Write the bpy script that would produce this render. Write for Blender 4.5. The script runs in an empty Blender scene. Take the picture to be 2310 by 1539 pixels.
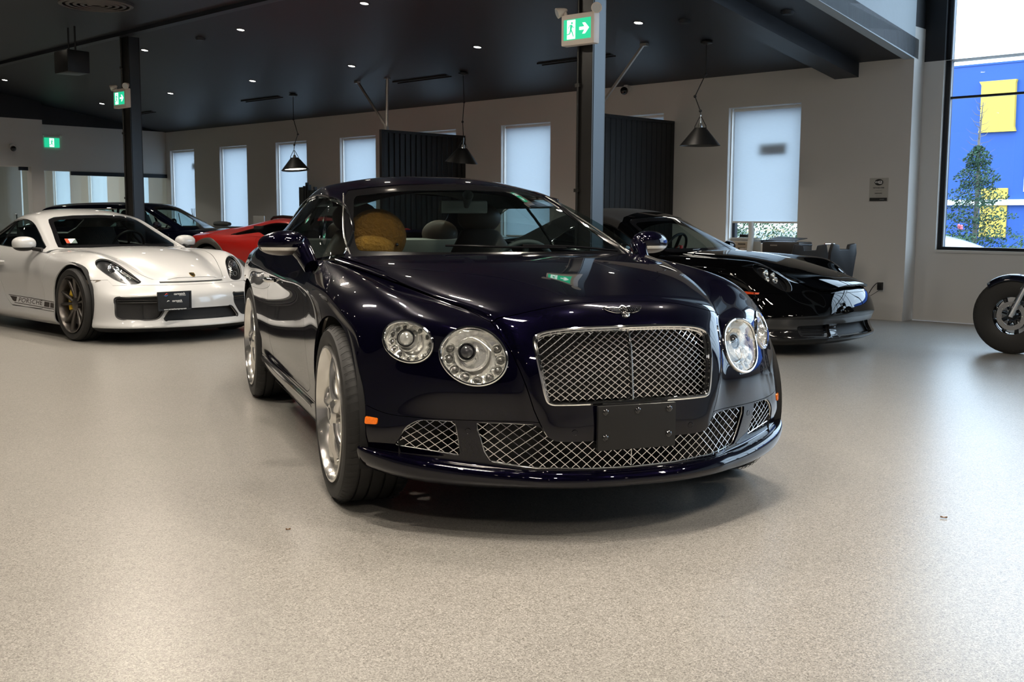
import bpy, bmesh, math, random
import numpy as np
from mathutils import Vector, Matrix, Euler
from mathutils.bvhtree import BVHTree
random.seed(7)
COL = bpy.context.scene.collection
PI = math.pi

# ------------------------------------------------------------------ materials
def nodes_of(name):
    m = bpy.data.materials.new(name); m.use_nodes = True
    nt = m.node_tree; b = nt.nodes['Principled BSDF']
    return m, nt, b
def mat(name, col, rough=.5, metal=0, coat=0, coat_rough=.03, spec=.5, emit=None, estr=0, noise=None, bump=None, ior=None, sheen=0):
    """procedural principled material with subtle noise variation of colour and optional bump"""
    m, nt, b = nodes_of(name)
    b.inputs['Base Color'].default_value = (*col, 1)
    b.inputs['Roughness'].default_value = rough
    b.inputs['Metallic'].default_value = metal
    b.inputs['Coat Weight'].default_value = coat
    b.inputs['Coat Roughness'].default_value = coat_rough
    b.inputs['Specular IOR Level'].default_value = spec
    if ior: b.inputs['IOR'].default_value = ior
    if sheen: b.inputs['Sheen Weight'].default_value = sheen
    if emit:
        b.inputs['Emission Color'].default_value = (*emit, 1); b.inputs['Emission Strength'].default_value = estr
    tc = nt.nodes.new('ShaderNodeTexCoord')
    if noise:
        sc, amt = noise
        n = nt.nodes.new('ShaderNodeTexNoise'); n.inputs['Scale'].default_value = sc; n.inputs['Detail'].default_value = 4
        nt.links.new(tc.outputs['Object'], n.inputs['Vector'])
        r = nt.nodes.new('ShaderNodeMapRange'); r.inputs[3].default_value = 1-amt; r.inputs[4].default_value = 1+amt
        nt.links.new(n.outputs['Fac'], r.inputs[0])
        mx = nt.nodes.new('ShaderNodeVectorMath'); mx.operation = 'SCALE'; mx.inputs[0].default_value = col
        nt.links.new(r.outputs[0], mx.inputs['Scale']); nt.links.new(mx.outputs[0], b.inputs['Base Color'])
    if bump:
        sc, st, dist = bump
        n = nt.nodes.new('ShaderNodeTexNoise'); n.inputs['Scale'].default_value = sc; n.inputs['Detail'].default_value = 5
        nt.links.new(tc.outputs['Object'], n.inputs['Vector'])
        bp = nt.nodes.new('ShaderNodeBump'); bp.inputs['Strength'].default_value = st; bp.inputs['Distance'].default_value = dist
        nt.links.new(n.outputs['Fac'], bp.inputs['Height']); nt.links.new(bp.outputs[0], b.inputs['Normal'])
    return m
def glass_mat(name, tint=(.8, .85, .85), rough=0.0, ior=1.5, boost=1.0):
    m = bpy.data.materials.new(name); m.use_nodes = True; nt = m.node_tree
    for n in list(nt.nodes): nt.nodes.remove(n)
    out = nt.nodes.new('ShaderNodeOutputMaterial'); tr = nt.nodes.new('ShaderNodeBsdfTransparent'); tr.inputs[0].default_value = (*tint, 1)
    gl = nt.nodes.new('ShaderNodeBsdfGlossy'); gl.inputs['Roughness'].default_value = rough; gl.inputs[0].default_value = (1, 1, 1, 1)
    fr = nt.nodes.new('ShaderNodeFresnel'); fr.inputs[0].default_value = ior
    ge = nt.nodes.new('ShaderNodeNewGeometry'); io = nt.nodes.new('ShaderNodeMapRange'); io.inputs[3].default_value = ior; io.inputs[4].default_value = 1/ior   # thin sheet: same reflectance from both sides
    nt.links.new(ge.outputs['Backfacing'], io.inputs[0]); nt.links.new(io.outputs[0], fr.inputs[0])
    mu = nt.nodes.new('ShaderNodeMath'); mu.operation = 'MULTIPLY'; mu.inputs[1].default_value = boost; mu.use_clamp = True
    mx = nt.nodes.new('ShaderNodeMixShader')
    nt.links.new(fr.outputs[0], mu.inputs[0]); nt.links.new(mu.outputs[0], mx.inputs[0])
    nt.links.new(tr.outputs[0], mx.inputs[1]); nt.links.new(gl.outputs[0], mx.inputs[2]); nt.links.new(mx.outputs[0], out.inputs[0])
    return m
def paint_mat(name, base, flake, rough=.35, metal=.7, coat=1.0):
    """clear-coated metallic paint: fine flake sparkle from a high-frequency cell pattern"""
    m, nt, b = nodes_of(name)
    tc = nt.nodes.new('ShaderNodeTexCoord')
    v = nt.nodes.new('ShaderNodeTexVoronoi'); v.inputs['Scale'].default_value = 900
    nt.links.new(tc.outputs['Object'], v.inputs['Vector'])
    r = nt.nodes.new('ShaderNodeMapRange'); r.inputs[1].default_value = .72; r.inputs[2].default_value = 1.0
    sep = nt.nodes.new('ShaderNodeSeparateColor'); nt.links.new(v.outputs['Color'], sep.inputs[0])
    nt.links.new(sep.outputs[0], r.inputs[0])
    mx = nt.nodes.new('ShaderNodeMix'); mx.data_type = 'RGBA'
    nt.links.new(r.outputs[0], mx.inputs[0]); mx.inputs[6].default_value = (*base, 1); mx.inputs[7].default_value = (*flake, 1)
    nt.links.new(mx.outputs[2], b.inputs['Base Color'])
    b.inputs['Metallic'].default_value = metal; b.inputs['Roughness'].default_value = rough; b.inputs['Specular IOR Level'].default_value = 0
    b.inputs['Coat Weight'].default_value = coat; b.inputs['Coat Roughness'].default_value = .015; b.inputs['Coat IOR'].default_value = 1.5
    return m

# ------------------------------------------------------------------ objects
def setp(o, label=None, cat=None, group=None, kind=None):
    if label: o['label'] = label
    if cat: o['category'] = cat
    if group: o['group'] = group
    if kind: o['kind'] = kind
    return o
def empty(name, loc=(0, 0, 0), rz=0, label=None, cat=None, group=None, parent=None):
    o = bpy.data.objects.new(name, None); COL.objects.link(o); o.location = loc; o.rotation_euler = (0, 0, rz)
    o.empty_display_size = .1
    if parent: o.parent = parent
    return setp(o, label, cat, group)
def mesh_obj(name, me, m, parent=None, label=None, cat=None, group=None, kind=None):
    o = bpy.data.objects.new(name, me); COL.objects.link(o)
    ms = m if isinstance(m, (list, tuple)) else [m]
    for q in ms: me.materials.append(q)
    if parent: o.parent = parent
    return setp(o, label, cat, group, kind)
class MB:
    """collects simple shapes into one mesh"""
    def __init__(s): s.v = []; s.f = []; s.mi = []; s.sm = []; s.M = None; s.cur = 0
    def add(s, vs, fs, smooth=False, mi=None):
        o = len(s.v)
        if s.M is not None: vs = [tuple(s.M @ Vector(p)) for p in vs]
        s.v += [tuple(p) for p in vs]; s.f += [tuple(i+o for i in f) for f in fs]
        s.mi += [s.cur if mi is None else mi]*len(fs); s.sm += [smooth]*len(fs); return s
    def box(s, x0, y0, z0, x1, y1, z1, mi=None):
        v = [(x0,y0,z0),(x1,y0,z0),(x1,y1,z0),(x0,y1,z0),(x0,y0,z1),(x1,y0,z1),(x1,y1,z1),(x0,y1,z1)]
        return s.add(v, [(0,3,2,1),(4,5,6,7),(0,1,5,4),(1,2,6,5),(2,3,7,6),(3,0,4,7)], False, mi)
    def cbox(s, c, d, mi=None): return s.box(c[0]-d[0]/2, c[1]-d[1]/2, c[2]-d[2]/2, c[0]+d[0]/2, c[1]+d[1]/2, c[2]+d[2]/2, mi)
    def tube(s, pts, r, n=10, caps=True, closed=False, smooth=True, mi=None, sq=1.0):
        pts = [Vector(p) for p in pts]; N = len(pts)
        rs = r if isinstance(r, (list, tuple)) else [r]*N
        up = None; vs = []; fs = []
        for i, p in enumerate(pts):
            if closed: t = pts[(i+1) % N]-pts[i-1]
            else: t = pts[min(i+1, N-1)]-pts[max(i-1, 0)]
            t = t.normalized() if t.length > 1e-9 else Vector((0, 0, 1))
            if up is None:
                up = Vector((0, 0, 1)) if abs(t.z) < .9 else Vector((1, 0, 0))
            a = t.cross(up)
            if a.length < 1e-6: up = Vector((1, 0, 0)); a = t.cross(up)
            a.normalize(); b = t.cross(a).normalized(); up = -b if False else (a.cross(t)).normalized()
            for k in range(n):
                an = 2*PI*k/n + (PI/n if n == 4 else 0)
                vs.append(p + a*math.cos(an)*rs[i] + b*math.sin(an)*rs[i]*sq)
        for i in range(N if closed else N-1):
            for k in range(n):
                a0 = i*n+k; a1 = i*n+(k+1) % n; j = (i+1) % N
                fs.append((a0, a1, j*n+(k+1) % n, j*n+k))
        if caps and not closed:
            fs.append(tuple(range(n))[::-1]); fs.append(tuple((N-1)*n+k for k in range(n)))
        return s.add(vs, fs, smooth, mi)
    def lathe(s, prof, n=48, axis='y', c=(0,0,0), smooth=True, mi=None, arc=(0, 2*PI)):
        """prof: list of (r, h) ; spun about axis through c"""
        full = abs(arc[1]-arc[0]-2*PI) < 1e-6; m = n if full else n+1
        vs = []; fs = []
        for r, h in prof:
            for k in range(m):
                a = arc[0]+(arc[1]-arc[0])*k/n; ca, sa = math.cos(a)*r, math.sin(a)*r
                vs.append({'y': (c[0]+ca, c[1]+h, c[2]+sa), 'z': (c[0]+ca, c[1]+sa, c[2]+h), 'x': (c[0]+h, c[1]+ca, c[2]+sa)}[axis])
        for i in range(len(prof)-1):
            for k in range(n):
                k2 = (k+1) % m
                fs.append((i*m+k, i*m+k2, (i+1)*m+k2, (i+1)*m+k))
        return s.add(vs, fs, smooth, mi)
    def prism(s, poly, z0, z1, mi=None, smooth=False):
        n = len(poly); vs = [(x, y, z0) for x, y in poly]+[(x, y, z1) for x, y in poly]
        fs = [tuple(range(n))[::-1], tuple(range(n, 2*n))]+[(i, (i+1) % n, n+(i+1) % n, n+i) for i in range(n)]
        return s.add(vs, fs, smooth, mi)
    def ball(s, c, r, nu=16, nv=10, mi=None, sc=(1,1,1)):
        vs = []; fs = []
        for i in range(nv+1):
            t = PI*i/nv
            for k in range(nu):
                a = 2*PI*k/nu; vs.append((c[0]+r*sc[0]*math.sin(t)*math.cos(a), c[1]+r*sc[1]*math.sin(t)*math.sin(a), c[2]+r*sc[2]*math.cos(t)))
        for i in range(nv):
            for k in range(nu): fs.append((i*nu+k, (i+1)*nu+k, (i+1)*nu+(k+1) % nu, i*nu+(k+1) % nu))
        return s.add(vs, fs, True, mi)
    def grid(s, P, smooth=True, mi=None, flip=False):
        P = np.asarray(P, float); a, b = P.shape[:2]
        fs = [(i*b+j, i*b+j+1, (i+1)*b+j+1, (i+1)*b+j) for i in range(a-1) for j in range(b-1)]
        if flip: fs = [f[::-1] for f in fs]
        return s.add([tuple(q) for q in P.reshape(-1, 3)], fs, smooth, mi)
    def mesh(s, name, bevel=0, weld=True):
        bm = bmesh.new(); vs = [bm.verts.new(p) for p in s.v]
        for f, mi, sm in zip(s.f, s.mi, s.sm):
            if len(set(f)) < 3: continue
            try: q = bm.faces.new([vs[i] for i in f]); q.material_index = mi; q.smooth = sm
            except ValueError: pass
        if weld: bmesh.ops.remove_doubles(bm, verts=bm.verts, dist=1e-5)
        bmesh.ops.recalc_face_normals(bm, faces=bm.faces)
        if bevel:
            es = [e for e in bm.edges if len(e.link_faces) == 2 and e.calc_face_angle(0) > .6]
            bmesh.ops.bevel(bm, geom=es, offset=bevel, segments=2, affect='EDGES', clamp_overlap=True, profile=.6)
            for f in bm.faces: f.smooth = True
        me = bpy.data.meshes.new(name); bm.to_mesh(me); bm.free()
        if any(s.sm) or bevel:
            me.set_sharp_from_angle(angle=math.radians(38))
        return me
    def build(s, name, m, parent=None, label=None, cat=None, group=None, kind=None, bevel=0, weld=True):
        return mesh_obj(name, s.mesh(name, bevel, weld), m, parent, label, cat, group, kind)
def copy_tree(o, parent=None, skip=()):
    c = o.copy(); COL.objects.link(c); c.parent = parent
    for ch in list(o.children): copy_tree(ch, c)
    return c
def text_mesh(body, size, extrude=.0, align='CENTER', bold=False, spacing=1.0):
    cu = bpy.data.curves.new('writing', 'FONT'); cu.body = body; cu.size = size; cu.extrude = extrude; cu.align_x = align; cu.align_y = 'CENTER'
    cu.space_character = spacing
    if bold: cu.offset = size*.018
    o = bpy.data.objects.new('writing', cu); COL.objects.link(o)
    bpy.context.view_layer.update()
    me = bpy.data.meshes.new_from_object(o.evaluated_get(bpy.context.evaluated_depsgraph_get()))
    bpy.data.objects.remove(o); me.name = 'writing'
    return me

# ------------------------------------------------------------------ subdivision surfaces that pass through their control points
class Cage:
    """half body control net (y>=0) of named grids; mirrored about y=0"""
    def __init__(s): s.P = []; s.key = {}; s.Q = []
    def pt(s, p):
        k = (round(p[0], 4), round(p[1], 4), round(p[2], 4))
        if k not in s.key: s.key[k] = len(s.P); s.P.append(k)
        return s.key[k]
    def grid(s, rows, flip=False):
        I = [[s.pt(p) for p in r] for r in rows]
        for i in range(len(I)-1):
            for j in range(len(I[0])-1):
                q = (I[i][j], I[i][j+1], I[i+1][j+1], I[i+1][j])
                if len(set(q)) < 3: continue
                s.Q.append(q[::-1] if flip else q)
    def mirrored(s):
        P = [tuple(p) for p in s.P]; n = len(P); m = {}
        for i in range(n):
            if abs(P[i][1]) < 1e-4: m[i] = i
            else: m[i] = len(P); P.append((P[i][0], -P[i][1], P[i][2]))
        Q = list(s.Q)+[tuple(m[i] for i in q)[::-1] for q in s.Q]
        return np.array(P, float), Q
def topo(Q, n):
    """edges of an all-quad mesh: unique pairs, edge index of each face side, faces per edge"""
    Q = np.asarray(Q, int); S = np.stack([Q, np.roll(Q, -1, 1)], 2).reshape(-1, 2); S.sort(1)
    key = S[:, 0]*np.int64(n)+S[:, 1]; u, inv = np.unique(key, return_inverse=True); inv = inv.reshape(-1)
    return np.stack([u//n, u % n], 1), inv.reshape(-1, 4), np.bincount(inv, minlength=len(u))
def acc(n, idx, val): 
    out = np.zeros((n, 3))
    for k in range(3): out[:, k] = np.bincount(idx, val[:, k], n)
    return out
def cc_limit(P, Q, E):
    n = len(P); Q = np.asarray(Q, int); ed, _, cnt = E; a, b = ed[:, 0], ed[:, 1]
    both = np.concatenate([a, b]); oth = np.concatenate([b, a]); val = np.bincount(both, minlength=n).astype(float); es = acc(n, both, P[oth])
    m = cnt == 1; ab = np.concatenate([a[m], b[m]]); ob = np.concatenate([b[m], a[m]]); bn = np.bincount(ab, minlength=n); bs = acc(n, ab, P[ob])
    nf = np.bincount(Q.ravel(), minlength=n); opp = acc(n, Q.ravel(), P[np.roll(Q, -2, 1).ravel()])
    N = np.maximum(val, 1)[:, None]; lim = (N*N*P+4*es+opp)/(N*(N+5))
    isb = bn == 2; lim[isb] = (4*P[isb]+bs[isb])/6
    c = (bn > 0) & ((nf <= 1) | (bn > 2)); lim[c] = P[c]
    return lim
def cc_step(P, Q):
    n = len(P); Q = np.asarray(Q, int); ed, fe, cnt = topo(Q, n); a, b = ed[:, 0], ed[:, 1]; ne = len(ed); nq = len(Q)
    FP = P[Q].mean(1); mid = (P[a]+P[b])/2
    fs = acc(ne, fe.ravel(), np.repeat(FP, 4, 0)); two = (cnt == 2)[:, None]
    EP = np.where(two, (mid*2+fs)/4, mid)
    both = np.concatenate([a, b]); val = np.bincount(both, minlength=n).astype(float); R = acc(n, both, np.concatenate([mid, mid]))
    nf = np.bincount(Q.ravel(), minlength=n); Fa = acc(n, Q.ravel(), np.repeat(FP, 4, 0))
    m = cnt == 1; ab = np.concatenate([a[m], b[m]]); bn = np.bincount(ab, minlength=n); bs = acc(n, ab, np.concatenate([mid[m], mid[m]]))
    N = np.maximum(val, 1)[:, None]; NP = (Fa/np.maximum(nf, 1)[:, None]+2*R/N+(N-3)*P)/N
    isb = bn == 2; NP[isb] = (bs[isb]+2*P[isb])/4
    c = (bn > 0) & ((nf <= 1) | (bn > 2)); NP[c] = P[c]
    V = np.concatenate([NP, FP, EP]); fi = n+np.arange(nq)
    NQ = np.concatenate([np.stack([Q[:, k], n+nq+fe[:, k], fi, n+nq+fe[:, k-1]], 1) for k in range(4)])
    return V, NQ
def smooth_surface(cage, levels=4, interp=6):
    T, Q = cage.mirrored(); P = T.copy(); E = topo(Q, len(P))
    for _ in range(interp): P = P + (T-cc_limit(P, Q, E))*.9
    for _ in range(levels): P, Q = cc_step(P, Q)
    E = topo(Q, len(P)); L = cc_limit(P, Q, E)
    return Surf(L, Q)
class Surf:
    """a surface: quads as an array, other faces as a list"""
    def __init__(s, V, F, N=None, G=None):
        s.V = np.asarray(V, float)
        if isinstance(F, np.ndarray): s.Q = F.reshape(-1, 4).astype(int); s.G = list(G or [])
        else: s.Q = np.array([f for f in F if len(f) == 4], int).reshape(-1, 4); s.G = [tuple(f) for f in F if len(f) != 4]
        if N is None:
            A = s.Q; c = np.cross(s.V[A[:, 2]]-s.V[A[:, 0]], s.V[A[:, 3]]-s.V[A[:, 1]]); N = acc(len(s.V), A.ravel(), np.repeat(c, 4, 0))
            for f in s.G:
                c = np.cross(s.V[f[1]]-s.V[f[0]], s.V[f[2]]-s.V[f[0]])
                for k in f: N[k] += c
            N = N/np.maximum(np.linalg.norm(N, axis=1, keepdims=True), 1e-12)
        s.N = N; s._b = None
    @property
    def F(s): return [tuple(q) for q in s.Q.tolist()]+s.G
    @property
    def bvh(s):
        if s._b is None: s._f = s.F; s._b = BVHTree.FromPolygons(s.V.tolist(), s._f)
        return s._b
    def hit(s, o, d):
        """returns location, normal of the first hit"""
        l, n, i, dist = s.bvh.ray_cast(Vector(o), Vector(d).normalized())
        if l is None: return None, None
        # interpolated normal
        f = s._f[i]; w = np.array([1/((Vector(s.V[k])-l).length+1e-6) for k in f]); nn = (s.N[list(f)]*w[:, None]).sum(0)
        return l, Vector(nn).normalized()
    def split(s, fld, gap=0.0):
        """cut by a scalar field; returns (inside f>gap, outside f<-gap)"""
        val = fld(s.V) if callable(fld) else fld
        return s._clip(val-gap), s._clip(-val-gap)
    def _clip(s, val):
        pos = val >= 0; nv = len(s.V); V = []; N = []; cache = {}; pl = pos
        c4 = pos[s.Q].sum(1) if len(s.Q) else np.zeros(0); keep = s.Q[c4 == 4]; part = [tuple(q) for q in s.Q[(c4 > 0) & (c4 < 4)].tolist()]; F = []
        def cut(a, b):
            k = (min(a, b), max(a, b))
            if k not in cache:
                t = val[a]/(val[a]-val[b]); cache[k] = nv+len(V)
                V.append(s.V[a]*(1-t)+s.V[b]*t); n = s.N[a]*(1-t)+s.N[b]*t; N.append(n/max(math.sqrt(n@n), 1e-9))
            return cache[k]
        for f in part+s.G:
            c = [bool(pl[i]) for i in f]
            if all(c): F.append(f); continue
            if not any(c): continue
            g = []
            for i in range(len(f)):
                a = f[i]; j = (i+1) % len(f); b = f[j]
                if c[i]: g.append(a)
                if c[i] != c[j]: g.append(cut(a, b))
            if len(g) >= 3: F.append(tuple(g))
        VV = np.concatenate([s.V, np.array(V).reshape(-1, 3)]); NN = np.concatenate([s.N, np.array(N).reshape(-1, 3)])
        used = np.zeros(len(VV), bool); used[keep.ravel()] = True
        if F: used[np.array([i for f in F for i in f])] = True
        mp = np.cumsum(used)-1; ml = mp.tolist()
        return Surf(VV[used], mp[keep], NN[used], [tuple(ml[i] for i in f) for f in F])
    def boundary(s):
        E = {}
        for f in s.F:
            for a, b in zip(f, f[1:]+f[:1]):
                if (b, a) in E: E.pop((b, a))
                else: E[(a, b)] = 1
        return list(E.keys())
    def offset(s, d): return Surf(s.V+s.N*d, s.Q, s.N, s.G)
    def mesh(s, name, skirt=.012, rnd=.0015):
        """to a Blender mesh with exact smooth normals; free edges are turned inwards by `skirt`"""
        V = s.V.tolist(); F = s.F; NL = s.N.tolist(); LN = [NL[i] for f in F for i in f]; nf = len(F)
        if skirt:
            B = s.boundary(); mp = {}
            def ex(i):
                if i not in mp: mp[i] = len(V); V.append(tuple(s.V[i])); V.append(tuple(s.V[i]-s.N[i]*skirt))
                return mp[i]
            for a, b in B:
                ia, ib = ex(a), ex(b); p = Vector(V[ib])-Vector(V[ia]); q = Vector(V[ia+1])-Vector(V[ia]); n = q.cross(p)
                if n.length < 1e-12: continue
                n.normalize(); F.append((ia, ia+1, ib+1, ib)); LN += [tuple(n)]*4
        me = bpy.data.meshes.new(name); me.from_pydata(V, [], F)
        me.polygons.foreach_set('use_smooth', [True]*len(F))
        me.validate(verbose=False); 
        if len(me.loops) == len(LN): me.normals_split_custom_set(LN)
        return me
    def build(s, name, m, parent=None, skirt=.012, **k):
        return mesh_obj(name, s.mesh(name, skirt), m, parent, **k)
def join_surfs(L):
    V = []; Q = []; G = []; N = []; o = 0
    for s in L:
        if not len(s.V): continue
        V.append(s.V); N.append(s.N); Q.append(s.Q+o); G += [tuple(i+o for i in f) for f in s.G]; o += len(s.V)
    return Surf(np.concatenate(V), np.concatenate(Q), np.concatenate(N), G)
# ---- fields
def spline(pts, n=12, closed=False):
    """catmull-rom through 2d/3d points"""
    P = np.array(pts, float); out = []; m = len(P)
    rng = range(m if closed else m-1)
    for i in rng:
        if closed: a, b, c, d = P[i-1], P[i], P[(i+1) % m], P[(i+2) % m]
        else: a, b, c, d = P[max(i-1, 0)], P[i], P[i+1], P[min(i+2, m-1)]
        for k in range(n):
            t = k/n; out.append(.5*((2*b)+(-a+c)*t+(2*a-5*b+4*c-d)*t*t+(-a+3*b-3*c+d)*t**3))
    if not closed: out.append(P[-1])
    return np.array(out)
def rpoly(pts, r=.02, n=6):
    """polygon with rounded corners ; r scalar or per-corner list"""
    P = [np.array(p, float) for p in pts]; out = []; m = len(P)
    for i in range(m):
        a, b, c = P[i-1], P[i], P[(i+1) % m]; rr = r[i] if isinstance(r, (list, tuple)) else r
        u = (a-b); v = (c-b); lu, lv = np.linalg.norm(u), np.linalg.norm(v); rr = min(rr, lu*.49, lv*.49)
        if rr < 1e-4: out.append(b); continue
        p, q = b+u/lu*rr, b+v/lv*rr
        for k in range(n+1):
            t = k/n; out.append((1-t)**2*p+2*t*(1-t)*b+t*t*q)
    return np.array(out)
def sdist(P, poly, closed=True):
    """distance of 2d points to a polyline; positive inside when closed, signed by side when open"""
    A = np.asarray(poly, float)
    if closed and len(P) > 2000:
        lo, hi = A.min(0)-.07, A.max(0)+.07; near = ((P > lo) & (P < hi)).all(1); out = np.full(len(P), -.07)
        if near.any() and not near.all(): out[near] = sdist(P[near], poly, True); return out
        if not near.any(): return out
    B = np.roll(A, -1, 0) if closed else A[1:]
    if not closed: A = A[:-1]
    best = np.full(len(P), 1e9); sg = np.ones(len(P)); cr = np.zeros(len(P), bool)
    for a, b in zip(A, B):
        d = b-a; L = d@d
        if L < 1e-14: continue
        t = np.clip(((P-a)@d)/L, 0, 1); q = P-(a+t[:, None]*d); dist = np.sqrt((q*q).sum(1))
        m = dist < best-1e-9
        if not closed:
            s_ = np.sign(d[0]*(P[:, 1]-a[1])-d[1]*(P[:, 0]-a[0])); sg = np.where(m, s_, sg)
        best = np.where(m, dist, best)
        if closed:
            c = ((a[1] > P[:, 1]) != (b[1] > P[:, 1]))
            with np.errstate(divide='ignore', invalid='ignore'):
                xx = a[0]+(P[:, 1]-a[1])/(b[1]-a[1])*(b[0]-a[0])
            cr ^= c & (P[:, 0] < xx)
    return best*np.where(cr, 1, -1) if closed else best*np.where(sg == 0, 1, sg)
def fld(plane, poly, closed=True, cond=None, mirror=False):
    """region in a projection plane ('yz','xz','xy'), only where cond(V); mirror uses |y|"""
    ax = ['xyz'.index(c) for c in plane]
    def f(V):
        W = V.copy()
        if mirror: W[:, 1] = abs(W[:, 1])
        d = sdist(W[:, ax], poly, closed)
        if cond is not None: d = np.where(cond(V), d, -np.abs(d)-.02)
        return d
    return f
# ------------------------------------------------------------------ generic car parts
def auto_grid(cage, rows, inner):
    R = np.array(rows, float); s = 0; inner = np.array(inner, float)
    for i in range(R.shape[0]-1):
        for j in range(R.shape[1]-1):
            n = np.cross(R[i+1, j+1]-R[i, j], R[i+1, j]-R[i, j+1]); s += n@((R[i, j]+R[i+1, j+1])/2-inner)
    cage.grid(rows, flip=(s < 0))
def interp_stations(st, xs):
    """st: list of (x, [(y,z)...]) ; cubic hermite (monotone-ish) interpolation along x"""
    st = sorted(st, key=lambda t: t[0]); X = np.array([t[0] for t in st]); Y = np.array([t[1] for t in st], float)
    D = np.zeros_like(Y); h = np.diff(X); d = np.diff(Y, axis=0)/h[:, None, None]
    for i in range(1, len(X)-1): D[i] = (d[i-1]*h[i]+d[i]*h[i-1])/(h[i]+h[i-1])
    D[0] = d[0]; D[-1] = d[-1]; out = []
    for x in xs:
        i = int(np.clip(np.searchsorted(X, x)-1, 0, len(X)-2)); t = (x-X[i])/h[i]; t = min(max(t, 0), 1)
        out.append((1+2*t)*(1-t)**2*Y[i]+t*(1-t)**2*h[i]*D[i]+t*t*(3-2*t)*Y[i+1]+t*t*(t-1)*h[i]*D[i+1])
    return np.array(out)
def body_surface(T, ntop, stations, xcols, R, nrear, levels=4, interp=6, wd=4):
    """T: front rows (cowl->nose->lip), row index ntop is the corner pole; R: rear rows likewise (deck->tail->bottom).
    stations: side sections with as many (y,z) as face rows; xcols: door columns between cowl and rear deck"""
    cg = Cage(); inner = (-1.2, 0, .5)
    auto_grid(cg, T, inner); auto_grid(cg, R, (-1.8, 0, .5))
    front = [T[i][-1] for i in range(ntop, len(T))]; rear = [R[i][-1] for i in range(nrear, len(R))]
    K = len(front); assert len(rear) == K, (K, len(rear))
    top = [T[i][-1] for i in range(ntop-1, -1, -1)]; nt = len(top)
    rtop = [R[i][-1] for i in range(0, nrear)]; nr = len(rtop)
    cols = [front]
    fx = np.array([p[0] for p in front]); fyz = np.array([(p[1], p[2]) for p in front])
    rx = np.array([p[0] for p in rear]); ryz = np.array([(p[1], p[2]) for p in rear])
    xs = [p[0] for p in top]+list(xcols)+[p[0] for p in rtop]; sec = interp_stations(stations, xs)
    for c, x in enumerate(xs):
        col = []
        wf = max(0, 1-(c+1)/wd)**1.5; wr = max(0, 1-(len(xs)-c)/wd)**1.5
        for k in range(K):
            xx = x+(fx[k]-fx[0])*wf+(rx[k]-rx[0])*wr
            y, z = sec[c][k]
            # blend towards the corner sections
            y = y*(1-wf*.45-wr*.45)+fyz[k][0]*wf*.45+ryz[k][0]*wr*.45; z = z*(1-wf*.6-wr*.6)+fyz[k][1]*wf*.6+ryz[k][1]*wr*.6
            col.append((xx, y, z))
        if c < nt: d = np.array(top[c])-np.array(col[0])
        elif c >= len(xs)-nr: d = np.array(rtop[c-(len(xs)-nr)])-np.array(col[0])
        else: d = np.zeros(3)
        for k in range(K):
            f = max(0, 1-k/4)
            col[k] = tuple(np.array(col[k])+d*f)
        cols.append(col)
    cols.append(rear)
    auto_grid(cg, cols, inner)
    return smooth_surface(cg, levels, interp)
def arch_field(x0, z0, r, ymin=.5, flat=None):
    def f(V):
        d = r-np.hypot(V[:, 0]-x0, V[:, 2]-z0)
        down = np.minimum(r-abs(V[:, 0]-x0), z0-V[:, 2]+.0)      # open below the axle
        d = np.maximum(d, np.where(V[:, 2] < z0, r-abs(V[:, 0]-x0), -9))
        return np.where(abs(V[:, 1]) > ymin, d, -1.)
    return f
def tyre(parent, x, y, side, R, w, rim, mat_t, detail=2, rz=0, ribs=True):
    """tyre as lathe: outer shoulder, tread grooves ; side=-1 right wheel (outer face at -y)"""
    b = MB(); h = w/2; sr = R-rim
    prof = [(rim-.012, -h*.80), (rim+.004, -h*.90), (rim+sr*.25, -h*.985), (rim+sr*.5, -h), (rim+sr*.75, -h*.97), (R-.016, -h*.90), (R-.006, -h*.82)]
    g = [-.56, -.20, .20, .56]; last = -.82
    for q in g:
        prof += [(R-.003+.003*(1-abs(q)), h*(q-.035)), (R-.010, h*(q-.028)), (R-.010, h*(q+.028)), (R-.003+.003*(1-abs(q)), h*(q+.035))]
    prof += [(R-.006, h*.82), (R-.016, h*.90), (rim+sr*.75, h*.97), (rim+sr*.5, h), (rim+sr*.25, h*.985), (rim+.004, h*.90), (rim-.012, h*.80)]
    b.lathe(prof, 96 if detail > 1 else 48)
    if detail > 1 and ribs:      # shoulder sipes
        for k in range(72):
            a = 2*PI*k/72; ca, sa = math.cos(a), math.sin(a)
            for sd in (-1, 1):
                pts = []
                for rr, yy, da in ((R-.012, .93, 0), (R+.0008, .80, .012), (R+.0015, .62, .03)):
                    A = a+da; pts.append((math.cos(A)*rr, sd*h*yy, math.sin(A)*rr))
                b.tube(pts, .0013, 4, smooth=False)
    o = b.build('tire', mat_t, parent); o.location = (0, 0, 0)
    return o
def disc_brake(parent, r, m, caliper_m=None, yy=0.0):
    b = MB(); b.lathe([(r*.35, yy-.015), (r, yy-.015), (r, yy+.012), (r*.35, yy+.012)], 48); b.build('brake_disc', m, parent)
    if caliper_m:
        c = MB(); pts = [(math.cos(a)*r*.86, yy, math.sin(a)*r*.86) for a in np.linspace(PI*.62, PI*1.12, 9)]
        c.tube(pts, r*.17, 8, sq=1.0); c.build('brake_caliper', caliper_m, parent)
def mirror_pt(p): return (p[0], -p[1], p[2])
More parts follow.
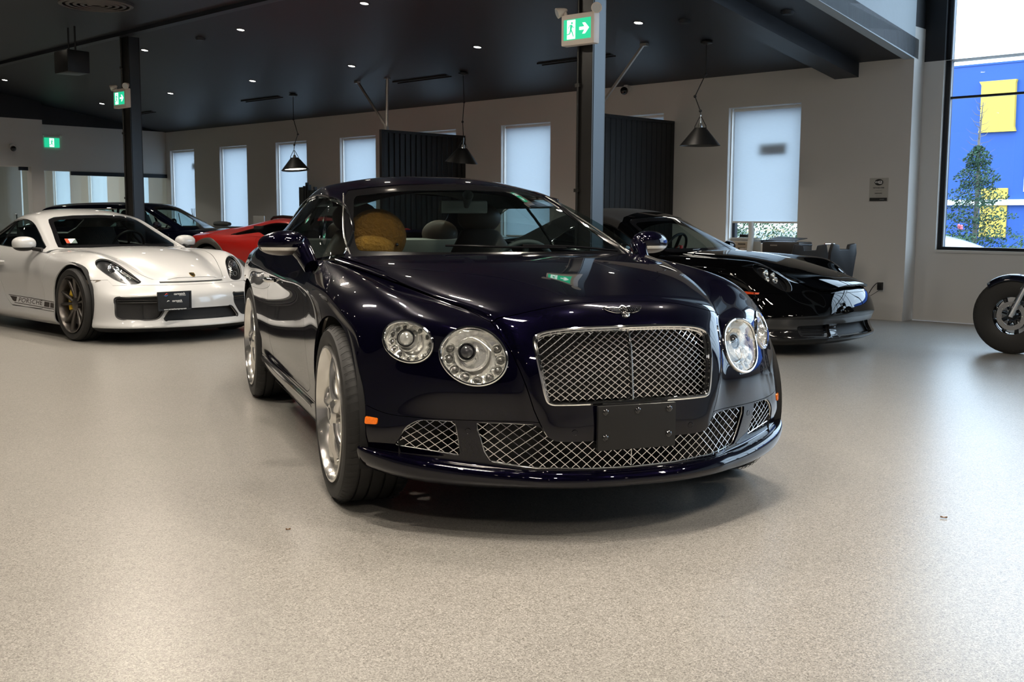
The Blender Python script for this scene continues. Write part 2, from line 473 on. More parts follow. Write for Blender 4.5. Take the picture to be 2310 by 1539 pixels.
# ------------------------------------------------------------------ materials shared by the cars
M = {}
M['blue'] = paint_mat('midnight_blue_metallic', (.0004, .0004, .0021), (.006, .0035, .026), .24, .35)
M['black_paint'] = paint_mat('gloss_black_paint', (.0010, .0010, .0012), (.0012, .0012, .0014), .3, .0)
M['white_paint'] = mat('gloss_white_paint', (.56, .562, .56), .28, 0, 1.0, .02, noise=(3, .015))
M['navy'] = paint_mat('navy_paint', (.002, .003, .011), (.004, .005, .016), .3, .1)
M['red_paint'] = mat('satin_red_paint', (.62, .018, .012), .33, .1, .5, .12, noise=(4, .03))
M['chrome'] = mat('bright_chrome', (.86, .86, .85), .06, 1.0, noise=(8, .02))
M['chrome_s'] = mat('brushed_bright_trim', (.8, .8, .78), .18, 1.0, noise=(8, .04))
M['wheel_silver'] = mat('polished_silver_alloy', (.80, .78, .74), .16, .92, .3, noise=(6, .04))
M['wheel_dark'] = mat('satin_dark_alloy', (.11, .10, .092), .30, .85, noise=(6, .06))
M['black_plastic'] = mat('textured_black_plastic', (.0065, .0065, .007), .5, bump=(260, .25, .0006), noise=(30, .1))
M['gloss_black'] = mat('gloss_black_trim', (.008, .008, .009), .08, 0, .8, noise=(5, .1))
M['dark'] = mat('matt_black_liner', (.006, .006, .006), .85, noise=(20, .2))
M['rubber'] = mat('tyre_rubber', (.011, .0105, .010), .6, bump=(140, .3, .0008), noise=(25, .15))
M['steel'] = mat('brake_steel', (.42, .41, .40), .3, .9, noise=(50, .1))
M['caliper_y'] = mat('yellow_caliper_enamel', (.85, .55, .02), .3, 0, .6, noise=(9, .05))
M['glass_w'] = glass_mat('tinted_windscreen_glass', (.62, .72, .71), 0, 1.5, 1.0)
M['frit'] = mat('black_glass_border', (.004, .004, .0045), .12, spec=.35, noise=(5, .1))
M['glass_c'] = glass_mat('darker_car_glass', (.46, .53, .52), 0, 1.5, 1.0)
M['glass_d'] = glass_mat('privacy_side_glass', (.30, .34, .35), 0, 1.5, 1.0)
M['lens'] = glass_mat('clear_lamp_lens', (.95, .96, .96), 0, 1.45, 1.0)
M['orange'] = mat('amber_reflector', (.95, .20, .01), .25, 0, .8, emit=(1, .16, 0), estr=.03, noise=(120, .2))  # weak glow put into the colour, the reflector itself is unlit
M['orange_d'] = mat('deep_amber_lens', (.55, .06, .01), .25, 0, .8, noise=(120, .2))
M['leather'] = mat('dark_brown_leather', (.10, .065, .048), .5, bump=(180, .2, .0008), noise=(20, .1))
M['leather_t'] = mat('pale_cream_leather', (.40, .38, .34), .5, bump=(180, .2, .0008), noise=(20, .06))
M['dash'] = mat('dark_grey_dashboard', (.045, .052, .052), .6, bump=(200, .3, .0008), noise=(20, .1))
M['plush'] = mat('golden_plush_fur', (.26, .10, .010), .95, bump=(60, 1.0, .02), noise=(25, .35))
M['mirror'] = mat('lamp_reflector', (1.0, .99, .96), .13, .78, bump=(50, .28, .006), noise=(30, .05))
M['badge_gold'] = mat('gilded_badge', (.75, .52, .18), .25, 1.0, noise=(30, .1))
M['soft_top'] = mat('black_canvas', (.014, .0135, .0135), .95, bump=(500, .5, .0008), noise=(60, .12))
M['white_print'] = mat('white_print', (.82, .82, .8), .6, noise=(10, .02))
M['black_print'] = mat('black_print', (.012, .012, .012), .6, noise=(10, .1))

# ================================================================== dark blue coupe (nearest car; its front axle is the origin)
def blue_coupe():
    root = empty('coupe_car', (0, 0, 0), 0, 'dark midnight-blue two-door coupe with round twin headlights and chrome mesh grille in the foreground', 'car')
    T = [ # centre, mid, ridge, valley, inner fender, crown, shoulder
     [(-.36,0,.998),(-.39,.32,.997),(-.60,.752,.982),(-.61,.80,.957),(-.61,.825,.955),(-.60,.862,.955),(-.60,.915,.905)],
     [(-.10,0,.979),(-.12,.32,.976),(-.25,.70,.951),(-.27,.735,.927),(-.27,.775,.928),(-.27,.845,.938),(-.27,.928,.880)],
     [(.17,0,.949),(.16,.30,.945),(.06,.63,.915),(.06,.665,.888),(.05,.73,.893),(.01,.835,.908),(-.02,.930,.850)],
     [(.41,0,.912),(.40,.27,.908),(.325,.558,.875),(.33,.59,.848),(.29,.69,.857),(.23,.80,.872),(.17,.915,.805)],
     [(.59,0,.883),(.575,.24,.877),(.50,.495,.848),(.49,.525,.820),(.46,.63,.819),(.365,.775,.822),(.29,.895,.755)],
     [(.705,0,.857),(.69,.22,.851),(.635,.44,.815),(.630,.475,.784),(.590,.60,.782),(.445,.765,.785),(.355,.880,.705)],
     [(.775,0,.805),(.762,.21,.797),(.712,.405,.755),(.680,.46,.742),(.640,.60,.735),(.488,.765,.735),(.380,.885,.650)],
     [(.828,0,.71),(.818,.20,.70),(.772,.39,.665),(.735,.44,.665),(.655,.60,.662),(.512,.765,.660),(.395,.892,.580)],
     [(.848,0,.58),(.842,.19,.575),(.806,.375,.560),(.775,.42,.558),(.695,.60,.555),(.556,.765,.550),(.415,.895,.490)],
     [(.862,0,.47),(.857,.18,.465),(.828,.335,.455),(.775,.42,.452),(.698,.58,.448),(.575,.755,.445),(.430,.898,.410)],
     [(.866,0,.385),(.862,.18,.385),(.835,.32,.385),(.770,.43,.385),(.697,.58,.380),(.570,.765,.378),(.430,.900,.350)],
     [(.858,0,.268),(.850,.18,.270),(.805,.36,.274),(.755,.45,.278),(.678,.58,.288),(.530,.780,.300),(.410,.902,.312)],
     [(.872,0,.253),(.862,.18,.254),(.814,.36,.258),(.768,.45,.262),(.694,.59,.270),(.550,.790,.290),(.412,.912,.307)],
     [(.900,0,.243),(.889,.18,.244),(.840,.36,.247),(.793,.46,.250),(.722,.60,.257),(.580,.802,.276),(.432,.922,.296)],
     [(.892,0,.197),(.881,.18,.197),(.830,.36,.198),(.782,.46,.199),(.708,.60,.202),(.562,.797,.215),(.410,.908,.238)],
     [(.72,0,.180),(.71,.18,.180),(.67,.36,.180),(.64,.46,.180),(.58,.60,.180),(.46,.76,.190),(.30,.88,.205)],
    ]
    R = [
     [(-3.50,0,1.045),(-3.47,.28,1.045),(-3.36,.50,1.03),(-3.28,.60,1.02),(-3.20,.68,1.01),(-3.12,.76,1.005),(-3.10,.875,.950)],
     [(-3.68,0,1.04),(-3.66,.28,1.04),(-3.60,.50,1.025),(-3.55,.60,1.01),(-3.50,.68,.995),(-3.42,.76,.975),(-3.36,.880,.890)],
     [(-3.83,0,1.035),(-3.82,.28,1.03),(-3.78,.50,1.0),(-3.74,.60,.975),(-3.69,.69,.94),(-3.60,.78,.90),(-3.50,.865,.830)],
     [(-3.88,0,.98),(-3.87,.28,.975),(-3.84,.50,.945),(-3.80,.62,.92),(-3.75,.71,.88),(-3.66,.80,.83),(-3.54,.872,.780)],
     [(-3.90,0,.88),(-3.89,.28,.88),(-3.86,.50,.86),(-3.82,.62,.84),(-3.77,.72,.80),(-3.68,.81,.76),(-3.56,.878,.710)],
     [(-3.90,0,.77),(-3.89,.28,.77),(-3.86,.50,.76),(-3.83,.62,.74),(-3.78,.72,.71),(-3.69,.81,.67),(-3.57,.880,.630)],
     [(-3.93,0,.67),(-3.92,.28,.67),(-3.89,.50,.66),(-3.85,.62,.64),(-3.80,.72,.62),(-3.70,.81,.59),(-3.58,.882,.550)],
     [(-3.95,0,.57),(-3.94,.28,.57),(-3.90,.50,.56),(-3.86,.62,.55),(-3.81,.72,.53),(-3.71,.81,.50),(-3.58,.882,.470)],
     [(-3.93,0,.47),(-3.92,.28,.47),(-3.88,.50,.46),(-3.84,.62,.45),(-3.79,.72,.44),(-3.69,.81,.42),(-3.57,.880,.390)],
     [(-3.90,0,.39),(-3.89,.28,.39),(-3.85,.50,.38),(-3.81,.62,.37),(-3.76,.72,.36),(-3.66,.81,.345),(-3.55,.875,.325)],
     [(-3.86,0,.33),(-3.85,.28,.33),(-3.81,.50,.32),(-3.77,.62,.31),(-3.72,.72,.30),(-3.63,.80,.29),(-3.52,.868,.275)],
     [(-3.80,0,.28),(-3.79,.28,.28),(-3.75,.50,.27),(-3.71,.62,.27),(-3.66,.72,.26),(-3.57,.79,.25),(-3.48,.855,.240)],
     [(-3.70,0,.25),(-3.69,.28,.25),(-3.65,.50,.24),(-3.61,.62,.24),(-3.57,.71,.23),(-3.50,.77,.225),(-3.42,.83,.220)],
    ]
    # side sections, top to bottom: 11 rows
    def S(*a): return list(a)
    st = [
     (.30, S((.885,.750),(.905,.70),(.925,.64),(.935,.565),(.938,.49),(.938,.42),(.935,.36),(.930,.325),(.935,.29),(.93,.25),(.89,.21))),
     (0.0, S((.930,.850),(.945,.80),(.955,.745),(.962,.67),(.965,.59),(.962,.50),(.955,.42),(.950,.36),(.95,.31),(.94,.26),(.90,.21))),
     (-.60,S((.905,.915),(.940,.865),(.953,.838),(.952,.80),(.952,.70),(.953,.58),(.947,.46),(.938,.385),(.945,.33),(.938,.26),(.89,.20))),
     (-1.3,S((.868,.955),(.915,.885),(.948,.842),(.944,.805),(.945,.71),(.949,.58),(.945,.46),(.935,.385),(.945,.33),(.938,.26),(.89,.20))),
     (-1.95,S((.868,.972),(.910,.900),(.944,.850),(.943,.810),(.945,.71),(.949,.58),(.945,.46),(.935,.385),(.945,.33),(.938,.26),(.89,.20))),
     (-2.45,S((.872,.992),(.918,.930),(.950,.870),(.958,.815),(.962,.72),(.962,.60),(.955,.49),(.948,.41),(.945,.34),(.935,.27),(.89,.21))),
     (-2.85,S((.870,.990),(.925,.935),(.955,.880),(.970,.815),(.972,.72),(.968,.60),(.960,.49),(.952,.41),(.945,.34),(.93,.27),(.88,.22))),
     (-3.30,S((.872,.925),(.915,.875),(.935,.820),(.945,.755),(.945,.67),(.940,.57),(.932,.47),(.925,.40),(.915,.335),(.90,.275),(.86,.235))),
     (-3.52,S((.865,.83),(.872,.78),(.885,.71),(.89,.63),(.89,.55),(.89,.47),(.888,.39),(.88,.325),(.872,.275),(.858,.24),(.83,.22))),
    ]
    # trim T/R so that both corners have 11 rows
    body = body_surface(T, 5, st, [-.95,-1.3,-1.65,-1.95,-2.2,-2.45,-2.70,-2.9], R[:2]+R[2:], 2, 4, 5)
    full = body
    V0 = full
    inner = full.offset(-.03)
    # wheel arches
    ar = lambda V: np.maximum(arch_field(0, .363, .402, .55)(V), arch_field(-2.746, .363, .405, .55)(V))
    _, body = body.split(ar, 0)
    ari = lambda V: np.maximum(arch_field(0, .363, .43, .55)(V), arch_field(-2.746, .363, .43, .55)(V))
    _, inner = inner.split(ari, 0)
    # openings in the nose
    GR = [(0,.771),(.15,.770),(.27,.762),(.335,.747),(.357,.722),(.353,.66),(.344,.59),(.333,.53),(.318,.507),(.27,.503),(.12,.503),(0,.503)]
    gr = np.array(GR); gr = np.vstack([gr, (gr*[-1, 1])[::-1][1:-1]])
    LG = [(.375,.428),(.47,.430),(.558,.430),(.556,.40),(.530,.315),(.510,.284),(.44,.274),(.36,.266),(.18,.2605),(0,.2585)]
    SH = [(0,.366),(.25,.366),(.30,.369),(.330,.385),(.350,.418)]
    lgp = np.array([(.352,.428)]+LG+SH[:0]+[(0,.366)]+SH[1:]); lgp = np.array(list(LG)+[(0,.366)]+SH[1:]+[(.358,.428)])
    lgf = np.array([(y, z) for y, z in LG]); lgf = np.vstack([lgf, [( -y, z) for y, z in LG[::-1]][1:], [(-y, z) for y, z in SH[::-1]], SH[1:]])
    OG = rpoly([(.628,.432),(.742,.431),(.785,.40),(.816,.322),(.604,.300)], [.008,.02,.02,.014,.012])
    HI = np.array([(.557+.107*math.cos(a), .668+.101*math.sin(a)) for a in np.linspace(0, 2*PI, 64, endpoint=False)])
    HO = np.array([(.757+.073*math.cos(a), .708+.072*math.sin(a)) for a in np.linspace(0, 2*PI, 64, endpoint=False)])
    fr = lambda V: V[:, 0] > .1
    for pl in (gr, lgf):
        _, body = body.split(fld('yz', pl, cond=fr), 0)
        _, inner = inner.split(fld('yz', pl, cond=fr), 0)
    for pl in (OG, HI, HO):
        _, body = body.split(fld('yz', pl, cond=fr, mirror=True), 0)
        _, inner = inner.split(fld('yz', pl, cond=fr, mirror=True), .0)
    # bonnet
    seam = [(.709,-.5),(.7085,-.1),(.708,0),(.703,.15),(.690,.28),(.665,.40),(.638,.458),(.628,.474)]
    val = [(.60,.488),(.49,.525),(.33,.590),(.06,.667),(-.27,.737),(-.61,.800)]
    hood = np.vstack([spline(seam+val, 5), [(-.95, .82), (-.95, -.5)]])
    g = .0016
    hd, rest = body.split(fld('xy', hood, cond=lambda V: (V[:, 2] > .70) & (V[:, 0] > -.9), mirror=True), g)
    hd.build('bonnet', M['blue'], root)
    shell = [(-.5,1.3),(.476,1.3),(.476,.784),(.458,.745),(.430,.677),(.402,.58),(.374,.482),(.352,.428),(.330,.385),(.30,.31),(-.5,.31)]
    sh, rest = rest.split(fld('yz', np.array(shell), cond=lambda V: V[:, 0] > .555, mirror=True), g)
    # the centre of the lower bumper and the chin stay with the bumper
    sh.build('grille_shell', M['blue'], root, skirt=.03)
    bl = spline([(.30,.4375),(.60,.4375),(.77,.438),(.85,.445),(.93,.480),(1.05,.54)], 6)
    below = lambda V: np.where(V[:, 0] > .05, -sdist(np.stack([abs(V[:, 1]), V[:, 2]], 1), bl, False), -1.)
    bump, rest = rest.split(below, g*.7)
    bump.build('front_bumper', M['blue'], root, skirt=.02)
    door = rpoly([(-.60,1.1),(-.605,.93),(-.69,.835),(-.675,.66),(-.60,.50),(-.60,.375),(-.66,.352),(-1.80,.352),(-1.90,.40),(-1.99,.62),(-1.97,.80),(-1.90,1.1)], [0,.02,.04,.03,.05,.03,.02,.02,.05,.04,.04,0])
    d, rest = rest.split(fld('xz', door, cond=lambda V: abs(V[:, 1]) > .6), g)
    for s, nm in ((1, 'door'), (-1, 'door')):
        a, _ = d.split(lambda V: V[:, 1]*s, 0); a.build('door', M['blue'], root)
    rear, front = rest.split(lambda V: -1.0-V[:, 0], 0)
    fen, sill = front.split(lambda V: np.where(V[:, 0] < -.40, V[:, 2]-.34, 1.), g)
    for s in (1, -1):
        a, _ = fen.split(lambda V: V[:, 1]*s, 0); a.build('front_fender', M['blue'], root)
    sl, rear = rear.split(lambda V: np.where(V[:, 0] > -2.36, .34-V[:, 2], -1.), g)
    sl = join_surfs([sill, sl])
    for s in (1, -1): a, _ = sl.split(lambda V: V[:, 1]*s, 0); a.build('sill', M['blue'], root)
    bt = rpoly([(-3.30,-.5),(-3.32,.50),(-3.52,.60),(-3.80,.56),(-3.99,.50),(-3.99,-.5)], [0,.04,.05,.03,0,0])
    boot, rear = rear.split(fld('xy', bt, cond=lambda V: V[:, 2] > .82, mirror=True), g)
    boot.build('boot_lid', M['blue'], root); rear.build('rear_body', M['blue'], root)
    # dark structure just inside the skin
    keep, _ = inner.split(lambda V: V[:, 2]-.17, 0)
    keep.build('inner_structure', M['dark'], root, skirt=0)
    bvh = V0
    # ---------- cabin
    G = [
     [(-.42,0,.965),(-.48,.40,.968),(-.675,.740,.975),(-.685,.795,.965),(-.69,.835,.950),(-.69,.868,.930)],
     [(-.58,0,1.035),(-.63,.38,1.035),(-.82,.722,1.030),(-.81,.798,1.02),(-.80,.828,.985),(-.80,.866,.940)],
     [(-.90,0,1.175),(-.95,.34,1.168),(-1.12,.672,1.138),(-1.10,.768,1.130),(-1.08,.800,1.045),(-1.07,.866,.950)],
     [(-1.22,0,1.300),(-1.27,.31,1.292),(-1.43,.622,1.250),(-1.42,.688,1.232),(-1.42,.778,1.120),(-1.42,.866,.958)],
     [(-1.42,0,1.355),(-1.47,.29,1.347),(-1.63,.592,1.308),(-1.63,.672,1.272),(-1.63,.772,1.140),(-1.63,.866,.962)],
     [(-1.80,0,1.397),(-1.82,.28,1.390),(-1.90,.565,1.348),(-1.92,.658,1.298),(-1.92,.765,1.150),(-1.92,.866,.970)],
     [(-2.20,0,1.402),(-2.20,.27,1.394),(-2.22,.530,1.346),(-2.24,.648,1.286),(-2.24,.758,1.140),(-2.24,.866,.985)],
     [(-2.60,0,1.362),(-2.60,.26,1.354),(-2.58,.510,1.304),(-2.56,.635,1.235),(-2.55,.745,1.110),(-2.53,.862,.995)],
     [(-2.98,0,1.270),(-2.97,.26,1.262),(-2.92,.490,1.215),(-2.87,.625,1.145),(-2.82,.735,1.065),(-2.78,.855,.995)],
     [(-3.30,0,1.150),(-3.28,.25,1.145),(-3.20,.480,1.110),(-3.12,.615,1.065),(-3.03,.725,1.025),(-2.95,.84,.985)],
     [(-3.56,0,1.040),(-3.53,.25,1.040),(-3.42,.480,1.020),(-3.32,.610,1.000),(-3.22,.715,.985),(-3.12,.82,.965)],
    ]
    cg = Cage(); auto_grid(cg, G, (-1.8, 0, .6)); cab = smooth_surface(cg, 4, 5)
    WS = [(0,.972),(.40,.972),(.695,.975),(.720,.985),(.703,1.06),(.660,1.15),(.612,1.235),(.584,1.285),(.550,1.312),(.42,1.330),(.28,1.343),(0,1.350)]
    ws = np.vstack([WS, [(-y, z) for y, z in WS[::-1]][1:-1]])
    _, hole = None, None
    wsf = fld('yz', ws, cond=lambda V: V[:, 0] > -1.86)
    glass, cab2 = cab.split(wsf, 0)
    RW = [(0,1.07),(.40,1.07),(.47,1.09),(.46,1.18),(.43,1.26),(.38,1.315),(0,1.345)]
    rw = np.vstack([RW, [(-y, z) for y, z in RW[::-1]][1:-1]])
    rglass, cab2 = cab2.split(fld('yz', rw, cond=lambda V: V[:, 0] < -2.3), 0)
    DL = spline([(-.655,.962),(-.80,1.025),(-1.05,1.125),(-1.38,1.235),(-1.56,1.272),(-1.82,1.283),(-2.12,1.268),(-2.45,1.215),(-2.75,1.125),(-2.93,1.045),(-2.955,1.012),(-2.90,1.000)], 8)
    DL = np.vstack([DL, [(-2.5,.993),(-1.9,.975),(-1.3,.962),(-.9,.957)]])
    sgl, cab2 = cab2.split(fld('xz', DL, cond=lambda V: abs(V[:, 1]) > .60), 0)
    # keep the cabin skin above the belt
    beltf = lambda V: V[:, 2]-np.interp(V[:, 0], [-3.6, -3.1, -2.6, -2, -1.3, -.6], [1.0, .975, .985, .965, .948, .925])
    cab2, _ = cab2.split(lambda V: np.where(abs(V[:, 1]) > .6, beltf(V), np.where(V[:, 0] > -1, V[:, 2]-.955, V[:, 2]-1.0)), 0)
    cab2.build('roof_and_pillars', M['blue'], root, skirt=.02)
    # black edge band of the windscreen, then clear glass
    band, clear = glass.split(lambda V: .034-sdist(V[:, [1, 2]], ws), 0)
    band = band.offset(-.004); clear = clear.offset(-.004)
    clear.build('windscreen', M['glass_w'], root, skirt=0)
    band.build('windscreen_border', M['frit'], root, skirt=.004)
    rglass.offset(-.004).build('rear_window', M['glass_w'], root, skirt=0)
    for s in (1, -1):
        a, _ = sgl.split(lambda V: V[:, 1]*s, 0)
        a, b_ = a.split(lambda V: abs(V[:, 0]+.055*0+2.02+ (V[:, 2]-.98)*.35)-.012, 0)
        a.offset(-.006).build('side_window', M['glass_w'], root, skirt=0); b_.offset(-.004).build('window_pillar', M['gloss_black'], root, skirt=.01)
        # chrome surround following the window opening
        pts = []
        for x, z in DL[::2]:
            l, n = cab.hit((x, s*1.6, z), (0, -s, 0))
            if l is not None: pts.append(l+n*.001)
        b = MB(); b.tube(pts, .0075, 6, closed=True); b.build('window_surround', M['chrome'], root)
    # windscreen side trims (bright line)
    for s in (1, -1):
        pts = []
        for y, z in spline([(.726,.985),(.709,1.06),(.666,1.15),(.618,1.235),(.590,1.285)], 5):
            l, n = cab.hit((1.2, s*y, z), (-1, 0, 0))
            if l is not None: pts.append(l+n*.003)
        b = MB(); b.tube(pts, .0045, 6); b.build('windscreen_trim', M['chrome_s'], root)
    # ---------- main grille
    def surf_x(y, z, off=0.):
        l, n = V0.hit((2., y, z), (-1, 0, 0)); return None if l is None else l+n*off
    def inside(poly, p):
        return sdist(np.array([p]), poly)[0]
    def mesh_grille(poly, py, pz, r, off, name, m, parent, y0=None, z0=.5, wire=.0024, out=.012):
        b = MB(); ys = poly[:, 0]; zs = poly[:, 1]; w = ys.max()-ys.min(); h = zs.max()-zs.min(); yc = (ys.max()+ys.min())/2
        n = int(w/py)+int(h/pz)+4
        for sg in (1, -1):
            for k in range(int((yc-(y0 or 0))/py)-n, int((yc-(y0 or 0))/py)+n+1):
                # line: y = k*py + sg*(z-z0)*py/pz
                run = []
                for t in np.linspace(zs.min()-out, zs.max()+out, int(h/.006)+4):
                    y = k*py+sg*(t-z0)*py/pz+(0 if y0 is None else y0)
                    if ys.min()-.02 < y < ys.max()+.02 and inside(poly, (y, t)) > -out:
                        p = surf_x(y, t, off)
                        if p is not None: run.append(p); continue
                    if len(run) > 1: b.tube(run, wire, 4, smooth=False)
                    run = []
                if len(run) > 1: b.tube(run, wire, 4, smooth=False)
        return b.build(name, m, parent, weld=False)
    def frame(poly, r, off, name, m, parent, mir=False):
        for s in ((1, -1) if mir else (1,)):
            pts = [surf_x(s*y, z, off) for y, z in poly]; pts = [p for p in pts if p is not None]
            b = MB(); b.tube(pts, r, 8, closed=True); b.build(name, m, parent)
    grs = spline(gr, 4, True)
    gset = empty('radiator_grille', (0, 0, 0), 0, parent=root)
    mesh_grille(grs, .0325, .0245, 0, -.022, 'mesh', M['chrome'], gset, wire=.0021)
    frame(grs, .0075, -.002, 'surround', M['chrome'], gset)
    frame(grs*[.985, 1]+[0, 0], .008, -.018, 'inner_surround', M['chrome'], gset)
    b = MB(); b.tube([surf_x(0, z, -.012) for z in np.linspace(.508, .768, 14)], .0042, 8); b.build('centre_bar', M['chrome'], gset)
    lset = empty('lower_grille', (0, 0, 0), 0, parent=root)
    lgs = lgf
    mesh_grille(lgs, .0400, .0335, 0, -.013, 'mesh', M['chrome'], lset, wire=.0017, z0=.26, out=.002)
    frame(lgs, .0035, -.012, 'surround', M['chrome_s'], lset)
    b = MB(); b.tube([surf_x(0, z, -.02) for z in np.linspace(.262, .36, 6)], .003, 8); b.build('centre_bar', M['chrome_s'], lset)
    for s in (1, -1):
        oset = empty('side_grille', (0, 0, 0), 0, parent=root)
        op = OG*[s, 1]
        mesh_grille(op, .0400, .0335, 0, -.011, 'mesh', M['chrome'], oset, wire=.0017, z0=.30, y0=.01*s, out=.002)
        frame(op, .0035, -.008, 'surround', M['chrome_s'], oset)
    # black radiators behind
    b = MB(); b.box(.60, -.34, .49, .70, .34, .77); b.box(.58, -.52, .20, .70, .52, .44); b.box(.40, -.80, .28, .52, -.56, .44); b.box(.40, .56, .28, .52, .80, .44)
    b.build('radiator', M['dark'], root)
    # ---------- headlights
    def lamp(cy, cz, ry, rz, kind, s):
        hs = empty('headlight', (0, 0, 0), 0, parent=root)
        P = []; N = Vector((0, 0, 0)); cnt = 64
        for k in range(cnt):
            a = 2*PI*k/cnt; l, n = V0.hit((2, s*(cy+ry*math.cos(a)), cz+rz*math.sin(a)), (-1, 0, 0)); P.append(l); N += n
        c = sum(P, Vector((0, 0, 0)))/cnt; N.normalize()
        d = (N*.8+Vector((1, 0, 0))*.5).normalized()      # lamp axis
        ax_u = Vector((0, 0, 1)).cross(d).normalized(); ax_v = d.cross(ax_u).normalized()
        # chrome bezel ring
        b = MB(); b.tube([p+N*.002 for p in P], .006, 8, closed=True); b.build('bezel', M['chrome'], hs)
        # reflector bowl: rings from opening to the back
        rings = []
        for f, dep in ((.975, .002), (.95, .012), (.93, .020), (.60, .036), (.30, .040), (.02, .041)):
            rings.append([c+(p-c)*f-N*dep for p in P])
        rr = .60
        vs = [q for r in rings for q in r]; fs = [(i*cnt+k, i*cnt+(k+1) % cnt, (i+1)*cnt+(k+1) % cnt, (i+1)*cnt+k) for i in range(len(rings)-1) for k in range(cnt)]
        b = MB(); b.add(vs, fs, True); b.build('reflector', M['mirror'], hs, weld=False)
        # crystal cells around the lower half of the ring
        b = MB(); R0 = (ry+rz)/2
        u = ax_u; v = ax_v
        n = 9 if kind == 'in' else 13
        a0, a1 = (-PI*1.12, PI*.12) if kind == 'in' else (-PI*1.3, PI*.45)
        for k in range(n):
            a = a0+(a1-a0)*k/(n-1)
            i = int(round((a % (2*PI))/(2*PI)*cnt)) % cnt
            pc = c+(P[i]-c)*.785-N*.022
            r = .0165 if kind == 'in' else .0105
            b.M = Matrix.Translation(pc) @ N.to_track_quat('Z', 'Y').to_matrix().to_4x4()
            b.ball((0, 0, -.004), r, 12, 8, sc=(1, 1, .8), mi=1)
            b.lathe([(r*1.0, .003), (r*1.18, .006), (r*1.3, .001), (r*1.35, -.006)], 16, 'z', mi=0); b.M = None
        b.build('lamp_cells', [M['mirror'], M['lampcell']], hs)
        # inner bowl (eccentric) with bright rim
        off = u*(s*.010 if kind == 'in' else s*.006)+v*.012
        ic = c+off-N*.020; ri = R0*.60
        b = MB(); b.M = Matrix.Translation(ic) @ N.to_track_quat('Z', 'Y').to_matrix().to_4x4()
        b.lathe([(ri*1.02, -.012), (ri*1.05, .004), (ri*1.0, .008), (ri*.95, .003), (ri*.90, -.008), (ri*.80, -.022), (ri*.62, -.036), (ri*.35, -.045), (0.001, -.048)], 48, 'z')
        b.build('inner_bowl', M['mirror'], hs)
        # projector
        pr = .026 if kind == 'in' else .027
        side = -s if kind == 'in' else -s
        pc = ic+u*(-s*ri*.36)+v*(ri*.20)
        pc = ic+Vector((0, -1, 0)).cross(Vector((0,0,1)))*0+v*(ri*.16)+Vector((0, -.3*ri, 0))*1.0
        b = MB(); b.M = Matrix.Translation(pc) @ d.to_track_quat('Z', 'Y').to_matrix().to_4x4()
        b.lathe([(pr*1.32, -.03), (pr*1.36, -.004), (pr*1.25, .004), (pr*1.08, .004), (pr*1.0, -.004)], 32, 'z'); b.build('projector_ring', M['chrome'], hs)
        b = MB(); b.M = Matrix.Translation(pc) @ d.to_track_quat('Z', 'Y').to_matrix().to_4x4()
        b.ball((0, 0, -.006), pr, 24, 14, sc=(1, 1, .7)); b.build('projector_lens', M['projector'] if kind == 'in' else M['projector_c'], hs)
        # cover glass
        gs, _ = V0.split(fld('yz', np.array([(s*(cy+ry*math.cos(a)), cz+rz*math.sin(a)) for a in np.linspace(0, 2*PI, 64, endpoint=False)]), cond=fr), 0)
        gs.offset(-.001).build('cover_glass', M['lens'], hs, skirt=0)
    M['mirror_shell'] = mat('grey_mirror_shell', (.10, .105, .10), .5, noise=(20, .1))
    M['lampcell'] = mat('dark_crystal_cell', (.16, .155, .145), .08, .7, 1.0, bump=(400, .6, .002), noise=(200, .5))
    M['projector'] = mat('smoked_projector_glass', (.035, .035, .04), .03, 0, 1.0, noise=(20, .1))
    M['projector_c'] = mat('clear_projector_glass', (.62, .62, .60), .05, .5, 1.0, noise=(60, .3))
    for s in (-1, 1):
        lamp(.557, .668, .107, .101, 'in', s); lamp(.757, .708, .073, .072, 'out', s)
    # ---------- winged badge on the bonnet lip
    wb = empty('winged_badge', (0, 0, 0), 0, parent=root)
    def badge_pt(y, t):      # t up along the surface
        l, n = V0.hit((.745+1.2, y, .818+t*.86+1.05), (-.75, 0, -.66)); return l, n
    c0, cn = V0.hit((.741+1.0*.7, 0, .820+.9), (-.70, 0, -.9))
    def bp(y, t, h=.003):
        y, t = y*.72, t*1.35
        o = Vector((.741, y, .82))+Vector((-.50, 0, .62)).normalized()*t*.92+Vector((.8, 0, .6))*.5
        l, n = V0.hit(o, (-.8, 0, -.6)); return l+n*h
    def badge_strip(pts, r): b.tube([bp(y, t) for y, t in pts], r, 6)
    b = MB()
    for s in (1, -1):
        out = [(s*.020,.010),(s*.05,.014),(s*.085,.013),(s*.108,.012),(s*.100,.002),(s*.080,-.006),(s*.052,-.011),(s*.020,-.012)]
        b.tube([bp(y, t) for y, t in spline(out, 3)], .0017, 6)
        for k in range(6):
            x = .030+k*.012; b.tube([bp(s*x, .011-.001*k), bp(s*(x+.006), -.009+.0015*k)], .0012, 5)
        for k in range(3): b.tube([bp(s*.024, .006-.006*k), bp(s*(.098-.014*k), .009-.006*k)], .0011, 5)
    b.tube([bp(.020*math.cos(a), .000+.015*math.sin(a)) for a in np.linspace(0, 2*PI, 24, endpoint=False)], .0022, 6, closed=True)
    tl = [(-.022,-.014),(-.014,-.024),(0,-.027),(.014,-.024),(.022,-.014)]
    b.tube([bp(y, t) for y, t in spline(tl, 3)], .003, 6); b.tube([bp(y*.7, t*.85) for y, t in spline(tl, 3)], .002, 6)
    b.build('wings', M['chrome'], wb)
    b = MB(); Bs = [(-.007,-.011),(-.007,.011),(.003,.011),(.007,.006),(.003,.001),(.008,-.005),(.003,-.011),(-.007,-.011)]
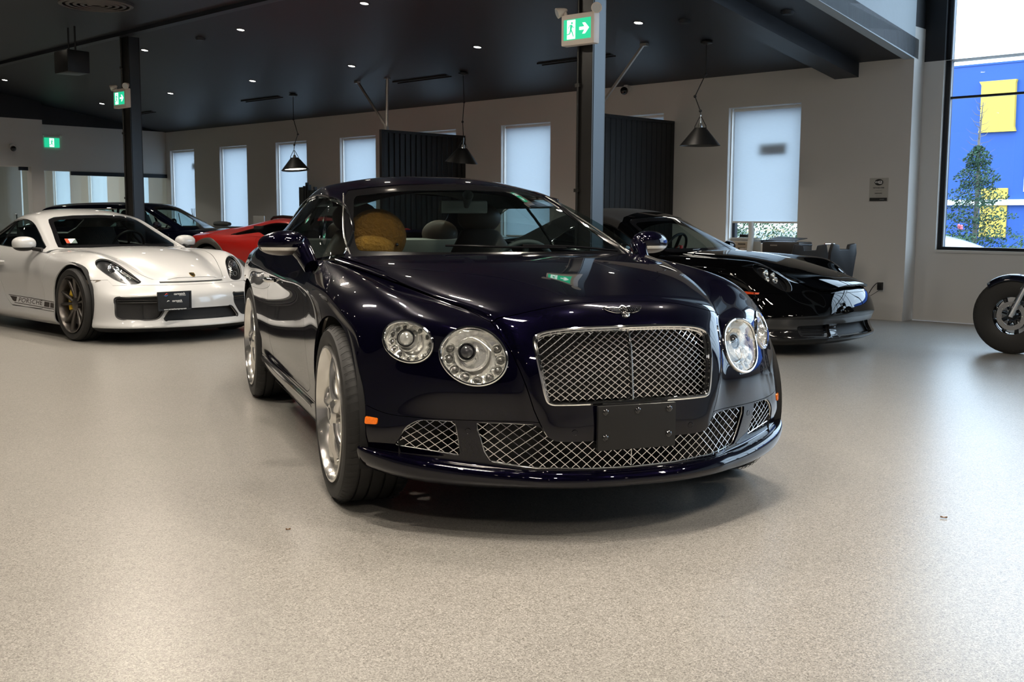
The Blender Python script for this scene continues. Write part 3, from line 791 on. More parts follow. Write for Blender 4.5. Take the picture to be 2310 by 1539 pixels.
    b.tube([bp(y, t, .006) for y, t in Bs], .0024, 6, closed=False); b.tube([bp(-.007, .001, .006), bp(.003, .001, .006)], .0022, 6)
    b.build('letter_b', M['chrome'], wb)
    b = MB(); n_ = 20; ring = [bp(.017*math.cos(2*PI*k/n_), .012*math.sin(2*PI*k/n_), .003) for k in range(n_)]; b.add([bp(0, 0, .003)]+ring, [(0, 1+k, 1+(k+1) % n_) for k in range(n_)]); b.build('disc', M['gloss_black'], wb)
    # ---------- number plate bracket
    pb = empty('plate_bracket', (.879, 0, .414), 0, parent=root)
    b = MB(); b.box(-.008, -.157, -.082, .008, .157, .082); b.build('bracket_panel', M['black_plastic'], pb, bevel=.004)
    b = MB(); b.box(-.05, -.12, -.05, -.008, .12, .07); b.build('bracket_mount', M['black_plastic'], pb)
    for y, z in ((-.128,.060),(0,.060),(.128,.060),(-.128,-.034),(.128,-.034)):
        b = MB(); b.lathe([(.0115,.008),(.0115,.0105),(.008,.013),(.0075,.0155),(.004,.0165),(.0005,.0165)], 18, 'x', (0, y, z)); b.build('bolt', M['gloss_black'], pb)
    # parking sensors, marker reflector, wiper
    for y, z in ((.235,.40),(-.235,.40),(.586,.398),(-.586,.398)):
        l, n = V0.hit((2, y, z), (-1, 0, 0)); b = MB(); b.M = Matrix.Translation(l) @ n.to_track_quat('Z', 'Y').to_matrix().to_4x4()
        b.lathe([(.0115,-.002),(.0115,.0006),(.010,.0012),(.0095,.0004),(.0005,.0006)], 24, 'z'); b.build('parking_sensor', M['blue'], root)
    for s in (-1, 1):
        out = rpoly([(-.030,-.015),(.028,-.012),(.030,.012),(-.028,.014)], .009); 
        l, n = V0.hit((.446, s*2, .410), (0, -s, 0)); 
        tq = Vector((0, 0, 1)).cross(n).normalized(); up = n.cross(tq).normalized()
        b = MB(); ring = [l+tq*u_+up*v_+n*.004 for u_, v_ in out]; ring2 = [l+tq*u_*1.04+up*v_*1.06-n*.006 for u_, v_ in out]; k = len(ring)
        b.add(ring+ring2+[l+n*.005], [(i, (i+1) % k, k+(i+1) % k, k+i) for i in range(k)]+[(2*k, i, (i+1) % k) for i in range(k)]); b.build('side_marker', M['orange'], root)
    b = MB()
    for y0_, y1_ in ((.30, -.30), (.62, .08)):
        pts = []
        for t in np.linspace(0, 1, 10):
            y = y0_+(y1_-y0_)*t; x = -.50-.16*(abs(y)/.7)**2-.03*t
            l, n = cab.hit((x, y, 2), (0, 0, -1)); pts.append(l+n*.02)
        b.tube(pts, .006, 6)
    b.build('wiper', M['gloss_black'], root)
    # ---------- door mirrors
    for s in (-1, 1):
        ms = empty('door_mirror', (0, 0, 0), 0, parent=root)
        c = Vector((-.99, s*1.0, 1.035))
        vs = []; nu, nv = 28, 18
        for i in range(nv+1):
            t = PI*i/nv
            for k in range(nu):
                a = 2*PI*k/nu
                Y = math.sin(t)*math.cos(a); Z = math.cos(t); X = math.sin(t)*math.sin(a)
                ty = .112*np.sign(Y)*abs(Y)**.80; tz = (.062 if Z > 0 else .060)*np.sign(Z)*abs(Z)**.85; tx = (.085 if X > 0 else .03)*np.sign(X)*abs(X)**.9
                # outer end narrower, leaning
                f = 1-.18*max(0, Y)
                vs.append((tx*f-.03*Y, s*ty, tz*f-.006*Y))
        fs = [(i*nu+k, (i+1)*nu+k, (i+1)*nu+(k+1) % nu, i*nu+(k+1) % nu) for i in range(nv) for k in range(nu)]
        shell_m = MB(); shell_m.M = Matrix.Translation(c); shell_m.add(vs, fs, True)
        me = shell_m.mesh('mirror_housing')
        sf = Surf([tuple(v.co) for v in me.vertices], [tuple(p.vertices) for p in me.polygons])
        upn, lown = sf.split(lambda V: V[:, 2]-(c.z-.017), 0.0)
        strip, lown = lown.split(lambda V: V[:, 2]-(c.z-.032), 0)
        upn.build('mirror_cap', M['blue'], ms, skirt=0)
        lown.build('mirror_base', M['mirror_base'] if 'mirror_base' in M else M['blue'], ms, skirt=0)
        st1, st2 = strip.split(lambda V: (V[:, 0]-(c.x+.005)), 0)
        st1.offset(.001).build('turn_signal', M['signal_clear'] if 'signal_clear' in M else M['chrome_s'], ms, skirt=0); st2.build('mirror_edge', M['blue'], ms, skirt=0)
        b = MB(); b.tube([(-1.0, s*.945, 1.035), (-.965, s*.915, 1.02), (-.90, s*.900, .975), (-.83, s*.885, .925)], [.045, .048, .040, .034], 14, sq=1.2); b.build('mirror_arm', M['blue'], ms)
        b = MB(); b.M = Matrix.Translation((c.x-.028, c.y, c.z)); b.ball((0, 0, 0), .1, 20, 10, sc=(.03, .95, .5)); b.build('mirror_glass', M['chrome'], ms)
    # ---------- door handles
    for s in (-1, 1):
        l, n = V0.hit((-1.78, s*2, .81), (0, -s, 0))
        b = MB(); b.tube([(-1.68, l.y+s*.002, .815), (-1.71, l.y+s*.032, .815), (-1.79, l.y+s*.038, .814), (-1.87, l.y+s*.030, .812), (-1.90, l.y+s*.002, .812)], [.010,.013,.014,.013,.010], 10); b.build('door_handle', M['chrome'], root)
    # sill strip (bright)
    for s in (-1, 1):
        pts = []
        for x in np.linspace(-.47, -2.25, 24):
            l, n = V0.hit((x, s*2, .318), (0, -s, 0)); pts.append(l+n*.002)
        b = MB(); b.tube(pts, .011, 8); b.build('sill_strip', M['chrome'], root)
    # ---------- wheels: five broad fluted spokes
    def wheel(x, side, steer=0):
        w = empty('wheel', (x, side*.8275, .363), steer, parent=root)
        R_, rim_, W_ = .363, .277, .275
        tyre(w, 0, 0, side, R_, W_, rim_, M['rubber'])
        o = side     # outward sign along y
        b = MB(); f = W_/2
        b.lathe([(rim_+.004, o*(f-.012)), (rim_+.003, o*(f+.001)), (rim_-.006, o*(f+.003)), (rim_-.012, o*(f-.006)), (rim_-.020, o*(f-.030)), (rim_-.030, o*(f-.060)), (rim_-.034, 0), (rim_-.036, -o*.09), (rim_+.002, -o*.13)], 72)
        b.build('rim', M['wheel_silver'], w)
        fc = o*(f-.012)     # face plane
        for k in range(5):
            a0 = 2*PI*k/5+PI/2+.1
            sp = MB(); nr, nc = 14, 9; Pt = []; Pb = []
            for i in range(nr):
                t = i/(nr-1); r = .035+t*(rim_-.022-.035)
                wid = .062-.030*math.sin(PI*min(t*1.15, 1))+.050*max(0, t-.62)**1.1*2.2
                if t < .15: wid = .055
                rowt = []; rowb = []
                for j in range(nc):
                    q = (j/(nc-1)-.5)*2
                    hgt = fc-o*(.020*(1-t)**1.5*0+.012*t)-o*.026*abs(q)**2.2+o*.010*math.sin(PI*t)
                    # a long flute cut into one side, opening towards the rim
                    fl = max(0, t-.25)*.030*math.exp(-((q-.25)/.32)**2); hgt -= o*fl
                    ang = a0+q*wid/max(r, .06)*.5*1.0+.10*math.sin(t*2.2)
                    rowt.append((r*math.cos(ang), hgt, r*math.sin(ang))); rowb.append((r*math.cos(ang), hgt-o*.030, r*math.sin(ang)))
                Pt.append(rowt); Pb.append(rowb)
            sp.grid(Pt); sp.grid(Pb, flip=True)
            for sd in (0, nc-1): sp.grid([[Pt[i][sd] for i in range(nr)], [Pb[i][sd] for i in range(nr)]])
            sp.build('spoke', M['wheel_silver'], w)
        b = MB(); b.lathe([(.060, fc-o*.045), (.062, fc-o*.008), (.045, fc+o*.004), (.036, fc+o*.008), (.001, fc+o*.010)], 36); b.build('hub_cap', M['wheel_silver'], w)
        b = MB(); b.lathe([(.026, fc+o*.009), (.024, fc+o*.0115), (.001, fc+o*.012)], 24); b.build('hub_badge', M['gloss_black'], w)
        for k in range(5):
            a = 2*PI*k/5+PI/2+.1+PI/5
            bb = MB(); bb.tube([(.056*math.cos(a), fc-o*.05, .056*math.sin(a)), (.056*math.cos(a), fc-o*.012, .056*math.sin(a))], .009, 6); bb.build('wheel_bolt', M['chrome_s'], w)
        disc_brake(w, .205, M['steel'], M['gloss_black'], o*.02)
    for x in (0, -2.746):
        for sd in (-1, 1): wheel(x, sd)
    # wheel-arch liners
    for x in (0, -2.746):
        for s in (-1, 1):
            b = MB(); b.lathe([(.425, s*.55), (.425, s*.925)], 40, 'y', (x, 0, .363), arc=(-.35, PI+.35)); b.lathe([(.425, s*.55), (.001, s*.55)], 40, 'y', (x, 0, .363), arc=(-.35, PI+.35)); b.build('arch_liner', M['dark'], root)
    b = MB(); b.box(-3.4, -.70, .20, .62, .70, .24); b.box(-2.2, -.88, .18, -.55, .88, .30); b.build('underbody', M['dark'], root)
    # ---------- cabin interior
    b = MB(); P = []
    for i, t in enumerate(np.linspace(0, 1, 8)):
        row = []
        for y in np.linspace(-.68, .68, 25):
            x = -.66-.62*t-.10*(abs(y)/.68)**2; z = .968+.016*math.sin(PI*min(1, t*1.1))+.022*math.exp(-((y-.37)/.2)**2)*min(1, t*2)-.10*max(0, t-.85)/.15
            row.append((x, y, z-.02))
        P.append(row)
    b.grid(P); b.build('dashboard', M['dash'], root)
    b = MB(); b.box(-1.35, -.66, .70, -1.2, .66, .93); b.build('dash_front', M['dash'], root, bevel=.02)
    b = MB(); sc = Vector((-1.42, .41, .862)); ax = Vector((-.9, 0, .42)).normalized(); u = Vector((0, 1, 0)); v = ax.cross(u).normalized()
    b.tube([sc+u*.185*math.cos(a)+v*.185*math.sin(a) for a in np.linspace(0, 2*PI, 36, endpoint=False)], .016, 10, closed=True)
    for a in (0, PI, PI*1.5): b.tube([sc, sc+u*.18*math.cos(a)+v*.18*math.sin(a)], .018, 8)
    b.ball(tuple(sc), .055, sc=(.6, 1, 1)); b.build('steering_wheel', M['dash'], root)
    def seat(y, m, x=-1.95, nm='seat'):
        s_ = empty(nm, (x, y, 0), 0, parent=root)
        b = MB(); b.box(-.05, -.26, .42, .52, .26, .58); b.build('cushion', m, s_, bevel=.05)
        b = MB(); Pf = []
        for t in np.linspace(0, 1, 12):
            wv = .27-.06*t**2; row = []
            for a in np.linspace(0, 2*PI, 20, endpoint=False):
                ca, sa = math.cos(a), math.sin(a)
                row.append((-.02-.22*t+.07*np.sign(ca)*abs(ca)**.8*(1-.3*t), wv*(1-.42*max(0, t-.6)**1.4/.28)*np.sign(sa)*abs(sa)**.8, .52+.56*t))
            row.append(row[0]); Pf.append(row)
        b.grid(Pf); top = [(-.24, 0, 1.115)]; b.add(Pf[-1][:-1]+top, [(i, (i+1) % 20, 20) for i in range(20)], True); b.build('backrest', m, s_)
        b = MB(); b.ball((-.25, 0, 1.16), .1, 20, 12, sc=(.62, 1.45, 1.0)); b.build('headrest', m, s_)
    seat(.41, M['leather']); seat(-.38, M['leather'])
    for y in (.33, -.33): 
        b = MB(); b.box(-2.95, y-.28, .45, -2.35, y+.28, .62); b.box(-2.98, y-.28, .6, -2.80, y+.28, 1.02); b.build('rear_seat', M['leather_t'], root, bevel=.05)
        b = MB(); b.ball((-2.88, y+.02, 1.05), .1, 20, 12, sc=(.6, 1.3, .95)); b.build('rear_headrest', M['leather'], root)
    # shelf and inner roof
    rl = cab.offset(-.055); rl, _ = rl.split(lambda V: V[:, 2]-1.22, 0)
    rl, _ = rl.split(lambda V: -1.44-V[:, 0], 0); rl, _ = rl.split(lambda V: V[:, 0]+2.55, 0); rl.build('roof_lining', M['dash'], root, skirt=0)
    b = MB(); b.box(-.05, -.135, -.036, .0, .135, .036); o = b.build('interior_mirror', M['mirror_shell'], root, bevel=.014); o.location = (-1.36, .05, 1.222)
    b = MB(); b.tube([(-1.24, .03, 1.285), (-1.33, .05, 1.225)], [.030, .014], 12, caps=False); b.build('mirror_mount', M['dash'], root)
    # yellow plush toy on the passenger seat
    toy = empty('plush_toy', (-1.56, -.40, .60), 0, 'large golden-brown plush toy sitting behind the windscreen of the blue coupe', 'soft toy')
    b = MB(); b.ball((0, 0, .455), .155, 30, 20, sc=(.95, 1.08, 1.0)); b.build('head', M['plush'], toy)
    b = MB(); b.ball((.105, -.045, .400), .100, 24, 16, sc=(.85, 1.2, .72)); b.build('muzzle', M['plush_l'], toy)
    b = MB(); b.ball((0, 0, .16), .20, 24, 16, sc=(.9, 1.05, 1)); b.build('torso', M['plush'], toy)
    for y in (.085, -.16): b = MB(); b.ball((.125 if y > 0 else .05, y, .415), .010, 10, 8); b.build('eye', M['gloss_black'], toy)
    for s in (-1, 1): b = MB(); b.tube([(.0, s*.17, .26), (.10, s*.22, .18), (.20, s*.20, .12)], [.055, .06, .05], 12); b.ball((.20, s*.20, .12), .055); b.build('arm', M['plush'], toy)
    return root, V0, cab
M['mirror_base'] = mat('bronze_grey_mirror_base', (.12, .10, .085), .28, .5, .6, noise=(8, .05))
M['signal_clear'] = mat('clear_signal_lens', (.75, .73, .68), .15, .5, 1.0, bump=(300, .5, .001), noise=(150, .15))
M['plush_l'] = mat('pale_plush_fur', (.34, .14, .014), .95, bump=(60, 1.0, .02), noise=(25, .3))
# ================================================================== the showroom. Room axes: u along the window wall (to the right), v towards it, origin under the camera
PHI = 2.016003
RT = Vector((math.sin(PHI), -math.cos(PHI), 0)); RN = Vector((math.cos(PHI), math.sin(PHI), 0)); RC = Vector((4.4115, -1.7708, 0))
RM = Matrix((( RT.x, RN.x, 0, RC.x), (RT.y, RN.y, 0, RC.y), (0, 0, 1, 0), (0, 0, 0, 1)))
RZ = math.atan2(RT.y, RT.x)
def rw(u, v, z=0.): return RM @ Vector((u, v, z))
def RB(): b = MB(); b.M = RM; return b
def at(name, u, v, z, label, cat, group=None, rz=0.): return empty(name, rw(u, v, z), RZ+rz, label, cat, group)
M['wall'] = mat('warm_white_wall_paint', (.62, .60, .57), .75, bump=(90, .05, .002), noise=(1.3, .02))
M['wall_black'] = mat('flat_black_wall_paint', (.010, .011, .014), .55, bump=(90, .05, .002), noise=(2, .1))
M['ceil'] = mat('midnight_black_ceiling_paint', (.012, .015, .022), .5, bump=(60, .08, .002), noise=(.8, .15))
M['fascia'] = mat('grey_blue_fascia_plaster', (.42, .47, .50), .6, bump=(14, .15, .01), noise=(2.2, .07))
M['frame_black'] = mat('black_window_aluminium', (.012, .014, .018), .35, .4, noise=(12, .08))
M['frame_grey'] = mat('grey_gasket', (.30, .33, .36), .5, noise=(12, .05))
M['col_black'] = mat('black_painted_steel', (.016, .015, .014), .32, .25, noise=(3, .15))
M['pane'] = glass_mat('window_pane', (.975, .99, .99), 0, 1.5, .6)
M['green_glass'] = glass_mat('pale_green_partition_glass', (.90, .955, .94), .0, 1.5, .7)
M['sign_housing'] = mat('cream_sign_housing', (.70, .62, .55), .45, noise=(20, .03))
M['sign_green'] = mat('backlit_green_panel', (.0, .35, .16), .5, emit=(.015, .50, .25), estr=.62, noise=(9, .05))
M['sign_white'] = mat('backlit_white_panel', (.8, .9, .85), .5, emit=(.80, 1.0, .93), estr=.62, noise=(9, .03))
M['lamp_glow'] = mat('warm_lamp_glow', (1, .9, .75), .5, emit=(1, .88, .72), estr=30, noise=(9, .02))
M['panel_glow'] = mat('light_panel_glow', (1, .93, .82), .5, emit=(1, .90, .78), estr=10, noise=(9, .02))
M['lamp_black'] = mat('satin_black_enamel', (.012, .012, .012), .38, .2, noise=(30, .1))
M['slat'] = mat('black_stained_slat', (.006, .006, .0065), .5, noise=(14, .2), bump=(40, .1, .001))
M['galv'] = mat('galvanised_steel_tube', (.42, .39, .36), .38, .85, noise=(14, .12))
M['white_plastic'] = mat('white_plastic', (.75, .74, .71), .4, noise=(14, .03))
M['wood_pale'] = mat('pale_birch_veneer', (.52, .44, .34), .5, noise=(12, .08))
M['screen_black'] = mat('dark_screen_back', (.03, .028, .027), .4, noise=(14, .1))
M['paper'] = mat('white_paper', (.78, .78, .76), .7, noise=(14, .03))
def floor_mat():
    m, nt, b = nodes_of('speckled_flake_epoxy_floor'); L = nt.links
    tc = nt.nodes.new('ShaderNodeTexCoord')
    def vor(sc):
        v = nt.nodes.new('ShaderNodeTexVoronoi'); v.inputs['Scale'].default_value = sc; L.new(tc.outputs['Object'], v.inputs['Vector'])
        s = nt.nodes.new('ShaderNodeSeparateColor'); L.new(v.outputs['Color'], s.inputs[0]); return s
    a = vor(300); c = vor(150)
    def ramp(src, stops):
        r = nt.nodes.new('ShaderNodeValToRGB'); r.color_ramp.interpolation = 'CONSTANT'
        while len(r.color_ramp.elements) < len(stops): r.color_ramp.elements.new(.5)
        for e, (p, col) in zip(r.color_ramp.elements, stops): e.position = p; e.color = (*col, 1)
        L.new(src, r.inputs[0]); return r
    r1 = ramp(a.outputs[0], [(0, (.105,.098,.086)), (.13, (.215,.203,.183)), (.42, (.285,.272,.248)), (.74, (.40,.383,.352)), (.93, (.15,.140,.126))])
    r2 = ramp(c.outputs[1], [(0, (.14,.132,.118)), (.12, (.25,.238,.216)), (.5, (.29,.277,.252)), (.85, (.38,.363,.334))])
    mx = nt.nodes.new('ShaderNodeMix'); mx.data_type = 'RGBA'; mx.inputs[0].default_value = .35; L.new(r1.outputs[0], mx.inputs[6]); L.new(r2.outputs[0], mx.inputs[7])
    n = nt.nodes.new('ShaderNodeTexNoise'); n.inputs['Scale'].default_value = .9; n.inputs['Detail'].default_value = 5; L.new(tc.outputs['Object'], n.inputs['Vector'])
    mr = nt.nodes.new('ShaderNodeMapRange'); mr.inputs[3].default_value = .92; mr.inputs[4].default_value = 1.06; L.new(n.outputs['Fac'], mr.inputs[0])
    sc = nt.nodes.new('ShaderNodeVectorMath'); sc.operation = 'SCALE'; L.new(mx.outputs[2], sc.inputs[0]); L.new(mr.outputs[0], sc.inputs['Scale']); L.new(sc.outputs[0], b.inputs['Base Color'])
    n2 = nt.nodes.new('ShaderNodeTexNoise'); n2.inputs['Scale'].default_value = 220; n2.inputs['Detail'].default_value = 3; L.new(tc.outputs['Object'], n2.inputs['Vector'])
    n3 = nt.nodes.new('ShaderNodeTexNoise'); n3.inputs['Scale'].default_value = 2.2; n3.inputs['Detail'].default_value = 6; L.new(tc.outputs['Object'], n3.inputs['Vector'])
    rr = nt.nodes.new('ShaderNodeMapRange'); rr.inputs[3].default_value = .29; rr.inputs[4].default_value = .33; L.new(n3.outputs['Fac'], rr.inputs[0]); L.new(rr.outputs[0], b.inputs['Roughness'])
    bp = nt.nodes.new('ShaderNodeBump'); bp.inputs['Strength'].default_value = .35; bp.inputs['Distance'].default_value = .0012; L.new(n2.outputs['Fac'], bp.inputs['Height']); L.new(bp.outputs[0], b.inputs['Normal'])
    b.inputs['Specular IOR Level'].default_value = .55
    return m
def blind_mat():
    m = bpy.data.materials.new('woven_translucent_blind'); m.use_nodes = True; nt = m.node_tree; L = nt.links
    for n in list(nt.nodes): nt.nodes.remove(n)
    out = nt.nodes.new('ShaderNodeOutputMaterial'); d = nt.nodes.new('ShaderNodeBsdfDiffuse'); t = nt.nodes.new('ShaderNodeBsdfTranslucent'); mx = nt.nodes.new('ShaderNodeMixShader'); mx.inputs[0].default_value = .62
    tc = nt.nodes.new('ShaderNodeTexCoord'); mp = nt.nodes.new('ShaderNodeMapping'); mp.inputs['Scale'].default_value = (14, 14, 260)
    n = nt.nodes.new('ShaderNodeTexNoise'); n.inputs['Scale'].default_value = 1; n.inputs['Detail'].default_value = 4
    L.new(tc.outputs['Object'], mp.inputs[0]); L.new(mp.outputs[0], n.inputs['Vector'])
    r = nt.nodes.new('ShaderNodeMapRange'); r.inputs[3].default_value = .80; r.inputs[4].default_value = 1.0; L.new(n.outputs['Fac'], r.inputs[0])
    s = nt.nodes.new('ShaderNodeVectorMath'); s.operation = 'SCALE'; s.inputs[0].default_value = (.47, .51, .535); L.new(r.outputs[0], s.inputs['Scale'])
    L.new(s.outputs[0], t.inputs[0]); d.inputs[0].default_value = (.8, .82, .84, 1)
    L.new(d.outputs[0], mx.inputs[1]); L.new(t.outputs[0], mx.inputs[2]); L.new(mx.outputs[0], out.inputs[0])
    return m
M['floor'] = floor_mat(); M['blind'] = blind_mat()
ZC, VC, SL, VF, UF = 2.964, 12.05, .15, 7.30, -5.56
VB = 8.7     # the tall window bay starts here
def zceil(v): return ZC+SL*(VC-v) if v > VF else ZC+SL*(VC-VF)
WIN = [-7.98-2.058*k for k in range(12)]     # left edges; 1.03 wide
def wall_with_holes(b, u0, u1, v0, v1, z0, z1, holes):
    """holes: (ua, ub, za, zb) sorted by ua"""
    cur = u0
    for ua, ub, za, zb in sorted(holes):
        b.box(cur, v0, z0, ua, v1, z1); b.box(ua, v0, z0, ub, v1, za); b.box(ua, v0, zb, ub, v1, z1); cur = ub
    b.box(cur, v0, z0, u1, v1, z1)
def build_room():
    b = RB(); b.box(-34, -7, -.1, 5, 12.3, 0); b.build('floor', M['floor'], kind='structure')
    # ---- window wall
    b = RB(); wall_with_holes(b, -34, UF, VC, VC+.26, 0, 3.3, [(w, w+1.03, .85, 2.56) for w in WIN]); b.build('wall_back', M['wall'], kind='structure')
    b = RB(); b.box(-34, VC+.0, 3.3, UF, VC+.26, 5.6); b.build('trim_1', M['wall_black'], kind='structure')
    # ---- bay wall with the tall glazing
    vb = 12.31; U0, U1, Z0, Z1 = -5.33, 4.2, .82, 5.1
    b = RB(); wall_with_holes(b, UF, 5, vb, vb+.25, 0, 2.935, [(U0, U1, Z0, 2.935)]); b.build('wall_bay', M['wall'], kind='structure')
    b = RB(); b.box(UF, vb, 2.935, U0, vb+.25, 5.6); b.box(U0, vb, Z1, U1, vb+.25, 5.6); b.box(U1, vb, 2.935, 5, vb+.25, 5.6); b.build('trim_2', M['wall_black'], kind='structure')
    b = RB(); b.box(U0, vb-.02, Z0-.03, U1, vb+.10, Z0); b.build('trim_3', M['wall'], kind='structure')
    # tall window: frame, transom, mullions, panes
    b = RB(); f = .05
    b.box(U0, vb+.05, Z0, U0+f, vb+.15, Z1); b.box(U1-f, vb+.05, Z0, U1, vb+.15, Z1); b.box(U0+f, vb+.05, Z0, U1-f, vb+.15, Z0+.035); b.box(U0+f, vb+.05, Z1-f, U1-f, vb+.15, Z1)
    b.box(U0+f, vb+.07, 2.51, U1-f, vb+.12, 2.535)
    k = U0+1.02
    while k < U1-.3: b.box(k-.02, vb+.06, Z0+.035, k+.02, vb+.13, 2.51); b.box(k-.02, vb+.06, 2.535, k+.02, vb+.13, Z1-f); k += 1.02
    fr = b.build('window_9', M['frame_black'], kind='structure')
    b = RB(); b.box(U0+f, vb+.06, Z0+.035, U0+f+.012, vb+.10, Z1-f); b.build('gasket', M['frame_grey'], fr)
    b = RB(); b.box(U0+f, vb+.095, Z0+.035, U1-f, vb+.100, Z1-f); b.build('pane', M['pane'], fr)
    # ---- the small windows with roller blinds
    labels = {0: ('white roller blind raised above a strip of greenery, rightmost window of the long wall', .28), }
    names = ['white roller blind in the rightmost narrow window, its hem above a cluttered desk',
             'white roller blind whose top shows over the black slatted screen beside the right steel column',
             'white roller blind between the tall steel column and the black slatted screen with light gaps',
             'white roller blind mostly hidden behind the black slatted screen with light gaps',
             'white roller blind just left of the black slatted screen with light gaps',
             'white roller blind behind the leftmost hanging cone lamp',
             'white roller blind, second window from the room corner at left',
             'white roller blind in the window nearest the room corner at left',
             'white roller blind seen through the glass partition, just beyond the room corner',
             'white roller blind seen through the glass partition, second window beyond the corner',
             'white roller blind seen through the glass partition, third window beyond the corner', None]
    for i, w in enumerate(WIN):
        b = RB(); f = .04; za, zb = .85, 2.56
        b.box(w, VC+.15, za, w+f, VC+.21, zb); b.box(w+1.03-f, VC+.15, za, w+1.03, VC+.21, zb); b.box(w+f, VC+.15, za, w+1.03-f, VC+.21, za+f); b.box(w+f, VC+.15, zb-f, w+1.03-f, VC+.21, zb)
        fr = b.build('window_%d' % (i+1), M['frame_black'], kind='structure')
        b = RB(); b.box(w+f, VC+.175, za+f, w+1.03-f, VC+.18, zb-f); b.build('pane', M['pane'], fr)
        if names[i] is None: continue
        hem = 1.12 if i == 0 else .88
        t = at('roller_blind', w+.515, VC+.07, 2.5, names[i], 'roller blind', 'roller blinds of the long wall')
        b = MB(); P = []
        for z in np.linspace(hem-2.5, .02, 14): P.append([(u, .006*math.sin(u*3+z*2), z) for u in np.linspace(-.462, .488, 8)])
        b.grid(P); b.build('fabric', M['blind'], t)
        b = MB(); b.tube([(-.47, 0, .03), (.495, 0, .03)], .022, 12); b.build('roller', M['white_plastic'], t)
        b = MB(); b.cbox((.013, 0, hem-2.5-.006), (.95, .014, .024)); b.build('hem_bar', M['white_plastic'], t)
        b = MB(); b.box(-.515, -.01, -1.62, -.50, .012, .05); b.build('side_channel', M['white_plastic'], t)
    # ---- left end wall
    ue = -22.57
    b = RB(); b.box(ue-.2, 9.24, 2.05, ue, VC, 2.975); b.build('wall_left', M['wall'], kind='structure')
    b = RB(); b.box(ue-.2, 9.24, 2.975, ue, VC, 5.6); b.box(ue-.2, -7, 3.04, ue+.28, 9.24, 5.6); b.build('trim_4', M['wall_black'], kind='structure')
    b = RB(); b.M = RM
    for (va, vb_, za, zb) in ((-7, 6.9, 0, 3.04), (8.99, 9.24, 0, 3.04), (6.9, 8.99, 2.11, 3.04)): b.box(ue-.2, va, za, ue+.28, vb_, zb)
    b.build('wall_left_near', M['wall'], kind='structure')
    b = RB(); b.box(ue-.02, 9.25, .0, ue-.008, 9.91, 2.05); b.box(ue-.02, 9.92, .0, ue-.008, 10.95, 1.97); b.box(ue-.02, 10.96, 0, ue-.008, VC, 1.97); gp = b.build('glass_partition', M['green_glass'], label='frameless pale green glass office partition under the grey wall at far left', cat='glass partition')
    b = RB(); b.box(ue-.03, 9.91, 1.97, ue+.02, VC, 2.05); b.build('top_rail', M['frame_black'], gp)
    t = at('glass_door', ue+.2, 8.05, 0, 'frameless glass door with a black top clip at the far left edge', 'door')
    b = MB(); b.box(-.006, -.9, .01, .006, .88, 2.09); b.build('pane', M['green_glass'], t)
    b = MB(); b.box(-.02, .72, 2.03, .02, .90, 2.10); b.build('patch_fitting', M['frame_black'], t)
    b = MB(); b.tube([(.0, .62, .86), (.06, .62, .86), (.06, .62, 1.16), (.0, .62, 1.16)], .012, 8); b.build('door_handle', M['frame_black'], t)
    # office beyond
    b = RB(); b.box(-34, -7, 0, -33.8, VC, 3.0); b.box(-33.8, 5.0, 0, ue-.2, 5.2, 3.0); b.build('wall_office', M['wall'], kind='structure')
    b = RB(); b.box(-34, -7, 3.0, ue-.2, VC, 3.1); b.build('ceiling_office', M['wall'], kind='structure')
    # ---- remaining walls
    b = RB(); b.box(-34, -7.2, 0, 5, -7, 5.6); b.build('wall_front', M['wall'], kind='structure')
    b = RB(); b.box(5, -7.2, 0, 5.2, vb+.25, 5.6); b.build('wall_right', M['wall'], kind='structure')
    # ---- ceilings
    zf = zceil(0)
    b = RB(); b.add([(ue-.2, VF, zf), (UF, VF, zf), (UF, VC+.1, ZC-.015), (ue-.2, VC+.1, ZC-.015), (ue-.2, VF, zf+.2), (UF, VF, zf+.2), (UF, VC+.1, ZC+.2), (ue-.2, VC+.1, ZC+.2)], [(0,3,2,1),(4,5,6,7),(0,1,5,4),(1,2,6,5),(2,3,7,6),(3,0,4,7)]); b.build('ceiling', M['ceil'], kind='structure')
    b = RB(); b.box(ue+.28, -7, zf-.02, 5, VF-.02, zf+.2); zb_ = zceil(VB); b.add([(UF, VF-.02, zf-.02), (5, VF-.02, zf-.02), (5, VB, zb_), (UF, VB, zb_), (UF, VF-.02, zf+.2), (5, VF-.02, zf+.2), (5, VB, zb_+.2), (UF, VB, zb_+.2)], [(0,3,2,1),(4,5,6,7),(0,1,5,4),(1,2,6,5),(2,3,7,6),(3,0,4,7)]); b.build('ceiling_low', M['ceil'], kind='structure')
    b = RB(); b.box(ue+.28, VF-.12, zf-.07, UF, VF, zf+.0); b.build('trim_5', M['ceil'], kind='structure')
    b = RB(); b.box(UF-.12, VB, 5.45, 5, vb+.25, 5.6); b.build('ceiling_high', M['ceil'], kind='structure')
    b = RB(); b.add([(x, v, z) for v, z in ((VB, zb_), (VC, ZC-.016)) for x in (UF-.12, UF)]+[(x, v, 5.5) for v in (VB, VC) for x in (UF-.12, UF)], [(0,2,3,1),(4,5,7,6),(0,1,5,4),(1,3,7,5),(3,2,6,7),(2,0,4,6)])
    b.box(UF, VB-.12, zb_, 5, VB, 5.5); b.build('wall_fascia', M['fascia'], kind='structure')
    # sloping beam under the ceiling
    b = RB(); vs = []
    for v in (VF, VC): vs += [(-6.52, v, zceil(v+.001)-.165), (-6.22, v, zceil(v+.001)-.165), (-6.22, v, zceil(v+.001)+.02), (-6.52, v, zceil(v+.001)+.02)]
    b.add(vs, [(0,1,2,3),(4,7,6,5),(0,4,5,1),(1,5,6,2),(2,6,7,3),(3,7,4,0)]); b.build('trim_6', M['ceil'], kind='structure')
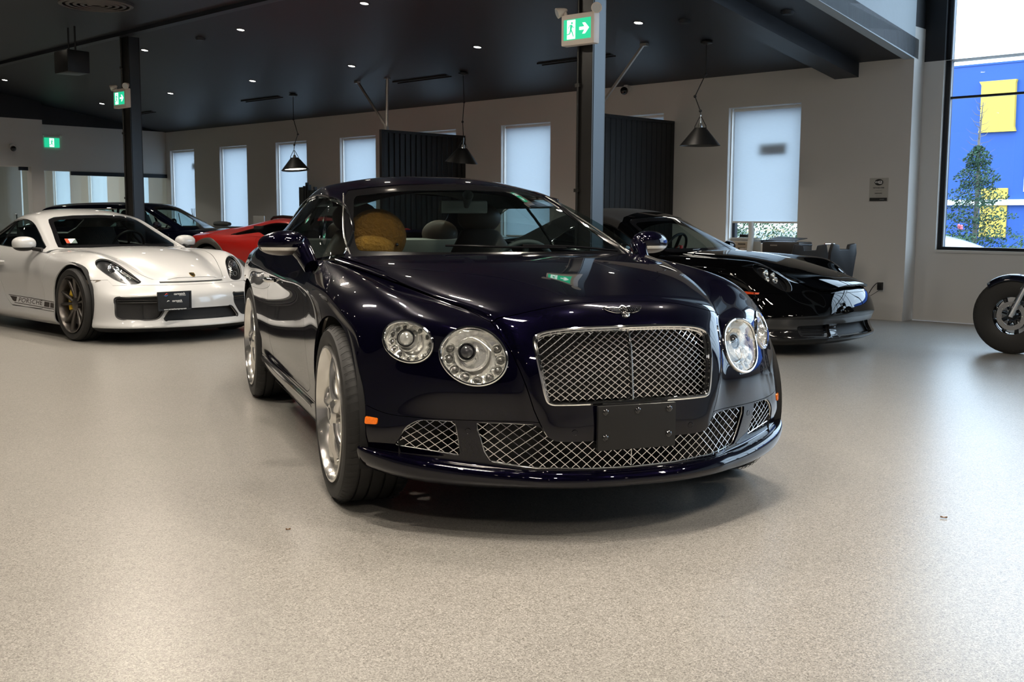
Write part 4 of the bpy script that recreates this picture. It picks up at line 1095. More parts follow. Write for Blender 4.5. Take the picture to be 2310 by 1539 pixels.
    # base line
    b = RB(); b.box(-22.5, VC-.012, 0, UF, VC, .10); b.build('baseboard_back', M['wall'], kind='structure')
    # ---- steel columns
    def column(u, w, lab):
        t = at('steel_column', u, 7.36, 0, lab, 'column', 'black steel columns')
        zt = zceil(VF)-.07
        b = MB(); b.box(-w/2, -.085, 0, w/2, -.073, zt); b.box(-w/2, .073, 0, w/2, .085, zt); b.box(-.006, -.073, 0, .006, .073, zt); b.build('web_and_flanges', M['col_black'], t)
        b = MB(); b.box(w/2-.004, -.070, 0, w/2+.004, .070, zt); b.build('daylit_face', M['col_daylit'], t)  # lighter, bluer side plate: daylight on this face put into the colour
        b = MB(); b.tube([(-w/2+.02, -.10, 0), (-w/2+.02, -.10, zt)], .011, 8); b.build('conduit', M['col_black'], t)
        for z in (.5, 1.4, 2.3, 3.2): 
            c = MB(); c.cbox((-w/2+.02, -.10, z), (.05, .026, .03)); c.build('conduit_clip', M['col_black'], t)
    M['col_daylit'] = mat('daylit_column_face', (.05, .055, .06), .28, .6, noise=(3, .1))
    column(-6.285, .17, 'tall black steel column right of the blue coupe, topped by a green exit sign')
    column(-14.70, .20, 'black steel column standing behind the white sports car')
    # ---- running-man exit signs
    def sign_faces(t, W, Hh, arrow, y):
        b = MB(); b.box(-W/2, y, -Hh/2, W/2, y+.004, Hh/2); b.build('green_panel', M['sign_green'], t)
        def flat(polys, nm, m, dy):
            q = MB()
            for pl in polys:
                n_ = len(pl); q.add([(x*W, y-dy, z*W) for x, z in pl]+[(x*W, y-dy+.0015, z*W) for x, z in pl], [tuple(range(n_)), tuple(range(2*n_-1, n_-1, -1))]+[(i, n_+i, n_+(i+1) % n_, (i+1) % n_) for i in range(n_)])
            return q.build(nm, m, t)
        ox = -.20 if arrow else 0.
        hz = Hh/W/2*.93
        flat([[(ox-.17, -hz), (ox+.14, -hz), (ox+.14, hz), (ox-.17, hz)]], 'doorway', M['sign_white'], .002)
        s = hz/.5
        def L(a, b_, w1, w2):
            a = np.array(a); b_ = np.array(b_); d = b_-a; d = d/np.linalg.norm(d); n_ = np.array([-d[1], d[0]]); return [tuple((p*s+[ox, 0])) for p in (a+n_*w1, b_+n_*w2, b_-n_*w2, a-n_*w1)]
        head = [(ox+s*(.03+.055*math.cos(a)), s*(.33+.06*math.sin(a))) for a in np.linspace(0, 2*PI, 16, endpoint=False)]
        man = [head, L((.0, .24), (-.05, -.02), .07, .055), L((-.03, .0), (.07, -.20), .04, .03), L((.07, -.19), (.13, -.38), .03, .022), L((-.05, .0), (-.10, -.20), .045, .035), L((-.09, -.21), (-.30, -.25), .03, .022),
               L((.02, .22), (.10, .10), .022, .018), L((.10, .10), (.21, .11), .018, .014), L((-.02, .23), (-.14, .20), .022, .018), L((-.13, .21), (-.21, .07), .018, .014)]
        flat(man, 'running_figure', M['sign_green'], .004)
        if arrow:
            k = s*.9; cx = .26
            flat([[(cx-.17*1, .045), (cx+.02, .045), (cx-.06, .16), (cx+.045, .16), (cx+.19, 0), (cx+.045, -.16), (cx-.06, -.16), (cx+.02, -.045), (cx-.17, -.045)]], 'arrow', M['sign_white'], .002)
    def exit_sign(u, v, z, lab, tilt=0):
        t = at('exit_sign', u, v, z, lab, 'exit sign', 'exit signs on the columns', tilt)
        b = MB(); b.box(-.175, -.03, -.13, .175, .05, .13); b.build('housing', M['sign_housing'], t, bevel=.012)
        sign_faces(t, .285, .17, True, -.0345)
        for sx in (-1, 1):
            b = MB(); b.tube([(sx*.150, .01, .12), (sx*.165, .005, .165)], .016, 10)
            d = Vector((sx*.55, -.75, -.35)).normalized(); c = Vector((sx*.185, -.01, .165))
            b.tube([c-d*.05, c-d*.035, c, c+d*.035, c+d*.045], [.010, .022, .034, .044, .045], 18); b.build('lamp_head', M['sign_housing'], t)
            b = MB(); b.tube([c+d*.044, c+d*.048], [.038, .038], 18); b.build('lamp_lens', M['lens_grey'], t)
    M['lens_grey'] = mat('frosted_lamp_lens', (.55, .56, .55), .25, 0, .5, noise=(60, .05))
    exit_sign(-6.262, 7.17, 2.75, 'cream exit sign with running figure and arrow on the right steel column', .06)
    exit_sign(-14.63, 7.17, 2.76, 'cream exit sign with running figure and arrow on the left steel column', .02)
    t = at('exit_sign', ue+.015, 9.53, 2.615, 'wide green exit sign with centred running figure on the grey end wall', 'exit sign', None, PI/2)
    sign_faces(t, .31, .19, False, -.012)
    b = MB(); b.box(-.17, -.004, .10, .17, .03, .135); b.build('canopy', M['white_plastic'], t, bevel=.006)
    for sx in (-1, 1):
        b = MB(); b.ball((sx*.19, -.02, .14), .032, 12, 8, sc=(1, 1.2, .9)); b.build('lamp_head', M['white_plastic'], t)
    # ---- slatted screens hung from the ceiling
    def screen(u, v0, lab, bright):
        t = at('slatted_screen', u, v0, 0, lab, 'room divider', 'black slatted dividers'); n = 16; L_ = VC-v0-.02; p = L_/n
        b = MB(); b.box(-.02, 0, 2.40, .02, L_, 2.44); b.box(-.02, 0, .05, .02, L_, .10); b.box(-.025, 0, .05, .025, .05, 2.44); b.build('frame', M['slat'], t)
        for k in range(n):
            c = MB(); a = -.15 if bright else -.04; w = p*.525; y = .06+p*(k+.45); dx = w*math.sin(a); dy = w*math.cos(a)
            c.add([(x*1, q, z) for z in (.10, 2.40) for x, q in ((-dx-.006, y-dy), (-dx+.006, y-dy-.0), (dx+.006, y+dy), (dx-.006, y+dy))], [(0,3,2,1),(4,5,6,7),(0,1,5,4),(1,2,6,5),(2,3,7,6),(3,0,4,7)])
            c.build('slat', M['slat'], t)
        zt = zceil(v0+.14)
        b = MB(); b.tube([(0, .12, 2.47), (0, .14, zt)], .022, 10); b.build('hanger_tube', M['galv'], t)
        s_ = -1 if bright else 1
        b = MB(); b.tube([(0, .12, 2.48), (s_*.70, .12, zceil(v0+.12))], .020, 4, smooth=False); b.build('brace', M['galv'], t)
        b = MB(); b.cbox((0, .12, 2.465), (.05, .05, .05)); b.build('bracket', M['galv'], t)
        b = MB(); b.cbox((s_*.70, .12, zceil(v0+.12)-.015), (.09, .06, .03)); b.build('ceiling_plate', M['galv'], t); b = MB(); b.cbox((0, .14, zt-.01), (.07, .07, .02)); b.build('ceiling_plate', M['galv'], t)
    screen(-12.90, 10.33, 'black slatted room divider with bright gaps, hung above the blue coupe roof', True)
    screen(-8.83, 10.35, 'black slatted room divider behind the black sports car, right of the steel column', False)
    # ---- hanging cone lamps
    def pendant(pts, lab, tilt, lit):
        u0, z0 = pts[0]; t = at('pendant_lamp', u0, 10.65, z0, lab, 'pendant lamp', 'hanging cone lamps')
        Q = [Vector((u-u0, 0, z-z0)) for u, z in pts]
        b = MB(); b.lathe([(.001, .0), (.07, -.002), (.07, -.02), (.03, -.035), (.001, -.035)], 24, 'z'); b.build('ceiling_canopy', M['lamp_black'], t)
        for i in range(len(Q)-2):
            b = MB(); b.tube([Q[i], Q[i+1]], .006, 8); b.build('arm', M['lamp_black'], t)
            if i: c = MB(); c.ball(tuple(Q[i]), .018, 12, 8); c.build('joint', M['lamp_black'], t)
        top = Q[-2]; bot = Q[-1]; d = (bot-top).normalized(); d = Vector((math.sin(tilt), 0, -math.cos(tilt)))
        sh = empty('lamp_head', top, 0, parent=t)
        rot = (-d).to_track_quat('Z', 'Y').to_matrix().to_4x4()
        H_ = .20; y0 = -.15
        b = MB(); b.M = rot; b.lathe([(.235, y0-H_), (.070, y0), (.066, y0+.004), (.050, y0+.006), (.048, y0+.002), (.064, y0-.006), (.228, y0-H_)], 40, 'z'); b.build('lamp_shade', M['lamp_black'], sh)
        b = MB(); b.M = rot
        b.tube([(-.075, 0, y0-.005), (-.078, 0, y0+.02), (-.01, 0, -.02), (.01, 0, -.02), (.078, 0, y0+.02), (.075, 0, y0-.005)], .005, 6); b.tube([(-.085, 0, y0+.0), (.085, 0, y0+.0)], .006, 6); b.build('yoke', M['lamp_black'], sh)
        b = MB(); b.M = rot; b.lathe([(.001, y0+.06), (.018, y0+.055), (.026, y0+.03), (.030, y0+.0)], 16, 'z'); b.tube([(0, 0, 0), (0, 0, y0+.05)], .007, 8); b.build('socket', M['chrome_s'], sh)
        b = MB(); b.M = rot; b.lathe([(.20, y0-H_*.86), (.001, y0-H_*.86)], 32, 'z'); b.build('diffuser', M['bulb'], sh)
        return t, rw(u0, 10.65, z0)+Vector((RT.x*top.x, RT.y*top.x, top.z)), d
    M['bulb'] = mat('opal_diffuser', (.8, .78, .7), .5, emit=(1, .93, .80), estr=3.5, noise=(9, .02))
    return pendant
PEND = build_room()
# ================================================================== lamps, fittings and furniture of the showroom
PENDS = [
 PEND([(-15.60,3.165),(-15.60,2.76),(-15.48,2.51),(-15.59,2.34),(-15.60,2.27),(0,0)], 'hanging black cone lamp in front of the third narrow window, leftmost of the cone lamps', .10, False),
 PEND([(-11.45,3.165),(-11.43,2.76),(-11.46,2.49),(-11.44,2.27),(0,0)], 'lit hanging black cone lamp above the blue coupe roof, glowing white underneath', -.12, True),
 PEND([(-7.38,3.165),(-7.38,2.80),(-7.52,2.56),(-7.44,2.39),(-7.435,2.345),(0,0)], 'hanging black cone lamp with zigzag arm against the bare wall left of the rightmost blind', .0, True)]
def light(kind, name, loc, energy, col, **k):
    l = bpy.data.lights.new(name, kind); l.energy = energy; l.color = col
    for a, v in k.items(): setattr(l, a, v)
    o = bpy.data.objects.new(name, l); COL.objects.link(o); o.location = loc; return o
WARM = (1, .89, .75); 
def lamps():
    # recessed downlights
    def down(u, v, z, tilt, lab, E, r=.045, ang=1.9, proto=[None]):
        t = at('downlight', u, v, z, lab, 'ceiling light', 'recessed ceiling downlights'); t.rotation_euler = (tilt, 0, RZ) if not tilt else (Matrix.Rotation(RZ, 3, 'Z') @ Matrix.Rotation(-tilt, 3, 'X')).to_euler()
        b = MB(); b.lathe([(r*1.5, .0), (r*1.5, -.004), (r*1.1, -.006), (r, .001)], 24, 'z'); b.build('trim_ring', M['ceil'], t)
        b = MB(); b.lathe([(r, -.001), (.0005, -.0015)], 24, 'z'); b.build('lens', M['lamp_glow'], t)
        light('SPOT', 'downlight_beam', rw(u, v, z-.03), E, WARM, spot_size=ang, spot_blend=.6, shadow_soft_size=.045)
    tl = math.atan(SL)
    lab = 'small round downlight recessed in the dark ceiling'
    for u in (-20.79, -18.11, -15.46, -12.87, -10.26, -7.69): down(u, 9.79, zceil(9.79)-.002, tl, lab, 26)
    for u in (-20.72, -15.43, -12.81, -10.20): down(u, 7.95, zceil(7.95)-.002, tl, lab, 34)
    zf = zceil(0)-.024
    for v in (5.7, 3.3, .9, -1.8):
        for u in (-18.1, -15.4, -12.8 if v != 5.7 else -12.0, -10.2, -7.6, -5.0, -2.4, .2, 2.8): down(u, v, zf, 0, lab, 70)
    # long light panels in the flat ceiling
    for i, (u, v, k) in enumerate([(-5.75, 4.25, .36), (-2.9, 4.6, 1), (.3, 4.6, 1), (-6.1, 1.9, .8), (-2.9, 1.9, 1), (.3, -.5, 1), (-9.3, 4.6, 1)]):
        t = at('light_panel', u, v, zf-.02, 'flat rectangular light panel on the near ceiling', 'ceiling light', 'flat light panels')
        b = MB(); b.box(-.52*k, -.11*k, -.02, .52*k, .11*k, .018); b.build('housing', M['white_plastic'], t); b = MB(); b.box(-.49*k, -.085*k, -.023, .49*k, .085*k, -.0205); b.build('diffuser', M['panel_glow'], t)
        o = light('AREA', 'panel_beam', rw(u, v, zf-.05), 36*k, WARM, shape='RECTANGLE', size=.95*k, size_y=.16*k); o.rotation_euler = (0, 0, RZ)
    # ceiling fittings
    t = at('round_air_diffuser', -12.84, 6.02, zceil(0)-.022, 'large round air diffuser in the near dark ceiling at top left', 'air vent')
    b = MB(); 
    for r in (.42, .34, .26, .18, .10): b.lathe([(r, 0), (r, -.03), (r-.035, -.04), (r-.045, -.03), (r-.02, 0)], 40, 'z')
    b.build('rings', M['vent_grey'], t)
    t = at('ceiling_speaker', -14.62, 6.5, 3.20, 'black box loudspeaker hanging from the dark ceiling at left', 'loudspeaker')
    b = MB(); b.prism([(-.21, -.16), (.21, -.16), (.17, .16), (-.17, .16)], -.17, .12); b.build('cabinet', M['lamp_black'], t, bevel=.02)
    b = MB(); b.tube([(-.10, 0, .10), (-.10, 0, .44)], .012, 8); b.tube([(.10, 0, .10), (.10, 0, .44)], .012, 8); b.build('bracket', M['lamp_black'], t)
    for ua, ub, v, lab in ((-17.17, -16.02, 10.68, 'slot air vent in the dark ceiling left of the leftmost cone lamp'), (-10.04, -8.80, 10.71, 'slot air vent in the dark ceiling behind the right steel column'), (-13.0, -11.8, 10.7, 'slot air vent in the dark ceiling between two cone lamps'), (-21.4, -20.3, 10.6, 'slot air vent in the dark ceiling near the far left corner')):
        z = zceil(v); t = at('slot_vent', (ua+ub)/2, v, z, lab, 'air vent'); b = MB(); w = (ub-ua)/2
        b.box(-w, -.055, -.012, w, -.045, .01); b.box(-w, .045, -.020, w, .055, .002); b.box(-w, -.045, -.003, w, .045, .012); b.build('slot', M['dark'], t)
    for u, v in ((-13.83, 7.95), (-7.17, 9.93), (-6.02, 10.1)):
        t = at('smoke_detector', u, v, zceil(v), 'small dark disc fitting on the ceiling', 'detector', 'ceiling discs'); b = MB(); b.lathe([(.001, -.03), (.055, -.03), (.07, -.01), (.07, .02)], 24, 'z'); b.build('body', M['ceil'], t)
    # cameras
    def dome(u, v, z, lab, rz=0.):
        t = at('security_camera', u, v, z, lab, 'security camera', None, rz); b = MB(); b.tube([(0, .0, .04), (0, -.05, .03)], .05, 18); b.build('mount', M['white_plastic'], t)
        b = MB(); b.ball((0, -.09, -.01), .055, 18, 12); b.build('dome', M['gloss_black'], t)
    dome(-9.62, VC, 2.90, 'small white and black security camera high on the wall right of the steel column')
    dome(-22.29, 8.62, 2.45, 'small dome camera on the white wall at the far left', PI/2)
M['vent_grey'] = mat('dark_grey_vent', (.08, .075, .07), .5, noise=(12, .1))
lamps()
def props():
    # wifi notice
    t = at('wifi_notice', -5.91, VC-.004, 1.50, 'clear wall notice with round wifi mark and lines of print, right of the blinds', 'sign')
    b = MB(); b.box(-.115, -.006, -.135, .115, 0, .135); b.build('clear_plate', M['notice'], t)
    def flat_text(body, size, x, z, m, y=-.0075, bold=True):
        me = text_mesh(body, size, .0004, bold=bold); o = mesh_obj('writing', me, m, t); o.rotation_euler = (PI/2, 0, 0); o.location = (x, y, z)
    b = MB(); n_ = 28; b.prism([(.052*math.cos(2*PI*k/n_), .036*math.sin(2*PI*k/n_)) for k in range(n_)], -.001, .001); o = b.build('round_mark', M['black_print'], t); o.rotation_euler = (PI/2, 0, 0); o.location = (0, -.0075, .085)
    b = MB(); b.prism(rpoly([(-.003, -.018), (.040, -.018), (.040, .018), (-.003, .018)], .012), -.001, .001); o = b.build('mark_field', M['white_print'], t); o.rotation_euler = (PI/2, 0, 0); o.location = (0, -.0092, .085)
    flat_text('Wi', .036, -.025, .085, M['white_print'], -.0105); flat_text('Fi', .036, .020, .085, M['black_print'], -.0115)
    flat_text('NETWORK NAME', .017, 0, .022, M['black_print']); flat_text('CLIENT WIFI', .014, 0, -.010, M['grey_print'], bold=False); flat_text('PASSWORD', .017, 0, -.042, M['black_print']); flat_text('WELCOME', .013, 0, -.072, M['grey_print'], bold=False)
    b = MB(); b.box(-.105, -.010, -.128, .105, -.0062, -.092); b.build('black_strip', M['black_print'], t); flat_text('carmatch', .015, .045, -.110, M['grey_print'], -.011)
    # socket with a charger lead
    t = at('wall_socket', -5.83, VC, .39, 'black plug and looping cable at a wall socket behind the black sports car nose', 'power plug')
    b = MB(); b.box(-.035, -.008, -.06, .035, 0, .06); b.build('socket_plate', M['white_plastic'], t)
    b = MB(); b.box(-.028, -.055, -.045, .028, -.008, .045); b.build('plug', M['lamp_black'], t, bevel=.006)
    b = MB(); b.tube(spline([(0, -.04, .04), (-.04, -.05, .03), (-.10, -.06, -.05), (-.16, -.06, -.18), (-.20, -.06, -.30), (-.25, -.06, -.38)], 6), .005, 6); b.build('cable', M['lamp_black'], t)
    b = MB(); b.tube(spline([(0, -.04, -.04), (-.05, -.05, -.08), (-.12, -.06, -.13), (-.17, -.06, -.19)], 6), .003, 6); b.build('thin_cable', M['lamp_black'], t)
    # desk group under the rightmost window
    t = at('desk', -7.42, 11.35, 0, 'long pale desk under the rightmost blind, behind the black sports car', 'desk')
    b = MB(); b.box(-.75, -.36, .70, .75, .36, .735); b.build('desk_top', M['wood_pale'], t, bevel=.004)
    for x in (-.72, .69):
        for y in (-.33, .30): c = MB(); c.box(x, y, 0, x+.03, y+.03, .70); c.build('leg', M['frame_black'], t)
    t = at('drawer_unit', -7.22, 11.26, .735, 'small birch desktop drawer unit beside the rightmost window', 'drawer unit')
    b = MB(); b.box(-.19, -.14, 0, .17, .14, .155); b.build('cabinet_body', M['wood_pale'], t)
    for z0_, z1_ in ((.105, .148), (.056, .100), (.008, .051)):
        c = MB(); c.box(-.10, -.148, z0_, .165, -.141, z1_); d_ = c.build('drawer', M['wood_pale'], t); c = MB(); c.box(.04, -.156, (z0_+z1_)/2-.004, .14, -.149, (z0_+z1_)/2+.006); c.build('drawer_pull', M['lamp_black'], d_)
    t = at('desk_screen', -6.62, 11.25, .735, 'wide dark brown box on the desk left of two black chairs', 'printer')
    b = MB(); b.box(-.23, -.15, 0, .25, .15, .165); b.build('casing', M['screen_black'], t, bevel=.02); b = MB(); b.box(-.12, -.153, .115, -.03, -.150, .13); b.build('maker_plate', M['galv'], t)
    t = at('folder', -6.66, 11.25, .905, 'black open folder lying on top of the wide dark box', 'folder')
    b = MB(); b.add([(-.16, -.12, .005), (.20, -.12, 0), (.24, .12, .03), (-.14, .12, .045), (-.16, -.12, .011), (.20, -.12, .006), (.24, .12, .036), (-.14, .12, .051)], [(0,3,2,1),(4,5,6,7),(0,1,5,4),(1,2,6,5),(2,3,7,6),(3,0,4,7)]); b.build('cover', M['lamp_black'], t)
    t = at('paper_stack', -7.20, 11.26, .89, 'loose white papers on the birch drawer unit', 'paper'); b = MB()
    for k in range(6): b.box(-.17+.01*k, -.12+.008*(k % 3), .008*k, .15+.012*(k % 2), .11, .008*k+.005)
    b.build('sheets', M['paper'], t)
    t = at('desk_gadget', -7.16, 11.22, .94, 'small black gadget on the loose papers', 'gadget'); b = MB(); b.box(-.05, -.04, 0, .05, .04, .035); b.build('casing', M['lamp_black'], t, bevel=.01)
    t = at('paper_roll', -6.97, 11.06, .735, 'tall white paper tube standing in front of the rightmost window', 'paper roll')
    b = MB(); b.tube([(-.02, 0, 0), (-.012, 0, .13), (.0, 0, .26), (-.012, 0, .385)], [.034, .034, .033, .031], 20); b.build('tube', M['paper'], t)
    t = at('paper_cup', -7.08, 11.06, .735, 'small cream paper cup at the foot of the white tube', 'cup'); b = MB(); b.lathe([(.028, 0), (.038, .08), (.036, .08), (.026, .004), (.001, .004)], 24, 'z'); b.build('cup_wall', M['sign_housing'], t)
    def chair(u, v, rz, lab):
        t = at('office_chair', u, v, 0, lab, 'chair', 'black chairs at the desk', rz)
        # back with a cut-out grip
        b = MB(); pts = [(-.22, .46), (-.235, .80), (-.19, .875), (-.10, .885)]
        outer = [(-.17,.46),(.17,.46),(.19,.80),(.165,.905),(.075,.890),(.065,.84),(-.065,.84),(-.075,.890),(-.165,.905),(-.19,.80)]
        b.prism(outer, -.025, .025); o = b.build('backrest', M['chair_black'], t, bevel=.012); o.rotation_euler = (PI/2-.12, 0, 0); o.location = (0, .16, .0)
        b = MB(); b.tube([(-.07, .052, .884), (.07, .052, .884)], .010, 8); b.build('grip_bar', M['chrome_s'], t)
        b = MB(); b.box(-.18, -.26, .42, .18, .16, .49); b.build('seat', M['chair_black'], t, bevel=.02)
        for x, y in ((-.16, -.22), (.16, -.22), (-.16, .14), (.16, .14)): c = MB(); c.tube([(x, y, 0), (x*.95, y*.95, .43)], .013, 8); c.build('leg', M['chrome_s'], t)
    M['chair_black'] = mat('black_leatherette', (.022, .024, .028), .38, bump=(150, .15, .001), noise=(12, .1))
    chair(-6.02, 10.60, PI+.75, 'black desk chair with a slotted backrest, left one of the pair by the wall'); chair(-6.10, 11.22, PI+1.25, 'black desk chair turned sideways, right one of the pair by the wall')
    t = at('window_sticker', -7.37, VC+.155, 2.04, 'dark rectangular sign showing through the rightmost roller blind', 'sign'); b = MB(); b.box(-.19, -.045, -.068, .19, -.040, .068); b.build('plate', M['screen_black'], t)
    t = at('window_sticker', -21.45, VC+.155, 2.22, 'small dark rectangular sign behind the leftmost roller blind', 'sign'); b = MB(); b.box(-.14, -.045, -.06, .13, -.040, .06); b.build('plate', M['screen_black'], t)
    # left side bits
    t = at('console_table', -18.6, 11.86, 0, 'narrow grey console table along the wall under the left windows', 'table'); b = MB(); b.box(-2.7, -.15, .90, 1.8, .15, .94); b.build('desk_top', M['vent_grey'], t)
    for x in (-2.6, 1.7): c = MB(); c.box(x, -.13, 0, x+.05, .13, .90); c.build('leg', M['frame_black'], t)
    t = at('monitor', -18.54, 11.82, .94, 'small white desktop monitor standing left of the red car roof', 'monitor'); b = MB(); b.box(-.19, -.012, .03, .19, .012, .215); b.build('screen', M['white_plastic'], t, bevel=.006); b = MB(); b.box(-.03, -.01, 0, .03, .05, .04); b.box(-.08, -.05, 0, .08, .06, .008); b.build('stand', M['chrome_s'], t); b = MB(); b.ball((.09, -.013, .07), .008, 8, 6); b.build('logo', M['black_print'], t)
    t = at('cushion_roll', -19.91, 11.82, .94, 'low grey rolled bundle on the desk under the second window', 'bundle'); b = MB(); b.tube([(-.28, 0, .05), (-.1, .01, .055), (.15, 0, .05), (.30, 0, .045)], [.04, .05, .05, .035], 14); b.build('roll', M['vent_grey'], t)
    t = at('reed_diffuser', -21.04, 11.82, .94, 'reed diffuser with thin dark sticks in front of the leftmost blind', 'diffuser'); b = MB(); b.lathe([(.001, 0), (.04, 0), (.04, .07), (.015, .09), (.015, .11)], 20, 'z'); b.build('bottle', M['green_glass'], t)
    for k, (dx, dy) in enumerate(((-.09, .02), (-.05, -.02), (.0, .03), (.03, -.02))): c = MB(); c.tube([(0, 0, .02), (dx, dy, .36)], .004, 5); c.build('reed', M['lamp_black'], t)
    t = at('display_board', -16.7, 11.65, 0, 'black upright board with short posts behind the blue coupe roof', 'board'); b = MB(); b.box(-.20, -.02, .95, .02, .02, 1.68); b.box(.06, -.02, .95, .34, .02, 1.62); b.build('panel', M['lamp_black'], t)
    for x, z1 in ((-.05, 1.70), (.03, 1.76), (.10, 1.72), (.28, 1.68)): c = MB(); c.box(x-.012, -.03, 0, x+.012, .03, z1); c.build('post', M['lamp_black'], t)
    b = MB(); b.tube([(.02, 0, 1.60), (.34, 0, 1.60)], .012, 8); b.build('rail', M['lamp_black'], t)
    # dead leaf and specks on the floor

    def leaf(u, v, s, lab, rz):
        t = at('dry_leaf', u, v, .003, lab, 'leaf', None, rz); b = MB(); P = []
        for i in range(7):
            x = (i/6-.5)*2; w = .45*(1-x*x)**.8+.01; P.append([(x*s, -w*s, .002+.004*abs(x)), (x*s, 0, .000), (x*s, w*s, .002+.005*abs(x))])
        b.grid(P); b.build('blade', M['leaf'], t)
    M['leaf'] = mat('dry_brown_leaf', (.22, .12, .06), .8, noise=(60, .3))
    M['leafd'] = M['leaf']
    leaf(LEAF[0], LEAF[1], .013, 'tiny dry brown leaf on the bare floor at right', .4)
    leaf(SPECK[0], SPECK[1], .009, 'tiny dark leaf crumb on the floor at lower left', 1.1)

M['notice'] = glass_mat('clear_acrylic_plate', (.93, .93, .92), .05, 1.45, .7)
M['grey_print'] = mat('grey_print', (.28, .28, .28), .6, noise=(10, .05))
LEAF = (-1.724, 4.183); SPECK = (-3.383, 2.255)
props()
# ================================================================== outside
M['ext_blue'] = mat('deep_blue_cladding', (.014, .075, .34), .5, noise=(.5, .06))
M['ext_yellow'] = mat('yellow_cladding', (.70, .46, .06), .5, noise=(.5, .04))
M['needle'] = mat('conifer_green', (.03, .075, .04), .8, noise=(3, .4))
M['hedge'] = mat('hedge_green', (.05, .105, .045), .8, noise=(3, .45))
M['bark'] = mat('grey_bark', (.16, .14, .12), .9, noise=(6, .3))
M['asphalt'] = mat('asphalt', (.18, .18, .19), .9, noise=(2, .1))
M['grass_dry'] = mat('dry_reed_grass', (.45, .38, .22), .9, noise=(4, .3))
M['pink'] = mat('pink_blossom', (.75, .18, .22), .7, noise=(10, .2))
def leaf_cloud(b, rng, n, fn, s):
    for _ in range(n):
        c, sc = fn(); a = Vector((rng.uniform(-1, 1), rng.uniform(-1, 1), rng.uniform(-1, 1))).normalized(); q = a.orthogonal().normalized(); r = a.cross(q); k = s*sc*rng.uniform(.6, 1.3)
        b.add([c+q*k, c+r*k*.5, c-q*k, c-r*k*.5], [(0, 1, 2, 3)])
def outside():
    rng = random.Random(4)
    b = RB(); b.box(-80, 12.6, -.45, 60, 110, -.35); b.build('ground_outside', M['asphalt'], kind='structure')
    t = at('store_building', -22, 60, -.4, 'large deep-blue store building with a yellow square, seen through the tall window', 'building')
    b = MB(); b.box(-6, 0, 0, 45, 20, 9.75); b.build('wall', M['ext_blue'], t)
    c = MB(); c.box(-6.05, -.05, 9.7, 45, 20, 9.8); c.build('roof_edge', M['ext_blue'], t)
    c = MB(); P = [(-1.85, 6.15), (.05, 6.15), (-.02, 6.4), (-.05, 8.65), (.0, 8.82), (-1.92, 8.82), (-1.80, 8.62), (-1.78, 6.4)]
    c.add([(x, -.25, z) for x, z in P]+[(x, 0, z) for x, z in P], [tuple(range(8)), tuple(range(15, 7, -1))]+[(i, 8+i, 8+(i+1) % 8, (i+1) % 8) for i in range(8)]); c.build('yellow_square', M['ext_yellow'], t)
    c = MB(); c.box(-1.6, -.1, .6, -.2, 0, 3.2); c.build('yellow_reflection', M['ext_yellow'], t); c = MB(); c.box(.6, -.1, 3.0, 3.2, 0, 5.2); c.build('poster', M['paper'], t)  # lower yellow piece is a faint reflection modelled as a solid panel
    c = MB(); c.box(-6, -.3, 2.3, 45, 0, 2.6); c.build('white_band', M['paper'], t)
    # conifer with a bare top
    t = at('conifer_tree', -9.95, 25, -.4, 'green conifer with a bare dead tip standing before the blue building', 'tree')
    b = MB(); b.tube([(0, 0, 0), (.03, 0, 2.2), (.0, 0, 3.3), (.05, 0, 4.15)], [.07, .05, .03, .008], 8); b.build('trunk', M['bark'], t)
    b = MB()
    for k in range(60):
        z = 1.1+k*.051; a = k*2.4; L_ = .80*(1-(z-.9)/3.6)+.05; b.tube([(0, 0, z), (L_*.6*math.cos(a), L_*.6*math.sin(a), z+.04), (L_*math.cos(a), L_*math.sin(a), z+.14)], [.010, .006, .002], 4)
    b.build('branch', M['bark'], t)
    b = MB()
    def fn():
        h = rng.random()**1.15; z = .45+h*2.75; R_ = (1.0*(1-h)**.75+.10); 
        lobe = 1+.28*math.sin(7*h*6+rng.random()); a = rng.uniform(0, 2*PI); r = R_*lobe*math.sqrt(rng.random())
        return Vector((r*math.cos(a), r*math.sin(a)*.8, z-.12*r)), 1
    leaf_cloud(b, rng, 6500, fn, .036); o = b.build('needles', M['needle'], t, weld=False); o['kind'] = 'stuff'
    def shrub(u, v, w, h, n, lab, m, s=.030, name='hedge_bush', dep=.6, base=-.35):
        t = at(name, u, v, base, lab, 'shrub'); b = MB()
        def fn():
            a = rng.uniform(-1, 1); return Vector((a*w, rng.uniform(-dep, dep), rng.random()**.7*h*(1-.35*abs(a)**3)*(1+.12*math.sin(a*9)))), 1
        leaf_cloud(b, rng, n, fn, s); b.build('leaves', m, t, weld=False)
        c = MB(); c.tube([(0, 0, 0), (0, 0, h*.6)], .04, 6); c.build('stem', M['bark'], t)
    shrub(-7.9, 26.5, 1.1, 2.0, 6500, 'round dark green bush right of the conifer', M['hedge'])
    shrub(-10.2, 22.3, 1.3, 1.35, 6000, 'low green bush at the foot of the conifer', M['hedge'])
    shrub(-6.6, 22.0, 1.6, 1.5, 6000, 'broad green bush at the right edge of the tall window', M['hedge'])
    shrub(-12.4, 19.5, 1.2, 1.75, 5500, 'green bush with a pink bloom outside the rightmost narrow window', M['hedge'])
    shrub(-15.4, 21.5, 1.5, 1.7, 5500, 'blue-green hedge outside the narrow windows', M['needle'])
    shrub(-10.9, 18.0, .5, 1.25, 1200, 'tuft of pale dry reeds outside the rightmost narrow window', M['grass_dry'], .03, 'reed_tuft')
    t = at('rose_bloom', -12.3, 18.2, 1.28, 'pink bloom outside the rightmost narrow window', 'flower'); b = MB()
